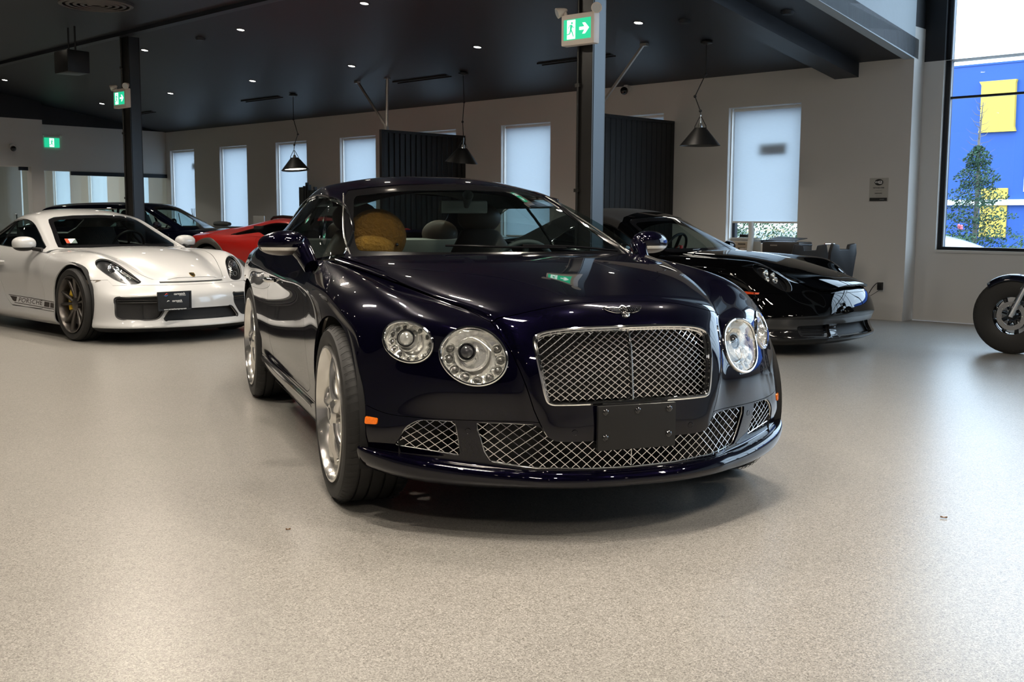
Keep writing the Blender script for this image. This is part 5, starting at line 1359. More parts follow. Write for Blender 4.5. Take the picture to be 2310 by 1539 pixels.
    for k in range(7): b.ball((.03*math.cos(k), .03*math.sin(k), .01*k), .03, 8, 6)
    b.build('petals', M['pink'], t)
    t = at('rose_bloom', -9.05, 22.0, .98, 'red bloom low among bushes in the tall window', 'flower'); b = MB()
    for k in range(5): b.ball((.04*math.cos(k*2), .03*math.sin(k), .015*k), .03, 8, 6)
    b.build('petals', M['pink'], t)
    # parked white car outside, only its roof shows above the sill
    t = at('parked_car', -7.75, 17.2, -.35, 'white car parked outside, its roof just above the tall window sill', 'car', None, .05)
    b = MB(); P = []
    for x, w, z in ((-2.1, .80, .62), (-1.75, .86, .82), (-1.2, .66, 1.24), (-.5, .60, 1.32), (.3, .60, 1.30), (.9, .64, 1.12), (1.3, .84, .88), (2.2, .80, .72), (2.4, .74, .45)):
        P.append([(x, -w*1.06, .25), (x, -w*1.08, min(z, .72)), (x, -w, z-.08), (x, -w*.8, z), (x, w*.8, z), (x, w, z-.08), (x, w*1.08, min(z, .72)), (x, w*1.06, .25)])
    b.grid(P); o = b.build('body_shell', M['white_paint'], t); sm = o.modifiers.new('s', 'SUBSURF'); sm.levels = sm.render_levels = 2
    for x in (-1.4, 1.45):
        for y in (-.82, .82): c = MB(); c.lathe([(.001, -.1), (.32, -.1), (.34, -.06), (.34, .06), (.32, .1), (.001, .1)], 24, 'y', (x, y, .32)); c.build('wheel', M['rubber'], t)
    # sky and daylight
    w = bpy.data.worlds.new('overcast_sky'); sc_ = bpy.context.scene; sc_.world = w; w.use_nodes = True; nt = w.node_tree; bg = nt.nodes['Background']
    tc = nt.nodes.new('ShaderNodeTexCoord'); sp = nt.nodes.new('ShaderNodeSeparateXYZ'); nt.links.new(tc.outputs['Generated'], sp.inputs[0])
    r = nt.nodes.new('ShaderNodeValToRGB'); nt.links.new(sp.outputs[2], r.inputs[0]); e = r.color_ramp.elements; e[0].position = -.02; e[0].color = (.30, .34, .38, 1); e[1].position = .06; e[1].color = (.62, .80, 1.0, 1)
    nt.links.new(r.outputs[0], bg.inputs[0]); bg.inputs[1].default_value = SKY
    for (u, v) in ((-25.5, 10), (-29, 8), (-25.5, 7)): light('AREA', 'office_fill', rw(u, v, 2.95), 26, (1, .95, .88), shape='SQUARE', size=1.0)  # added fill lights without fixtures, brighten the room behind the glass
    # portal at the tall window so that its daylight is sampled well
    o = light('AREA', 'window_portal', rw(-.56, 12.26, 2.96), 1, (1, 1, 1), shape='RECTANGLE', size=9.5, size_y=4.25); o.data.cycles.is_portal = True
    o.rotation_euler = (Matrix.Rotation(RZ, 3, 'Z') @ Matrix.Rotation(-PI/2, 3, 'X')).to_euler()
SKY = 3.3
# ================================================================== the other cars (own axes: x forward, origin under the front axle)
def scale_rows(rows, sx=1, sy=1, sz=1, dx=0, dz=0): return [[(x*sx+dx, y*sy, z*sz+dz) for x, y, z in r] for r in rows]
T_C = [
 [(-.46,0,.855),(-.50,.25,.85),(-.60,.47,.838),(-.64,.56,.83),(-.67,.65,.826),(-.69,.735,.815),(-.70,.800,.792)],
 [(-.20,0,.842),(-.22,.25,.835),(-.28,.44,.818),(-.31,.53,.814),(-.34,.63,.823),(-.35,.74,.812),(-.36,.825,.770)],
 [(.08,0,.802),(.07,.24,.795),(.04,.41,.772),(.02,.49,.770),(.01,.60,.803),(.0,.71,.808),(.0,.850,.735)],
 [(.34,0,.738),(.33,.22,.730),(.29,.37,.704),(.27,.44,.698),(.24,.56,.742),(.18,.69,.775),(.12,.845,.695)],
 [(.54,0,.668),(.53,.20,.660),(.48,.34,.632),(.455,.41,.622),(.41,.53,.645),(.32,.66,.690),(.22,.825,.650)],
 [(.650,0,.608),(.64,.19,.602),(.60,.32,.578),(.575,.39,.566),(.525,.50,.560),(.43,.64,.595),(.32,.805,.600)],
 [(.715,0,.545),(.705,.19,.540),(.675,.33,.520),(.655,.40,.512),(.605,.51,.500),(.52,.64,.505),(.385,.805,.520)],
 [(.800,0,.475),(.790,.19,.473),(.755,.34,.468),(.730,.42,.462),(.68,.53,.455),(.585,.67,.450),(.425,.812,.450)],
 [(.835,0,.400),(.825,.19,.400),(.790,.34,.398),(.768,.42,.395),(.71,.54,.390),(.610,.69,.385),(.440,.820,.380)],
 [(.842,0,.310),(.832,.19,.310),(.797,.34,.308),(.775,.42,.305),(.715,.54,.300),(.615,.69,.295),(.445,.828,.295)],
 [(.860,0,.205),(.850,.19,.205),(.820,.34,.205),(.795,.42,.205),(.735,.54,.205),(.630,.70,.205),(.440,.838,.205)],
 [(.878,0,.148),(.868,.19,.148),(.835,.34,.148),(.808,.42,.148),(.747,.55,.148),(.638,.71,.148),(.430,.845,.152)],
 [(.74,0,.105),(.73,.19,.105),(.70,.34,.105),(.67,.42,.105),(.61,.55,.105),(.51,.70,.105),(.35,.80,.110)]]
R_C = [
 [(-2.95,0,.94),(-2.93,.26,.935),(-2.86,.44,.92),(-2.80,.54,.905),(-2.74,.63,.89),(-2.68,.71,.87),(-2.64,.82,.82)],
 [(-3.15,0,.925),(-3.13,.26,.92),(-3.08,.44,.90),(-3.04,.54,.885),(-2.99,.63,.865),(-2.92,.72,.84),(-2.86,.83,.78)],
 [(-3.32,0,.925),(-3.31,.26,.92),(-3.27,.45,.89),(-3.23,.55,.865),(-3.18,.64,.84),(-3.10,.73,.80),(-3.02,.82,.73)],
 [(-3.34,0,.84),(-3.33,.26,.83),(-3.30,.46,.80),(-3.26,.56,.78),(-3.21,.65,.75),(-3.13,.74,.71),(-3.04,.83,.66)],
 [(-3.38,0,.72),(-3.37,.26,.71),(-3.33,.46,.69),(-3.29,.56,.67),(-3.24,.66,.65),(-3.16,.75,.61),(-3.06,.835,.57)],
 [(-3.42,0,.60),(-3.41,.26,.59),(-3.37,.46,.57),(-3.33,.57,.56),(-3.27,.67,.54),(-3.18,.76,.51),(-3.08,.84,.48)],
 [(-3.43,0,.48),(-3.42,.26,.47),(-3.38,.46,.46),(-3.33,.57,.45),(-3.27,.67,.43),(-3.18,.76,.41),(-3.08,.84,.39)],
 [(-3.40,0,.37),(-3.39,.26,.36),(-3.35,.46,.35),(-3.30,.57,.34),(-3.25,.67,.33),(-3.16,.76,.31),(-3.07,.835,.30)],
 [(-3.35,0,.28),(-3.34,.26,.27),(-3.30,.46,.27),(-3.26,.57,.26),(-3.20,.66,.25),(-3.12,.75,.24),(-3.04,.83,.23)],
 [(-3.28,0,.22),(-3.27,.26,.22),(-3.23,.46,.21),(-3.19,.57,.20),(-3.14,.65,.20),(-3.07,.74,.19),(-3.0,.82,.185)],
 [(-3.15,0,.19),(-3.14,.26,.19),(-3.11,.45,.18),(-3.08,.55,.17),(-3.04,.64,.17),(-2.98,.72,.16),(-2.9,.80,.160)]]
ST_C = [
 (.28, [(.810,.62),(.825,.54),(.840,.46),(.850,.39),(.852,.30),(.852,.215),(.850,.16),(.815,.115)]),
 (.00, [(.850,.735),(.880,.65),(.896,.55),(.900,.45),(.895,.34),(.885,.24),(.875,.17),(.84,.13)]),
 (-.45,[(.822,.785),(.868,.69),(.886,.58),(.880,.46),(.875,.35),(.882,.25),(.876,.17),(.83,.12)]),
 (-.90,[(.790,.815),(.855,.71),(.876,.60),(.866,.47),(.860,.35),(.885,.25),(.880,.17),(.83,.12)]),
 (-1.35,[(.790,.822),(.855,.72),(.880,.60),(.868,.47),(.862,.36),(.888,.25),(.882,.17),(.83,.12)]),
 (-1.80,[(.795,.840),(.862,.74),(.888,.62),(.884,.49),(.880,.37),(.892,.26),(.885,.17),(.83,.12)]),
 (-2.30,[(.800,.865),(.878,.79),(.908,.68),(.912,.55),(.908,.42),(.902,.29),(.89,.20),(.83,.14)]),
 (-2.70,[(.815,.83),(.865,.76),(.893,.66),(.900,.54),(.895,.42),(.885,.30),(.87,.22),(.82,.17)]),
 (-3.00,[(.82,.74),(.838,.66),(.85,.57),(.855,.48),(.85,.39),(.845,.30),(.835,.23),(.80,.19)])]
G_C = [
 [(-.47,0,.845),(-.53,.36,.843),(-.735,.650,.828),(-.755,.700,.822),(-.765,.742,.815),(-.77,.786,.79)],
 [(-.62,0,.902),(-.68,.345,.900),(-.86,.625,.880),(-.86,.685,.872),(-.86,.738,.845),(-.86,.788,.796)],
 [(-.92,0,1.035),(-.96,.31,1.028),(-1.12,.565,.998),(-1.13,.638,.985),(-1.13,.715,.905),(-1.13,.790,.805)],
 [(-1.17,0,1.138),(-1.21,.28,1.130),(-1.33,.510,1.096),(-1.35,.595,1.075),(-1.36,.698,.945),(-1.36,.790,.812)],
 [(-1.34,0,1.185),(-1.36,.265,1.176),(-1.46,.490,1.140),(-1.48,.582,1.108),(-1.50,.690,.965),(-1.50,.790,.818)],
 [(-1.62,0,1.222),(-1.62,.25,1.213),(-1.64,.47,1.172),(-1.66,.572,1.126),(-1.67,.685,.975),(-1.67,.790,.826)],
 [(-1.95,0,1.222),(-1.95,.25,1.212),(-1.95,.45,1.168),(-1.94,.562,1.106),(-1.93,.682,.965),(-1.92,.79,.838)],
 [(-2.32,0,1.165),(-2.32,.24,1.155),(-2.30,.43,1.105),(-2.26,.55,1.03),(-2.22,.675,.935),(-2.20,.79,.852)],
 [(-2.70,0,1.050),(-2.69,.24,1.04),(-2.64,.42,.992),(-2.58,.55,.935),(-2.52,.67,.885),(-2.48,.78,.850)],
 [(-3.0,0,.935),(-2.98,.24,.93),(-2.9,.42,.90),(-2.82,.55,.875),(-2.74,.66,.86),(-2.68,.75,.835)]]
WS_C = [(0,.845),(.36,.843),(.600,.838),(.640,.846),(.612,.90),(.552,1.0),(.505,1.085),(.478,1.118),(.42,1.140),(.26,1.160),(0,1.168)]
DL_C = [(-.84,.830),(-1.00,.905),(-1.22,1.000),(-1.42,1.075),(-1.60,1.108),(-1.80,1.113),(-2.02,1.085),(-2.22,1.010),(-2.34,.920),(-2.36,.885),(-2.28,.868),(-1.8,.845),(-1.2,.828)]
def sym(P): P = [tuple(p) for p in P]; return np.vstack([P, [(-y, z) for y, z in P[::-1]][1:-1]])
def cabin_parts(root, G, ws, dl, paint, levels=3, wsx=-1.9, belt=.80, rear=None, frame=None, glass=None, roof=None, roofsplit=None, band=.03, pillarx=None, soft=False):
    cg = Cage(); auto_grid(cg, G, (-1.8, 0, .5)); cab = smooth_surface(cg, levels, 5)
    glass = glass or M['glass_w']
    gl, rest = cab.split(fld('yz', sym(ws), cond=lambda V: V[:, 0] > wsx), 0)
    sd = None
    if rear is not None:
        rg, rest = rest.split(fld('yz', sym(rear), cond=lambda V: V[:, 0] < -2.1), 0); rg.offset(-.003).build('rear_window', glass, root, skirt=0)
    sg, rest = rest.split(fld('xz', spline(dl, 5, True), cond=lambda V: abs(V[:, 1]) > .50), 0)
    rest, _ = rest.split(lambda V: np.where(abs(V[:, 1]) > .52, V[:, 2]-belt, V[:, 2]-belt-.02), 0)
    if roofsplit:
        rf, rest = rest.split(roofsplit, 0); rf.build('roof', roof, root, skirt=.012)
    rest.build('roof_and_pillars', paint, root, skirt=.015)
    bd, cl = gl.split(lambda V: band-sdist(V[:, [1, 2]], sym(ws)), 0)
    bd.offset(-.003).build('windscreen_border', M['gloss_black'], root, skirt=0); cl.offset(-.003).build('windscreen', glass, root, skirt=0)
    for s in (1, -1):
        a, _ = sg.split(lambda V: V[:, 1]*s, 0)
        if pillarx:
            b_, a = a.split(lambda V: .016-abs(V[:, 0]-pillarx+(V[:, 2]-belt)*.25), 0); b_.offset(-.002).build('window_pillar', M['gloss_black'], root, skirt=.01)
        a.offset(-.005).build('side_window', glass, root, skirt=0)
        pts = []
        for x, z in spline(dl, 3, True):
            l, n = cab.hit((x, s*1.6, z), (0, -s, 0))
            if l is not None: pts.append(l+n*.0005)
        b = MB(); b.tube(pts, .006, 5, closed=True); b.build('window_surround', frame or M['gloss_black'], root)
    return cab
def cut_body(full, root, arches, grilles=(), lamps=(), level_inner=.03):
    ar = lambda V, g=0.: np.max([arch_field(x, z, r+g, .5)(V) for x, z, r in arches], axis=0)
    _, body = full.split(lambda V: ar(V), 0)
    inner = full.offset(-.03); _, inner = inner.split(lambda V: ar(V, .03), 0)
    for pl, mir in list(grilles)+list(lamps):
        _, body = body.split(fld('yz', np.array(pl), cond=lambda V: V[:, 0] > .0, mirror=mir), 0)
        _, inner = inner.split(fld('yz', np.array(pl), cond=lambda V: V[:, 0] > .0, mirror=mir), 0)
    inner, _ = inner.split(lambda V: V[:, 2]-.10, 0)
    return body, inner
def spoke_wheel(root, x, y, R_, rim_, W_, side, m, n=5, twin=True, cal=None, steer=0, z=None):
    w = empty('wheel', (x, side*y, R_), steer, parent=root); o = side; f = W_/2
    tyre(w, 0, 0, side, R_, W_, rim_, M['rubber'], 1)
    b = MB(); b.lathe([(rim_+.003, o*(f-.010)), (rim_+.002, o*(f+.001)), (rim_-.008, o*(f+.001)), (rim_-.014, o*(f-.010)), (rim_-.026, o*(f-.05)), (rim_-.030, 0), (rim_-.030, -o*.08), (rim_+.002, -o*(f-.01))], 64); b.build('rim', m, w)
    fc = o*(f-.015)
    for k in range(n):
        for j in ((-1, 1) if twin else (0,)):
            a0 = 2*PI*k/n+PI/2+.12+j*.17; a1 = 2*PI*k/n+PI/2+.12+j*.26
            b = MB(); P = []
            for t in np.linspace(0, 1, 8):
                r = .045+t*(rim_-.016-.045); an = a0+(a1-a0)*t if twin else a0; wd = .012+.004*t if twin else .035
                c, s_ = math.cos(an), math.sin(an); h = fc-o*.030*(1-t)
                row = [(r*c-s_*q*wd, h-o*.016*abs(q)**2, r*s_+c*q*wd) for q in (-1, -.5, 0, .5, 1)]; row += [(r*c-s_*q*wd, h-o*.04, r*s_+c*q*wd) for q in (1, -1)]; row.append(row[0]); P.append(row)
            b.grid(P); b.build('spoke', m, w)
    b = MB(); b.lathe([(.060, fc-o*.07), (.062, fc-o*.030), (.045, fc-o*.022), (.034, fc-o*.020), (.001, fc-o*.018)], 28); b.build('hub_cap', m, w)
    disc_brake(w, rim_*.74, M['steel'], cal, o*.03)
    return w
def liner(root, x, z, r, y0, y1):
    for s in (-1, 1):
        b = MB(); b.lathe([(r, s*y0), (r, s*y1)], 32, 'y', (x, 0, z), arc=(-.3, PI+.3)); b.lathe([(r, s*y0), (.001, s*y0)], 32, 'y', (x, 0, z), arc=(-.3, PI+.3)); b.build('arch_liner', M['dark'], root)
def simple_interior(root, zb, xd, ydr, xs, zs=.36, dash=True, top=None):
    P = []
    for t in np.linspace(0, 1, 6): P.append([(xd-.55*t-.12*(abs(y)/.6)**2, y, zb+.02*math.sin(PI*t)-.12*max(0, t-.8)/.2) for y in np.linspace(-.60, .60, 15)])
    b = MB(); b.grid(P); b.build('dashboard', M['dash_d'], root)
    b = MB(); sc_ = Vector((xd-.72, ydr, zb+.0)); ax = Vector((-.9, 0, .42)).normalized(); u = Vector((0, 1, 0)); v = ax.cross(u).normalized()
    b.tube([sc_+u*.175*math.cos(a)+v*.175*math.sin(a) for a in np.linspace(0, 2*PI, 32, endpoint=False)], .014, 8, closed=True)
    for a in (0, PI, PI*1.5): b.tube([sc_, sc_+u*.17*math.cos(a)+v*.17*math.sin(a)], .016, 6)
    b.build('steering_wheel', M['lamp_black'], root)
    for y in (.34, -.34):
        s_ = empty('seat', (xs, y, 0), 0, parent=root); b = MB(); b.box(-.05, -.24, zs-.16, .48, .24, zs); b.build('cushion', M['dash_d'], s_, bevel=.04)
        Pf = []
        for t in np.linspace(0, 1, 12):
            wv = .25*(1-.55*max(0, t-.55)**1.2); row = []
            for a in np.linspace(0, 2*PI, 16, endpoint=False):
                ca, sa = math.cos(a), math.sin(a); row.append((-.02-.25*t+.06*ca, wv*np.sign(sa)*abs(sa)**.6, zs-.05+.72*t))
            row.append(row[0]); Pf.append(row)
        b = MB(); b.grid(Pf); b.add(Pf[-1][:-1], [tuple(range(16))], True); b.build('backrest', M['dash_d'], s_)
M['dash_d'] = mat('charcoal_cabin_leather', (.028, .028, .030), .55, bump=(200, .25, .0008), noise=(20, .1))
M['mesh_black'] = mat('black_mesh', (.010, .010, .011), .6, bump=(420, .8, .003), noise=(40, .2))
M['lamp_dark'] = mat('dark_lamp_housing', (.018, .018, .020), .22, .3, .6, noise=(20, .2))
def side_mirror(root, c, s, cap, base, foot, sc_=(1, 1, 1)):
    ms = empty('door_mirror', (0, 0, 0), 0, parent=root); c = Vector(c); nu, nv = 24, 14; vs = []
    for i in range(nv+1):
        t = PI*i/nv
        for k in range(nu):
            a = 2*PI*k/nu; Y = math.sin(t)*math.cos(a); Z = math.cos(t); X = math.sin(t)*math.sin(a)
            vs.append(c+Vector(((.08 if X > 0 else .025)*np.sign(X)*abs(X)**.9*sc_[0], s*.105*np.sign(Y)*abs(Y)**.8*sc_[1], .062*np.sign(Z)*abs(Z)**.85*sc_[2])))
    fs = [(i*nu+k, (i+1)*nu+k, (i+1)*nu+(k+1) % nu, i*nu+(k+1) % nu) for i in range(nv) for k in range(nu)]
    m_ = MB(); m_.add(vs, fs, True); me = m_.mesh('x'); sf = Surf([tuple(v.co) for v in me.vertices], [tuple(p.vertices) for p in me.polygons])
    a, b_ = sf.split(lambda V: V[:, 2]-(c.z-.030*sc_[2]), 0); a.build('mirror_cap', cap, ms, skirt=0); b_.build('mirror_base', base, ms, skirt=0)
    b = MB(); f_ = Vector(foot); b.tube([c+Vector((.0, -s*.07, -.03)), (c+f_)/2+Vector((.01, 0, -.02)), f_], [.022, .018, .022], 10); b.build('mirror_arm', base, ms)
def white_car():
    root = empty('sports_car', (-6.838, -1.366, 0), .453, 'white two-door sports car with black stripe decal and oval dark headlights at far left', 'car')
    full = body_surface(T_C, 5, ST_C, [-1.0,-1.35,-1.7,-2.0,-2.3,-2.5], R_C, 3, 4, 5)
    W = M['white_paint']
    HL = spline([(.736,.722),(.715,.750),(.670,.762),(.612,.748),(.555,.705),(.508,.640),(.472,.580),(.470,.553),(.52,.538),(.60,.548),(.665,.585),(.716,.645),(.737,.690)], 5, True)
    IN = rpoly([(.735,.432),(.345,.440),(.350,.345),(.420,.232),(.500,.220),(.735,.232)], [.04,.02,.03,.05,.04,.05])
    CE = rpoly([(-.315,.318),(.315,.318),(.385,.232),(.375,.212),(-.375,.212),(-.385,.232)], [.03,.03,.02,.01,.01,.02])
    body, inner = cut_body(full, root, [(0,.34,.372),(-2.484,.345,.378)], [(IN, True), (CE, False)], [(HL, True)])
    inner.build('inner_structure', M['dark'], root, skirt=0)
    g = .0022
    slot = lambda V: np.where((V[:, 0] > .5) & (abs(V[:, 1]) < .33), .0065-abs(V[:, 2]-(.553-.05*(V[:, 1]/.33)**2*0)), -1.)
    _, body = body.split(slot, 0)
    hood = np.vstack([spline([(.674,-.5),(.673,-.1),(.672,0),(.662,.15),(.640,.27),(.590,.345),(.50,.40),(.37,.450),(.20,.505),(.05,.545),(-.15,.575),(-.38,.592),(-.60,.60)], 5), [(-1, .60), (-1, -.5)]])
    hd, body = body.split(fld('xy', hood, cond=lambda V: (V[:, 2] > .575) & (V[:, 0] > -.9), mirror=True), g); hd.build('front_lid', W, root)
    spl, body = body.split(lambda V: np.where((V[:, 0] > .36), .152-V[:, 2], -1.), 0); spl.build('front_splitter', M['black_plastic'], root)
    door = rpoly([(-.56,1.0),(-.565,.80),(-.60,.60),(-.60,.30),(-.64,.26),(-1.35,.255),(-1.55,.34),(-1.70,.62),(-1.72,.80),(-1.66,1.0)], [0,.02,.04,.03,.02,.04,.05,.05,.04,0])
    d, body = body.split(fld('xz', door, cond=lambda V: abs(V[:, 1]) > .55), g)
    for s in (1, -1): a, _ = d.split(lambda V: V[:, 1]*s, 0); a.build('door', W, root)
    bl = spline([(.0,.575),(.72,.575),(.80,.583),(1.0,.59)], 3)
    bump, body = body.split(lambda V: np.where(V[:, 0] > .24, .578-V[:, 2]-np.where(abs(V[:, 1]) < .70, .05, 0), -1.), g*.6)
    bump.build('front_bumper', W, root, skirt=.025); rear, front = body.split(lambda V: -1.0-V[:, 0], 0)
    for s in (1, -1): a, _ = front.split(lambda V: V[:, 1]*s, 0); a.build('front_fender', W, root)
    rear.build('rear_body', W, root)
    cab = cabin_parts(root, G_C, WS_C, DL_C, W, 4, glass=M['glass_c'], rear=[(0,.96),(.36,.96),(.38,1.02),(.36,1.12),(0,1.17)], pillarx=-1.83)
    def sp(y, z, off=0., x0=2.): l, n = full.hit((x0, y, z), (-1, 0, 0)); return None if l is None else l+n*off
    # dark intakes: recessed mesh + lip
    for poly, nm in ((IN, 'air_intake'), (CE, 'lower_intake')):
        for s in ((1, -1) if nm == 'air_intake' else (1,)):
            pg = np.array(poly)*[s, 1]; gsf, _ = full.split(fld('yz', pg*[1.0, 1], cond=lambda V: V[:, 0] > .3), 0)
            h = empty(nm, (0, 0, 0), 0, parent=root); q = Surf(gsf.V-np.array([.045, 0, 0]), gsf.Q, gsf.N, gsf.G); q.build('mesh', M['mesh_black'], h, skirt=0)
            pts = [sp(y, z, -.004) for y, z in pg]; b = MB(); b.tube([p for p in pts if p], .007, 6, closed=True); b.build('lip', M['black_plastic'], h)
            if nm == 'air_intake':
                b = MB(); b.tube([sp(s*y, .405, -.018) for y in np.linspace(.36, .72, 10)], .011, 8, sq=.6); b.build('light_bar', M['gloss_black'], h)
                b = MB(); b.tube([sp(s*y, .380, -.02) for y in np.linspace(.36, .72, 10)], .006, 6); b.tube([sp(s*.545, z, -.02) for z in (.24, .31, .375)], .004, 6); b.build('vane', M['black_plastic'], h)
    # headlights
    for s in (1, -1):
        h = empty('headlight', (0, 0, 0), 0, parent=root); pg = HL*[s, 1]
        lens, _ = full.split(fld('yz', pg, cond=lambda V: V[:, 0] > .0), 0)
        lens.offset(-.022).build('housing', M['lamp_dark'], h, skirt=0); lens.offset(-.001).build('cover_glass', M['lens'], h, skirt=0)
        pts = [sp(y, z, -.001) for y, z in pg]; b = MB(); b.tube([p for p in pts if p], .0035, 5, closed=True); b.build('rim_seal', M['lamp_black'], h)
        def ringat(y, z, r, tr, m_, nm, off=-.014):
            l, n = full.hit((2, s*y, z), (-1, 0, 0)); n = (n*.5+Vector((1, 0, .05))).normalized(); b = MB(); b.M = Matrix.Translation(l+n*off) @ n.to_track_quat('Z', 'Y').to_matrix().to_4x4()
            b.lathe([(r+tr*math.cos(a), tr*math.sin(a)) for a in np.linspace(0, 2*PI, 9)], 28, 'z'); return b.build(nm, m_, h), l+n*off, n
        ringat(.625, .678, .047, .004, M['chrome_s'], 'outer_ring'); _, pc, pn = ringat(.625, .678, .032, .003, M['chrome'], 'projector_ring', -.010)
        b = MB(); b.M = Matrix.Translation(pc) @ pn.to_track_quat('Z', 'Y').to_matrix().to_4x4(); b.ball((0, 0, -.008), .030, 20, 12, sc=(1, 1, .6)); b.build('projector_lens', M['projector'], h)
        ringat(.585, .600, .022, .0025, M['chrome_s'], 'lower_ring')
        b = MB(); b.tube([sp(s*y, z, -.008) for y, z in ((.475, .562), (.50, .590), (.535, .625), (.565, .655))], [.003, .006, .007, .004], 6); b.build('light_strip', M['mirror'], h)
        b = MB()
        for k in range(4): b.tube([sp(s*(.555-k*.014), .675-k*.022, -.012), sp(s*(.580-k*.014), .655-k*.022, -.014)], .004, 5)
        b.build('reflector_fins', M['mirror'], h)
        # marker + crest + plate
        b = MB(); P = []
        for x in np.linspace(.235, .375, 8):
            w = .020*min(1, (.385-x)/.06)
            r_ = []
            for z in (.576-2*w, .576): l, n = full.hit((x, s*2, z), (0, -s, 0)); r_.append(l+n*.002)
            P.append(r_)
        b.grid(P); b.build('side_marker', M['marker_dark'], root)
    l, n = full.hit((2, 0, .612), (-1, 0, 0)); ax = Vector((0, 1, 0)); up = n.cross(ax).normalized(); up = -up if up.z < 0 else up
    b = MB(); sh = [(-.026,.030),(0,.034),(.026,.030),(.028,.0),(.018,-.024),(0,-.036),(-.018,-.024),(-.028,0)]; P1 = [l+ax*a*.95+up*c*.9+n*.003 for a, c in sh]; P0 = [p-n*.006 for p in P1]
    b.add(P1+P0, [tuple(range(8))]+[(i, (i+1) % 8, 8+(i+1) % 8, 8+i) for i in range(8)]); b.build('crest_badge', M['badge_gold'], root)
    b = MB(); b.add([l+ax*a+up*c+n*.0045 for a, c in ((-.012,-.010),(.012,-.010),(.014,.010),(-.012,.010))], [(0,1,2,3)]); b.add([l+ax*a+up*c+n*.0045 for a, c in ((-.022,.014),(-.004,.014),(-.004,.024),(-.022,.024))], [(0,1,2,3)]); b.build('crest_field', M['caliper_y' if False else 'lamp_dark'], root)
    pl = empty('plate_frame', (.885, -.322, .397), 0, parent=root)
    b = MB(); b.box(-.012, -.165, -.085, .004, .165, .085); b.build('plate_panel', M['black_plastic'], pl, bevel=.005)
    b = MB()
    for q in ((-.165,-.085,.165,-.072),(-.165,.070,.165,.085),(-.165,-.072,-.152,.070),(.152,-.072,.165,.070)): b.box(.004, q[0], q[1], .010, q[2], q[3])
    b.build('plate_border', M['black_plastic'], pl)
    b = MB(); b.box(-.08, -.10, -.05, -.012, .12, .04); b.build('plate_mount', M['black_plastic'], pl)
    def ptext(body, size, y, z, m, bold=True):
        me = text_mesh(body, size, .0003, bold=bold); o = mesh_obj('writing', me, m, pl); o.matrix_local = Matrix.Translation((.0105, y, z)) @ Matrix(((0, 0, 1, 0), (1, 0, 0, 0), (0, 1, 0, 0), (0, 0, 0, 1)))
    ptext('carmatch', .030, .045, .062, M['white_print']); ptext('AUTO GROUP', .010, .075, .046, M['white_print'], False)
    ptext('carmatch', .026, .020, .0, M['white_print']); ptext('AUTO GROUP', .009, .045, -.014, M['white_print'], False); ptext('www.carmatchautogroup.com', .018, 0, -.074, M['white_print'])
    for (yy, zz, k, m_) in ((-.075, .060, 1.1, M['decal_red']), (-.062, -.002, .9, M['white_print'])):
        b = MB(); b.tube([(.011, yy-.022*k, zz-.004*k), (.011, yy-.008*k, zz+.006*k), (.011, yy+.010*k, zz+.004*k)], [.001, .004*k, .001], 5); b.build('logo_sweep', m_, pl)
    b = MB(); b.tube([(.011, -.108, .052), (.011, -.088, .048), (.011, -.070, .054)], [.001, .004, .001], 5); b.build('logo_sweep', M['decal_blue'], pl)
    # side decal
    def sidept(x, z, s, off=.0012): l, n = full.hit((x, s*2, z), (0, -s, 0)); return l+n*off
    def zt(x): return .350-.012*(x+.9)
    for s in (1, -1):
        dc = empty('stripe_decal', (0, 0, 0), 0, parent=root)
        def quad(x0, x1, za, zb, nm='bar'):
            n_ = max(2, int(abs(x1-x0)/.03)); b = MB(); b.grid([[sidept(x, zt(x)+za(x) if callable(za) else zt(x)+za, s), sidept(x, zt(x)+zb, s)] for x in np.linspace(x0, x1, n_)]); b.build(nm, M['decal_black'], dc)
        quad(-1.47, -.365, -.006, 0, 'upper_line'); quad(-1.30, -.365, -.074, -.068, 'lower_line'); quad(-1.34, -.365, -.096, -.092, 'thin_line')
        quad(-1.44, -1.27, lambda x: -.060*min(1, max(.05, (x+1.46)/.12)), -.012, 'block'); quad(-.60, -.475, -.060, -.014, 'block'); quad(-.455, -.372, -.060, -.014, 'block')
        me = text_mesh('PORSCHE', .070, 0, bold=False, spacing=1.12); bm = bmesh.new(); bm.from_mesh(me); bmesh.ops.triangulate(bm, faces=bm.faces)
        w_ = max(v.co.x for v in bm.verts)-min(v.co.x for v in bm.verts)
        for v in bm.verts:
            q = sidept(-.935-s*v.co.x*(.56/w_), zt(-.935)-.037+v.co.y*.92, s, .0015); v.co = q
        bm.to_mesh(me); bm.free(); mesh_obj('lettering', me, M['decal_black'], dc)
        side_mirror(root, (-.95 if s < 0 else -1.02, s*(.905 if s < 0 else .865), .880), s, W, M['black_plastic'], (-.80, s*.79, .822), (1.1, 1.1, 1.15))
        l = sidept(-1.60, .685, s); b = MB(); b.tube([l+Vector((.07, 0, 0)), l+Vector((.05, s*.03, 0)), l+Vector((-.06, s*.032, 0)), l+Vector((-.08, 0, 0))], [.012, .016, .016, .012], 10); b.build('door_handle', W, root)
    b = MB(); b.box(-.001, -.055, -.035, .001, .055, .035); o = b.build('sticker', M['paper'], root); o.location = (-.80, -.50, .905); o.rotation_euler = (0, -.9, 0)
    b = MB(); b.box(.001, -.055, -.035, .002, -.02, .035); o2 = b.build('sticker_print', M['orange_d'], root); o2.location = (-.80, -.50, .905); o2.rotation_euler = (0, -.9, 0)
    for x, r, cal in ((0, .34, M['caliper_y']), (-2.484, .345, M['caliper_y'])):
        for s in (1, -1): spoke_wheel(root, x, .765, r, .262, .245, s, M['wheel_dark'], 5, True, cal)
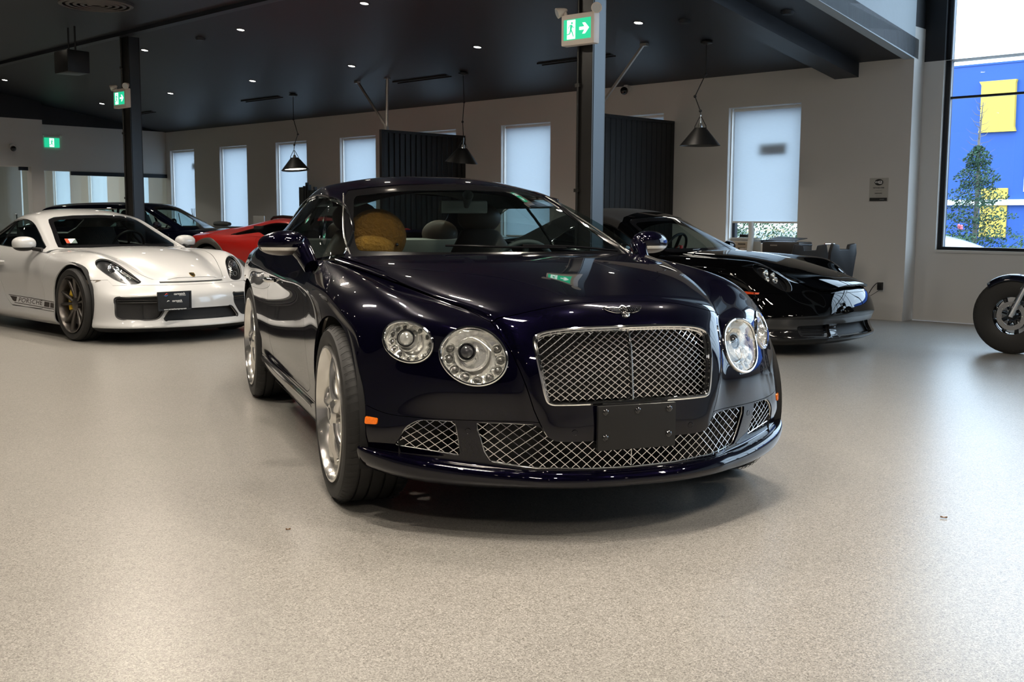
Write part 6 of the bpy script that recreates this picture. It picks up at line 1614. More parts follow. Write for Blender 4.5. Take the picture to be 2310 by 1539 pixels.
    liner(root, 0, .34, .392, .5, .86); liner(root, -2.484, .345, .398, .5, .87)
    b = MB(); b.box(-3.1, -.62, .13, .55, .62, .17); b.box(-2.05, -.82, .12, -.45, .82, .20); b.build('underbody', M['dark'], root)
    simple_interior(root, .835, -.58, .35, -1.75)
    return full
M['marker_dark'] = mat('smoked_marker_lens', (.20, .17, .14), .2, .2, .6, noise=(80, .3))
M['decal_black'] = mat('dark_brown_black_decal', (.035, .028, .025), .45, noise=(10, .1))
M['decal_red'] = mat('red_print', (.6, .05, .04), .5, noise=(10, .1)); M['decal_blue'] = mat('blue_print', (.05, .2, .6), .5, noise=(10, .1))
# ================================================================== black open-top sports car with fabric roof
def black_car():
    root = empty('sports_car', (-4.377, 3.883, 0), math.radians(27), 'glossy black sports car with a black fabric roof, standing right of the blue coupe', 'car')
    T = [
     [(-.40,0,.868),(-.44,.25,.864),(-.54,.46,.852),(-.58,.56,.838),(-.60,.66,.836),(-.61,.75,.822),(-.62,.815,.798)],
     [(-.12,0,.850),(-.14,.25,.845),(-.20,.44,.826),(-.22,.53,.810),(-.24,.64,.822),(-.25,.75,.820),(-.26,.842,.775)],
     [(.18,0,.808),(.17,.24,.803),(.13,.41,.780),(.12,.48,.770),(.12,.58,.790),(.11,.70,.806),(.08,.852,.745)],
     [(.46,0,.752),(.45,.23,.746),(.41,.40,.722),(.39,.46,.707),(.37,.55,.745),(.32,.67,.787),(.25,.845,.705)],
     [(.68,0,.690),(.67,.22,.684),(.62,.39,.660),(.60,.45,.642),(.56,.54,.668),(.46,.665,.715),(.35,.828,.650)],
     [(.86,0,.605),(.85,.21,.600),(.79,.38,.585),(.76,.45,.575),(.665,.55,.575),(.565,.665,.600),(.43,.812,.585)],
     [(.937,0,.540),(.927,.2,.537),(.88,.38,.520),(.835,.46,.502),(.745,.57,.490),(.635,.69,.500),(.485,.812,.500)],
     [(.978,0,.455),(.968,.2,.453),(.925,.38,.443),(.875,.47,.435),(.795,.59,.425),(.675,.71,.425),(.52,.822,.425)],
     [(.995,0,.370),(.985,.2,.370),(.948,.38,.362),(.905,.48,.358),(.82,.61,.352),(.70,.73,.350),(.535,.835,.350)],
     [(.978,0,.325),(.968,.2,.325),(.932,.38,.320),(.898,.48,.316),(.812,.61,.310),(.692,.735,.306),(.525,.842,.300)],
     [(.960,0,.240),(.950,.2,.240),(.914,.38,.238),(.880,.48,.235),(.795,.61,.230),(.675,.74,.226),(.50,.848,.222)],
     [(1.00,0,.150),(.988,.2,.150),(.950,.38,.148),(.912,.48,.147),(.825,.62,.146),(.70,.75,.146),(.49,.855,.150)],
     [(.90,0,.098),(.89,.2,.098),(.86,.38,.098),(.83,.48,.098),(.75,.61,.098),(.63,.74,.098),(.43,.82,.105)]]
    full = body_surface(T, 5, [(x, [(y, z) for y, z in r]) for x, r in ST_C], [-1.0,-1.35,-1.7,-2.0,-2.3,-2.5], scale_rows(R_C, 1, 1, 1), 3, 4, 5)
    K = M['black_paint']
    HL = spline([(.735,.735),(.700,.768),(.650,.776),(.600,.750),(.570,.700),(.558,.640),(.575,.580),(.615,.545),(.665,.560),(.712,.620),(.738,.680)], 5, True)
    CE = rpoly([(-.30,.270),(.30,.270),(.33,.165),(-.33,.165)], .02); SI = rpoly([(.385,.272),(.66,.262),(.655,.170),(.405,.165)], .02)
    body, inner = cut_body(full, root, [(0,.34,.372),(-2.45,.352,.385)], [(CE, False), (SI, True)], [(HL, True)])
    inner.build('inner_structure', M['dark'], root, skirt=0)
    hood = np.vstack([spline([(.907,-.5),(.906,-.1),(.905,0),(.895,.2),(.865,.34),(.80,.44),(.62,.475),(.40,.485),(.12,.505),(-.22,.555),(-.45,.60),(-.58,.63)], 5), [(-1, .63), (-1, -.5)]])
    hd, body = body.split(fld('xy', hood, cond=lambda V: (V[:, 2] > .555) & (V[:, 0] > -.9), mirror=True), .0028)
    hd = Surf(hd.V+np.stack([.052*np.clip((hd.V[:, 0]-.55)/.35, 0, 1)**2, 0*hd.V[:, 0], .022*np.clip((hd.V[:, 0]-.6)/.3, 0, 1)], 1), hd.Q, hd.N, hd.G); hd.build('front_lid', K, root, skirt=.022)
    low, body = body.split(lambda V: np.where(V[:, 0] > .36, .318-V[:, 2], -1.), 0)
    lip, low = low.split(lambda V: .155-V[:, 2], 0); lip.build('front_lip', K, root); low.build('bumper_lower', M['gloss_black'], root, skirt=.03)
    door = rpoly([(-.52,1.0),(-.525,.80),(-.60,.60),(-.60,.30),(-.64,.26),(-1.35,.255),(-1.50,.34),(-1.62,.62),(-1.64,.80),(-1.60,1.0)], [0,.02,.04,.03,.02,.04,.05,.05,.04,0])
    d, body = body.split(fld('xz', door, cond=lambda V: abs(V[:, 1]) > .55), .0022)
    for s in (1, -1): a, _ = d.split(lambda V: V[:, 1]*s, 0); a.build('door', K, root)
    bump, body = body.split(lambda V: np.where(V[:, 0] > .30, .530-V[:, 2], -1.), .0015); bump.build('front_bumper', K, root, skirt=.02)
    rear, front = body.split(lambda V: -1.0-V[:, 0], 0)
    for s in (1, -1): a, _ = front.split(lambda V: V[:, 1]*s, 0); a.build('front_fender', K, root)
    rear.build('rear_body', K, root)
    G = [
     [(-.38,0,.855),(-.43,.36,.853),(-.60,.630,.838),(-.62,.690,.832),(-.64,.735,.82),(-.66,.786,.795)],
     [(-.52,0,.915),(-.57,.345,.912),(-.73,.610,.893),(-.74,.675,.885),(-.75,.730,.85),(-.76,.788,.798)],
     [(-.78,0,1.040),(-.82,.31,1.033),(-.96,.560,1.005),(-.98,.632,.992),(-1.0,.712,.905),(-1.0,.790,.805)],
     [(-.99,0,1.145),(-1.03,.28,1.138),(-1.15,.518,1.110),(-1.17,.600,1.090),(-1.20,.700,.945),(-1.2,.790,.812)],
     [(-1.10,0,1.190),(-1.14,.275,1.182),(-1.24,.500,1.150),(-1.27,.590,1.122),(-1.32,.694,.965),(-1.32,.790,.816)],
     [(-1.42,0,1.248),(-1.43,.26,1.238),(-1.47,.480,1.200),(-1.50,.580,1.150),(-1.54,.690,.975),(-1.55,.790,.824)],
     [(-1.80,0,1.258),(-1.80,.25,1.246),(-1.80,.46,1.200),(-1.80,.570,1.135),(-1.80,.685,.968),(-1.80,.79,.835)],
     [(-2.15,0,1.205),(-2.15,.24,1.192),(-2.13,.43,1.142),(-2.11,.55,1.065),(-2.08,.675,.940),(-2.06,.79,.846)],
     [(-2.50,0,1.085),(-2.49,.24,1.072),(-2.46,.42,1.022),(-2.42,.55,.955),(-2.37,.67,.890),(-2.33,.78,.850)],
     [(-2.82,0,.955),(-2.80,.24,.945),(-2.75,.42,.915),(-2.69,.55,.885),(-2.63,.66,.862),(-2.58,.75,.842)]]
    WS = [(0,.860),(.36,.858),(.575,.850),(.612,.858),(.592,.905),(.545,1.0),(.508,1.085),(.488,1.125),(.44,1.150),(.27,1.168),(0,1.176)]
    DL = [(-.74,.835),(-.88,.905),(-1.08,1.005),(-1.25,1.080),(-1.40,1.112),(-1.58,1.105),(-1.78,1.055),(-1.92,.960),(-1.97,.890),(-1.92,.860),(-1.5,.842),(-1.05,.830)]
    cab = cabin_parts(root, G, WS, DL, K, 4, wsx=-1.5, roofsplit=lambda V: -1.255-V[:, 0]+.06*np.clip((abs(V[:, 1])-.45)/.1, 0, 1)-.0, roof=M['soft_top'], rear=[(0,1.0),(.30,1.0),(.32,1.05),(.28,1.11),(0,1.13)])
    def sp(y, z, off=0.): l, n = full.hit((2, y, z), (-1, 0, 0)); return None if l is None else l+n*off
    for s in (1, -1):
        h = empty('headlight', (0, 0, 0), 0, parent=root); pg = HL*[s, 1]; lens, _ = full.split(fld('yz', pg, cond=lambda V: V[:, 0] > .0), 0)
        lens.offset(-.045).build('housing', M['lamp_dark'], h, skirt=0); lens.offset(-.001).build('cover_glass', M['lens'], h, skirt=0)
        pts = [sp(y, z, -.001) for y, z in pg]; b = MB(); b.tube([p for p in pts if p], .003, 5, closed=True); b.build('rim_seal', M['gloss_black'], h)
        for (y, z, r) in ((.668, .715, .024), (.640, .655, .024), (.695, .660, .020), (.615, .705, .018)):
            l = sp(s*y, z, -.03); b = MB(); b.M = Matrix.Translation(l) @ Vector((1, s*.15, .1)).normalized().to_track_quat('Z', 'Y').to_matrix().to_4x4()
            b.lathe([(.001, -.02), (r*.6, -.012), (r, .004), (r*1.12, .004), (r*1.15, -.01)], 24, 'z'); b.build('reflector', M['mirror'], h)
        b = MB(); b.tube([sp(s*y, z, -.02) for y, z in ((.72, .715), (.70, .748), (.66, .758), (.62, .742))], .004, 6); b.build('light_strip', M['chrome'], h)
        P = []
        for x in np.linspace(.31, .47, 8):
            r_ = []
            for z in (.522+.01*(x-.3), .548-.06*(x-.3)): l, n = full.hit((x, s*2, z), (0, -s, 0)); r_.append(l+n*.002)
            P.append(r_)
        b = MB(); b.grid(P); b.build('side_marker', M['orange_d'], root)
        side_mirror(root, (-.92, s*.905, .875), s, K, M['black_plastic'], (-.80, s*.79, .825), (.9, .9, .9))
        l, n = full.hit((-1.5, s*2, .70), (0, -s, 0)); b = MB(); b.tube([l+Vector((.08, 0, 0)), l+Vector((.05, s*.006, 0)), l+Vector((-.08, s*.006, 0))], .011, 8); b.build('door_handle', K, root)
    for poly, nm, mir in ((CE, 'lower_intake', False), (SI, 'air_intake', True)):
        for s in ((1, -1) if mir else (1,)):
            pg = poly*[s, 1]; gsf, _ = full.split(fld('yz', pg, cond=lambda V: V[:, 0] > .3), 0); h = empty(nm, (0, 0, 0), 0, parent=root)
            q = Surf(gsf.V-np.array([.06, 0, 0]), gsf.Q, gsf.N, gsf.G); q.build('mesh', M['mesh_black'], h, skirt=0)
            y0_, y1_ = pg[:, 0].min()+.03, pg[:, 0].max()-.03
            for z in ((.19, .215, .24) if mir else ()):
                b = MB(); b.tube([sp(y, z, -.02) for y in np.linspace(y0_, y1_, 8)], .006, 6, sq=.5); b.build('slat', M['gloss_black'], h)
    l, n = full.hit((2.5, 0, .64), (-1, 0, 0)); l = l+Vector((.02, 0, .008)); ax = Vector((0, 1, 0)); up = n.cross(ax).normalized(); up = -up if up.z < 0 else up
    b = MB(); P1 = [l+ax*a+up*c+n*.004 for a, c in [(-.026,.030),(0,.034),(.026,.030),(.028,.0),(.018,-.024),(0,-.036),(-.018,-.024),(-.028,0)]]; P0 = [p-n*.01 for p in P1]
    b.add(P1+P0, [tuple(range(8))]+[(i, (i+1) % 8, 8+(i+1) % 8, 8+i) for i in range(8)]); b.build('crest_badge', M['badge_gold'], root)
    for x, R_ in ((0, .34), (-2.45, .352)):
        for s in (1, -1): spoke_wheel(root, x, .765, R_, .262, .25, s, M['wheel_dark'], 5, True, M['gloss_black'])
    liner(root, 0, .34, .392, .5, .86); liner(root, -2.45, .352, .405, .5, .87)
    b = MB(); b.box(-3.1, -.62, .13, .6, .62, .17); b.box(-2.0, -.82, .12, -.45, .82, .20); b.build('underbody', M['dark'], root)
    simple_interior(root, .845, -.48, .35, -1.55)
    b = MB(); b.box(-.01, -.012, -.05, .01, .012, .0); b.tube([(0, 0, -.02), (-.04, .03, -.0), (-.10, .05, -.03)], .004, 5); o = b.build('red_tag', M['red_paint'], root); o.location = (-.95, .10, .895)
    b = MB(); b.tube([(-.45, -.45, .872), (-.55, .1, .885), (-.62, .45, .875)], .006, 6); b.build('wiper', M['lamp_black'], root)
# ================================================================== red low car, tail towards the white car
def red_car():
    root = empty('supercar', (-10.02, 1.70, 0), math.radians(33), 'matt red wedge-shaped supercar with grey wheel-arch flares, half hidden behind the white car', 'car')
    T = scale_rows(T_C, 1.05, 1.07, .93, .05, .03)
    R = [
     [(-2.80,0,.99),(-2.79,.26,.985),(-2.77,.46,.965),(-2.76,.58,.94),(-2.75,.68,.925),(-2.74,.78,.905),(-2.72,.88,.875)],
     [(-3.10,0,.955),(-3.09,.26,.95),(-3.06,.46,.935),(-3.04,.58,.92),(-3.02,.68,.905),(-2.98,.79,.885),(-2.94,.90,.855)],
     [(-3.30,0,.935),(-3.29,.26,.93),(-3.26,.46,.915),(-3.24,.58,.90),(-3.20,.69,.885),(-3.14,.80,.865),(-3.07,.90,.83)],
     [(-3.36,0,.88),(-3.35,.26,.875),(-3.33,.46,.865),(-3.30,.58,.85),(-3.26,.70,.83),(-3.18,.81,.80),(-3.09,.91,.765)],
     [(-3.40,0,.78),(-3.39,.26,.775),(-3.37,.46,.765),(-3.34,.58,.75),(-3.29,.70,.735),(-3.21,.82,.71),(-3.11,.92,.68)],
     [(-3.42,0,.67),(-3.41,.26,.665),(-3.39,.46,.655),(-3.36,.58,.645),(-3.31,.71,.63),(-3.23,.83,.61),(-3.12,.925,.585)],
     [(-3.43,0,.56),(-3.42,.26,.555),(-3.40,.46,.545),(-3.37,.58,.535),(-3.31,.71,.52),(-3.23,.83,.505),(-3.12,.925,.485)],
     [(-3.42,0,.46),(-3.41,.26,.455),(-3.39,.46,.445),(-3.35,.58,.435),(-3.30,.71,.425),(-3.21,.82,.41),(-3.11,.92,.40)],
     [(-3.38,0,.37),(-3.37,.26,.365),(-3.35,.46,.355),(-3.31,.58,.35),(-3.26,.70,.34),(-3.18,.81,.33),(-3.09,.91,.32)],
     [(-3.32,0,.30),(-3.31,.26,.30),(-3.28,.46,.29),(-3.25,.58,.29),(-3.20,.69,.28),(-3.13,.80,.27),(-3.05,.90,.265)],
     [(-3.2,0,.26),(-3.19,.26,.26),(-3.17,.45,.25),(-3.14,.57,.25),(-3.1,.67,.24),(-3.03,.77,.235),(-2.95,.87,.23)]]
    st = [
     (.28, [(.870,.62),(.89,.55),(.90,.47),(.91,.40),(.91,.32),(.91,.245),(.90,.19),(.87,.15)]),
     (.00, [(.89,.74),(.93,.66),(.95,.57),(.955,.47),(.95,.37),(.94,.28),(.93,.21),(.90,.17)]),
     (-.60,[(.86,.80),(.91,.72),(.935,.62),(.925,.50),(.92,.39),(.935,.30),(.93,.22),(.88,.17)]),
     (-1.2,[(.86,.845),(.905,.76),(.925,.65),(.90,.52),(.895,.40),(.93,.30),(.93,.22),(.88,.17)]),
     (-1.7,[(.885,.885),(.925,.80),(.945,.68),(.915,.54),(.905,.41),(.935,.31),(.93,.22),(.88,.17)]),
     (-2.15,[(.875,.895),(.945,.83),(.965,.71),(.960,.58),(.95,.45),(.95,.34),(.94,.25),(.89,.20)]),
     (-2.65,[(.880,.880),(.945,.82),(.968,.73),(.970,.61),(.965,.49),(.955,.38),(.94,.29),(.90,.23)]),
     (-3.0,[(.895,.845),(.93,.77),(.942,.69),(.945,.59),(.94,.49),(.93,.39),(.92,.31),(.88,.25)])]
    full = body_surface(T, 5, st, [-1.0,-1.35,-1.7,-2.0,-2.3,-2.52], R, 3, 4, 5)
    _, body = full.split(lambda V: np.maximum(arch_field(0, .36, .40, .5)(V), arch_field(-2.62, .365, .42, .5)(V)), 0)
    inner = full.offset(-.03); _, inner = inner.split(lambda V: np.maximum(arch_field(0, .36, .43, .5)(V), arch_field(-2.62, .365, .45, .5)(V)), 0); inner.build('inner_structure', M['dark'], root, skirt=0)
    Rd = M['red_paint']
    # scooped intake behind the side glass
    door = rpoly([(-.50,1.1),(-.52,.80),(-.62,.55),(-.62,.30),(-1.35,.28),(-1.50,.50),(-1.62,.80),(-1.60,1.1)], .04)
    d, body = body.split(fld('xz', door, cond=lambda V: abs(V[:, 1]) > .55), .002)
    for s in (1, -1): a, _ = d.split(lambda V: V[:, 1]*s, 0); a.build('door', Rd, root)
    body.build('body_shell', Rd, root)
    for x, z, r in ((0, .36, .40), (-2.62, .365, .42)):
        for s in (1, -1):
            P = []
            for a in np.linspace(-.25, PI+.25, 36):
                row = []
                for rr, dy in ((r-.015, .004), (r+.0, .018), (r+.03, .020), (r+.060, .012), (r+.068, -.003)):
                    px, pz = x+rr*math.cos(a), z+rr*math.sin(a)
                    l, n = full.hit((px, s*2, max(pz, .24)), (0, -s, 0)); y = l.y if l is not None else s*.93
                    row.append((px, y+s*dy, pz))
                P.append(row)
            b = MB(); b.grid(P); b.build('arch_flare', M['flare_grey'], root)
    G = [
     [(-.10,0,.80),(-.16,.36,.798),(-.40,.66,.79),(-.42,.74,.80),(-.44,.80,.80),(-.46,.86,.79)],
     [(-.40,0,.90),(-.45,.33,.895),(-.66,.61,.875),(-.68,.70,.868),(-.70,.78,.845),(-.72,.865,.81)],
     [(-.75,0,1.02),(-.80,.30,1.012),(-.98,.55,.985),(-1.0,.65,.965),(-1.02,.75,.90),(-1.04,.875,.84)],
     [(-1.05,0,1.105),(-1.10,.27,1.096),(-1.22,.50,1.065),(-1.25,.61,1.035),(-1.27,.74,.94),(-1.3,.885,.865)],
     [(-1.40,0,1.150),(-1.42,.26,1.140),(-1.50,.47,1.105),(-1.52,.60,1.062),(-1.55,.74,.965),(-1.58,.890,.882)],
     [(-1.75,0,1.145),(-1.75,.25,1.134),(-1.80,.46,1.095),(-1.82,.60,1.040),(-1.85,.74,.960),(-1.88,.885,.890)],
     [(-2.10,0,1.100),(-2.10,.25,1.090),(-2.12,.46,1.050),(-2.14,.60,1.000),(-2.16,.74,.940),(-2.18,.87,.890)],
     [(-2.50,0,1.030),(-2.50,.25,1.020),(-2.50,.46,.990),(-2.50,.60,.955),(-2.50,.74,.918),(-2.50,.86,.882)],
     [(-2.95,0,.965),(-2.94,.25,.960),(-2.92,.46,.940),(-2.90,.60,.918),(-2.88,.74,.895),(-2.86,.85,.868)]]
    WS = [(0,.80),(.36,.80),(.62,.80),(.655,.812),(.60,.88),(.54,.975),(.49,1.05),(.42,1.08),(.26,1.098),(0,1.105)]
    DL = [(-.48,.835),(-.70,.885),(-1.02,.975),(-1.22,1.035),(-1.42,1.060),(-1.62,1.052),(-1.85,1.000),(-2.05,.945),(-2.20,.895),(-2.08,.893),(-1.80,.925),(-1.66,.935),(-1.50,.900),(-1.30,.885),(-.9,.852)]
    cabin_parts(root, G, WS, DL, Rd, 4, wsx=-1.35, belt=.79, glass=M['glass_d'])
    for s in (1, -1):
        b = MB(); b.tube([(-1.05, s*.44, 1.085), (-1.15, s*.44, 1.130), (-1.60, s*.43, 1.150), (-1.80, s*.42, 1.140), (-1.86, s*.42, 1.11)], [.012, .020, .022, .020, .012], 8); b.build('roof_rail', M['lamp_black'], root)
        side_mirror(root, (-.62, s*1.02, .93), s, Rd, M['black_plastic'], (-.60, s*.86, .84))
    for x, R_ in ((0, .36), (-2.62, .365)):
        for s in (1, -1): spoke_wheel(root, x, .82, R_, .25, .27, s, M['wheel_dark'], 5, True, M['gloss_black'])
    liner(root, 0, .36, .42, .5, .93); liner(root, -2.62, .365, .44, .5, .94)
    b = MB(); b.box(-3.0, -.66, .17, .6, .66, .21); b.box(-2.1, -.86, .16, -.5, .86, .24); b.build('underbody', M['dark'], root)
    b = MB(); b.box(-1.9, -.70, .5, -1.75, .70, 1.02); b.box(-1.75, -.68, .3, -.6, .68, .5); b.build('cabin_bulkhead', M['dash_d'], root)
M['flare_grey'] = mat('grey_plastic_flare', (.075, .068, .060), .42, noise=(30, .06))
# ================================================================== dark navy four-door car behind the white one
def navy_car():
    root = empty('saloon_car', (-15.23, .18, 0), math.radians(62), 'dark navy four-door car with flat roof, behind the roof of the white sports car', 'car')
    T = scale_rows(T_C, 1.0, 1.0, 1.06, 0, .04); R = scale_rows(R_C, 1.12, 1.0, 1.06, .05, .03); st = [(x*1.08, [(y, z*1.06+.03) for y, z in r]) for x, r in ST_C]
    full = body_surface(T, 5, st, [-1.0,-1.4,-1.8,-2.2,-2.5,-2.7], R, 3, 3, 4)
    _, body = full.split(lambda V: np.maximum(arch_field(0, .34, .372, .5)(V), arch_field(-2.75, .34, .372, .5)(V)), 0); body.build('body_shell', M['navy'], root)
    inner = full.offset(-.03); _, inner = inner.split(lambda V: np.maximum(arch_field(0, .34, .40, .5)(V), arch_field(-2.75, .34, .40, .5)(V)), 0); inner.build('inner_structure', M['dark'], root, skirt=0)
    G = [
     [(-.42,0,.935),(-.46,.36,.932),(-.56,.62,.92),(-.60,.70,.915),(-.63,.75,.905),(-.66,.79,.885)],
     [(-.60,0,1.04),(-.64,.35,1.035),(-.74,.60,1.02),(-.77,.68,1.01),(-.79,.74,.96),(-.80,.792,.89)],
     [(-.88,0,1.20),(-.92,.33,1.195),(-1.02,.57,1.175),(-1.05,.65,1.155),(-1.06,.72,1.02),(-1.06,.795,.895)],
     [(-1.10,0,1.315),(-1.14,.32,1.308),(-1.24,.55,1.285),(-1.27,.63,1.255),(-1.29,.71,1.06),(-1.30,.795,.90)],
     [(-1.35,0,1.365),(-1.38,.31,1.357),(-1.45,.54,1.325),(-1.48,.625,1.285),(-1.5,.705,1.075),(-1.5,.795,.905)],
     [(-1.9,0,1.385),(-1.9,.31,1.376),(-1.9,.54,1.340),(-1.9,.625,1.295),(-1.9,.705,1.08),(-1.9,.795,.91)],
     [(-2.5,0,1.375),(-2.5,.31,1.366),(-2.5,.54,1.330),(-2.5,.625,1.285),(-2.5,.705,1.08),(-2.5,.795,.915)],
     [(-3.0,0,1.345),(-3.0,.31,1.336),(-3.0,.53,1.300),(-3.0,.615,1.255),(-3.0,.70,1.07),(-3.0,.79,.92)],
     [(-3.25,0,1.26),(-3.25,.31,1.25),(-3.24,.52,1.215),(-3.22,.60,1.175),(-3.2,.69,1.03),(-3.18,.78,.92)],
     [(-3.42,0,1.0),(-3.42,.31,1.0),(-3.40,.52,.98),(-3.38,.60,.97),(-3.36,.68,.95),(-3.34,.76,.91)]]
    WS = [(0,.945),(.36,.945),(.59,.95),(.61,.98),(.565,1.14),(.525,1.27),(.45,1.305),(.28,1.325),(0,1.33)]
    DL = [(-.80,.935),(-.98,1.06),(-1.18,1.185),(-1.34,1.248),(-1.7,1.262),(-2.4,1.262),(-2.95,1.235),(-3.10,1.10),(-3.14,.96),(-2.6,.945),(-1.7,.938)]
    cab = cabin_parts(root, G, WS, DL, M['navy'], 4, wsx=-1.6, belt=.895, rear=[(0,1.04),(.42,1.04),(.46,1.08),(.43,1.22),(.38,1.28),(0,1.30)], frame=M['chrome_s'])
    for s in (1, -1):
        for x in (-1.72, -2.50):
            b = MB(); pts = []
            for z in np.linspace(.93, 1.27, 8): l, n = cab.hit((x-.12*(z-.93), s*1.5, z), (0, -s, 0)); pts.append(l+n*.002)
            b.tube(pts, .022, 6); b.build('door_pillar', M['navy'], root)
        b = MB(); l, n = cab.hit((-1.08, s*1.5, 1.0), (0, -s, 0)); pts = []
        for z in np.linspace(.93, 1.20, 6): l, n = cab.hit((-1.28, s*1.5, z), (0, -s, 0)); pts.append(l+n*.001)
        b.tube(pts, .008, 6); b.build('quarter_bar', M['chrome_s'], root)
        side_mirror(root, (-.95, s*.92, .99), s, M['navy'], M['black_plastic'], (-.92, s*.79, .92))
    for x in (0, -2.75):
        for s in (1, -1): spoke_wheel(root, x, .76, .335, .25, .235, s, M['wheel_silver'], 7, False)
    liner(root, 0, .34, .392, .5, .86); liner(root, -2.75, .34, .392, .5, .87)
    b = MB(); b.box(-3.3, -.62, .16, .55, .62, .20); b.box(-2.3, -.80, .15, -.45, .80, .24); b.build('underbody', M['dark'], root)
    simple_interior(root, .93, -.58, .35, -1.55, .50)
    for x in (-1.80, -2.55):
        for y in (.34, -.34): b = MB(); b.ball((x, y, 1.17), .085, 14, 10, sc=(.55, 1.35, .9)); b.build('headrest', M['dash_d'], root)
    b = MB(); b.box(-2.75, -.62, .45, -2.6, .62, 1.05); b.build('rear_seat', M['dash_d'], root, bevel=.04)
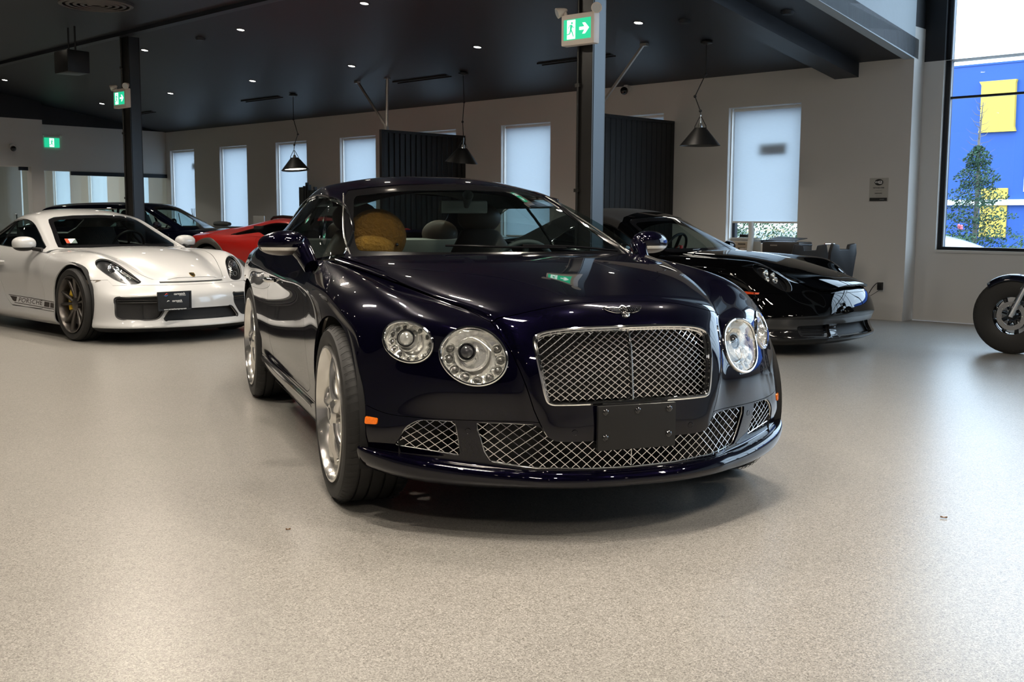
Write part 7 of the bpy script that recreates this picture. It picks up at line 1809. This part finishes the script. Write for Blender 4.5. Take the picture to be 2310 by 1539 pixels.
# ================================================================== motorcycle, only its front wheel reaches into view
def motorcycle():
    fw = rw(-3.54, 9.86, 0)
    t = empty('motorcycle', fw, RZ+.05, 'black cruiser motorcycle whose fat front tyre and glossy mudguard show at the right edge', 'motorcycle')
    R_ = .335
    w = empty('wheel', (.0, 0, R_), 0, parent=t)
    def wheel_parts(w, R_, wd):
        tyre(w, 0, 0, 1, R_, wd, .175, M['rubber'], 1)
        b = MB()
        for k in range(40):
            a = 2*PI*k/40
            for s in (-1, 1): b.tube([(math.cos(a)*(R_-.004), s*wd*.10, math.sin(a)*(R_-.004)), (math.cos(a+.09)*(R_-.006), s*wd*.34, math.sin(a+.09)*(R_-.006)), (math.cos(a+.12)*(R_-.028), s*wd*.485, math.sin(a+.12)*(R_-.028))], .004, 4)
        b.build('tread_grooves', M['dark'], w)
        b = MB(); b.lathe([(.182, -.05), (.186, -.055), (.176, -.058), (.165, -.04), (.160, 0), (.165, .04), (.176, .058), (.186, .055), (.182, .05)], 56); b.build('rim', M['gloss_black'], w)
        for k in range(9):
            a = 2*PI*k/9; b = MB(); b.tube([(math.cos(a)*.04, 0, math.sin(a)*.04), (math.cos(a+.1)*.10, 0, math.sin(a+.1)*.10), (math.cos(a)*.165, 0, math.sin(a)*.165)], [.016, .012, .016], 8, sq=1.3); b.build('spoke', M['gloss_black'], w)
        for s in (-1, 1):
            b = MB(); b.lathe([(.085, s*.072-.003), (.125, s*.072-.003), (.125, s*.072+.003), (.085, s*.072+.003), (.085, s*.072-.003)], 48); b.build('brake_disc', M['steel'], w)
            for k in range(10): a = 2*PI*k/10; b = MB(); b.ball((math.cos(a)*.092, s*.078, math.sin(a)*.092), .006, 8, 6); b.build('disc_bolt', M['chrome_s'], w)
        b = MB(); b.lathe([(.001, -.085), (.03, -.085), (.045, -.06), (.045, .06), (.03, .085), (.001, .085)], 24); b.build('hub', M['lamp_black'], w)
    wheel_parts(w, R_, .15)
    P = []
    for a in np.linspace(math.radians(130), math.radians(20), 18):
        row = []
        for q in np.linspace(-1, 1, 11): row.append(((R_+.028-.055*abs(q)**2.6)*math.cos(a), q*.092, R_+(R_+.028-.055*abs(q)**2.6)*math.sin(a)))
        P.append(row)
    b = MB(); b.grid(P); o = b.build('front_mudguard', M['gloss_blueblack'], t); so = o.modifiers.new('s', 'SOLIDIFY'); so.thickness = .006
    for s in (-1, 1): b = MB(); b.tube([(0, s*.11, R_), (.28, s*.11, 1.0)], [.03, .024], 12); b.build('fork_leg', M['chrome'], t)
    b = MB(); b.tube([(.24, -.13, .86), (.24, .13, .86)], .03, 10); b.tube([(.29, -.13, 1.0), (.29, .13, 1.0)], .03, 10); b.build('fork_yoke', M['gloss_black'], t)
    b = MB(); b.tube(spline([(.36, -.42, 1.08), (.30, -.25, 1.10), (.30, 0, 1.06), (.30, .25, 1.10), (.36, .42, 1.08)], 5), .014, 8); b.build('handlebar', M['chrome'], t)
    b = MB(); b.lathe([(.001, .09), (.06, .07), (.085, .0), (.09, -.02), (.001, -.02)], 28, 'x', (.16, 0, .90)); b.build('headlamp', M['gloss_black'], t)
    b = MB(); b.ball((.62, 0, .83), .2, 24, 14, sc=(1.5, .75, .72)); b.build('fuel_tank', M['gloss_blueblack'], t)
    b = MB(); b.ball((1.10, 0, .70), .2, 24, 14, sc=(1.35, .85, .38)); b.build('seat', M['leather'], t)
    b = MB(); b.tube([(.30, 0, .90), (.42, 0, .45), (.60, 0, .25), (1.15, 0, .25), (1.35, 0, .60), (.9, 0, .68), (.45, 0, .80)], .024, 8); b.build('frame_tube', M['gloss_black'], t)
    b = MB(); b.tube([(.72, 0, .40), (.60, 0, .68)], [.09, .085], 16); b.tube([(.78, 0, .40), (.92, 0, .66)], [.09, .085], 16); b.ball((.80, 0, .34), .14, 18, 12, sc=(1.3, .8, .8)); b.build('engine', M['wheel_dark'], t)
    b = MB(); b.tube([(.7, -.14, .42), (.95, -.18, .28), (1.9, -.19, .30)], [.03, .035, .045], 12); b.build('exhaust', M['chrome'], t)
    w2 = empty('wheel', (1.62, 0, R_), 0, parent=t); wheel_parts(w2, R_, .17)
    P = []
    for a in np.linspace(math.radians(170), math.radians(30), 16):
        P.append([((R_+.035-.06*abs(q)**2.6)*math.cos(a)+1.62, q*.11, R_+(R_+.035-.06*abs(q)**2.6)*math.sin(a)) for q in np.linspace(-1, 1, 9)])
    b = MB(); b.grid(P); o = b.build('rear_mudguard', M['gloss_blueblack'], t); so = o.modifiers.new('s', 'SOLIDIFY'); so.thickness = .006
    b = MB(); b.tube([(.95, .08, .26), (1.0, .26, .02)], .012, 8); b.build('side_stand', M['lamp_black'], t)
M['gloss_blueblack'] = paint_mat('blue_black_gloss', (.004, .005, .012), (.01, .012, .03), .3, .4)
blue_coupe()
outside()
white_car()
black_car()
red_car()
navy_car()
motorcycle()
# ------------------------------------------------------------------ camera
def add_camera():
    cam = bpy.data.cameras.new('camera'); o = bpy.data.objects.new('camera', cam); COL.objects.link(o)
    C = Vector((4.4115, -1.7708, 1.172)); yaw, pitch, roll, f = 2.7925, .1136, .0054, 2465.3
    F = Vector((math.cos(pitch)*math.cos(yaw), math.cos(pitch)*math.sin(yaw), -math.sin(pitch)))
    Rt = F.cross(Vector((0, 0, 1))).normalized(); U = Rt.cross(F)
    R2 = Rt*math.cos(roll)+U*math.sin(roll); U2 = -Rt*math.sin(roll)+U*math.cos(roll)
    m = Matrix((R2, U2, -F)).transposed().to_4x4(); m.translation = C; o.matrix_world = m
    cam.sensor_width = 36; cam.lens = f/2310*36; cam.clip_end = 300; cam.clip_start = .05
    bpy.context.scene.camera = o
    cam.dof.use_dof = False
add_camera()
sc = bpy.context.scene
sc.view_settings.view_transform = 'Standard'; sc.view_settings.look = 'None'; sc.view_settings.gamma = 1; sc.view_settings.use_curve_mapping = False
sc.view_settings.exposure = 0.92
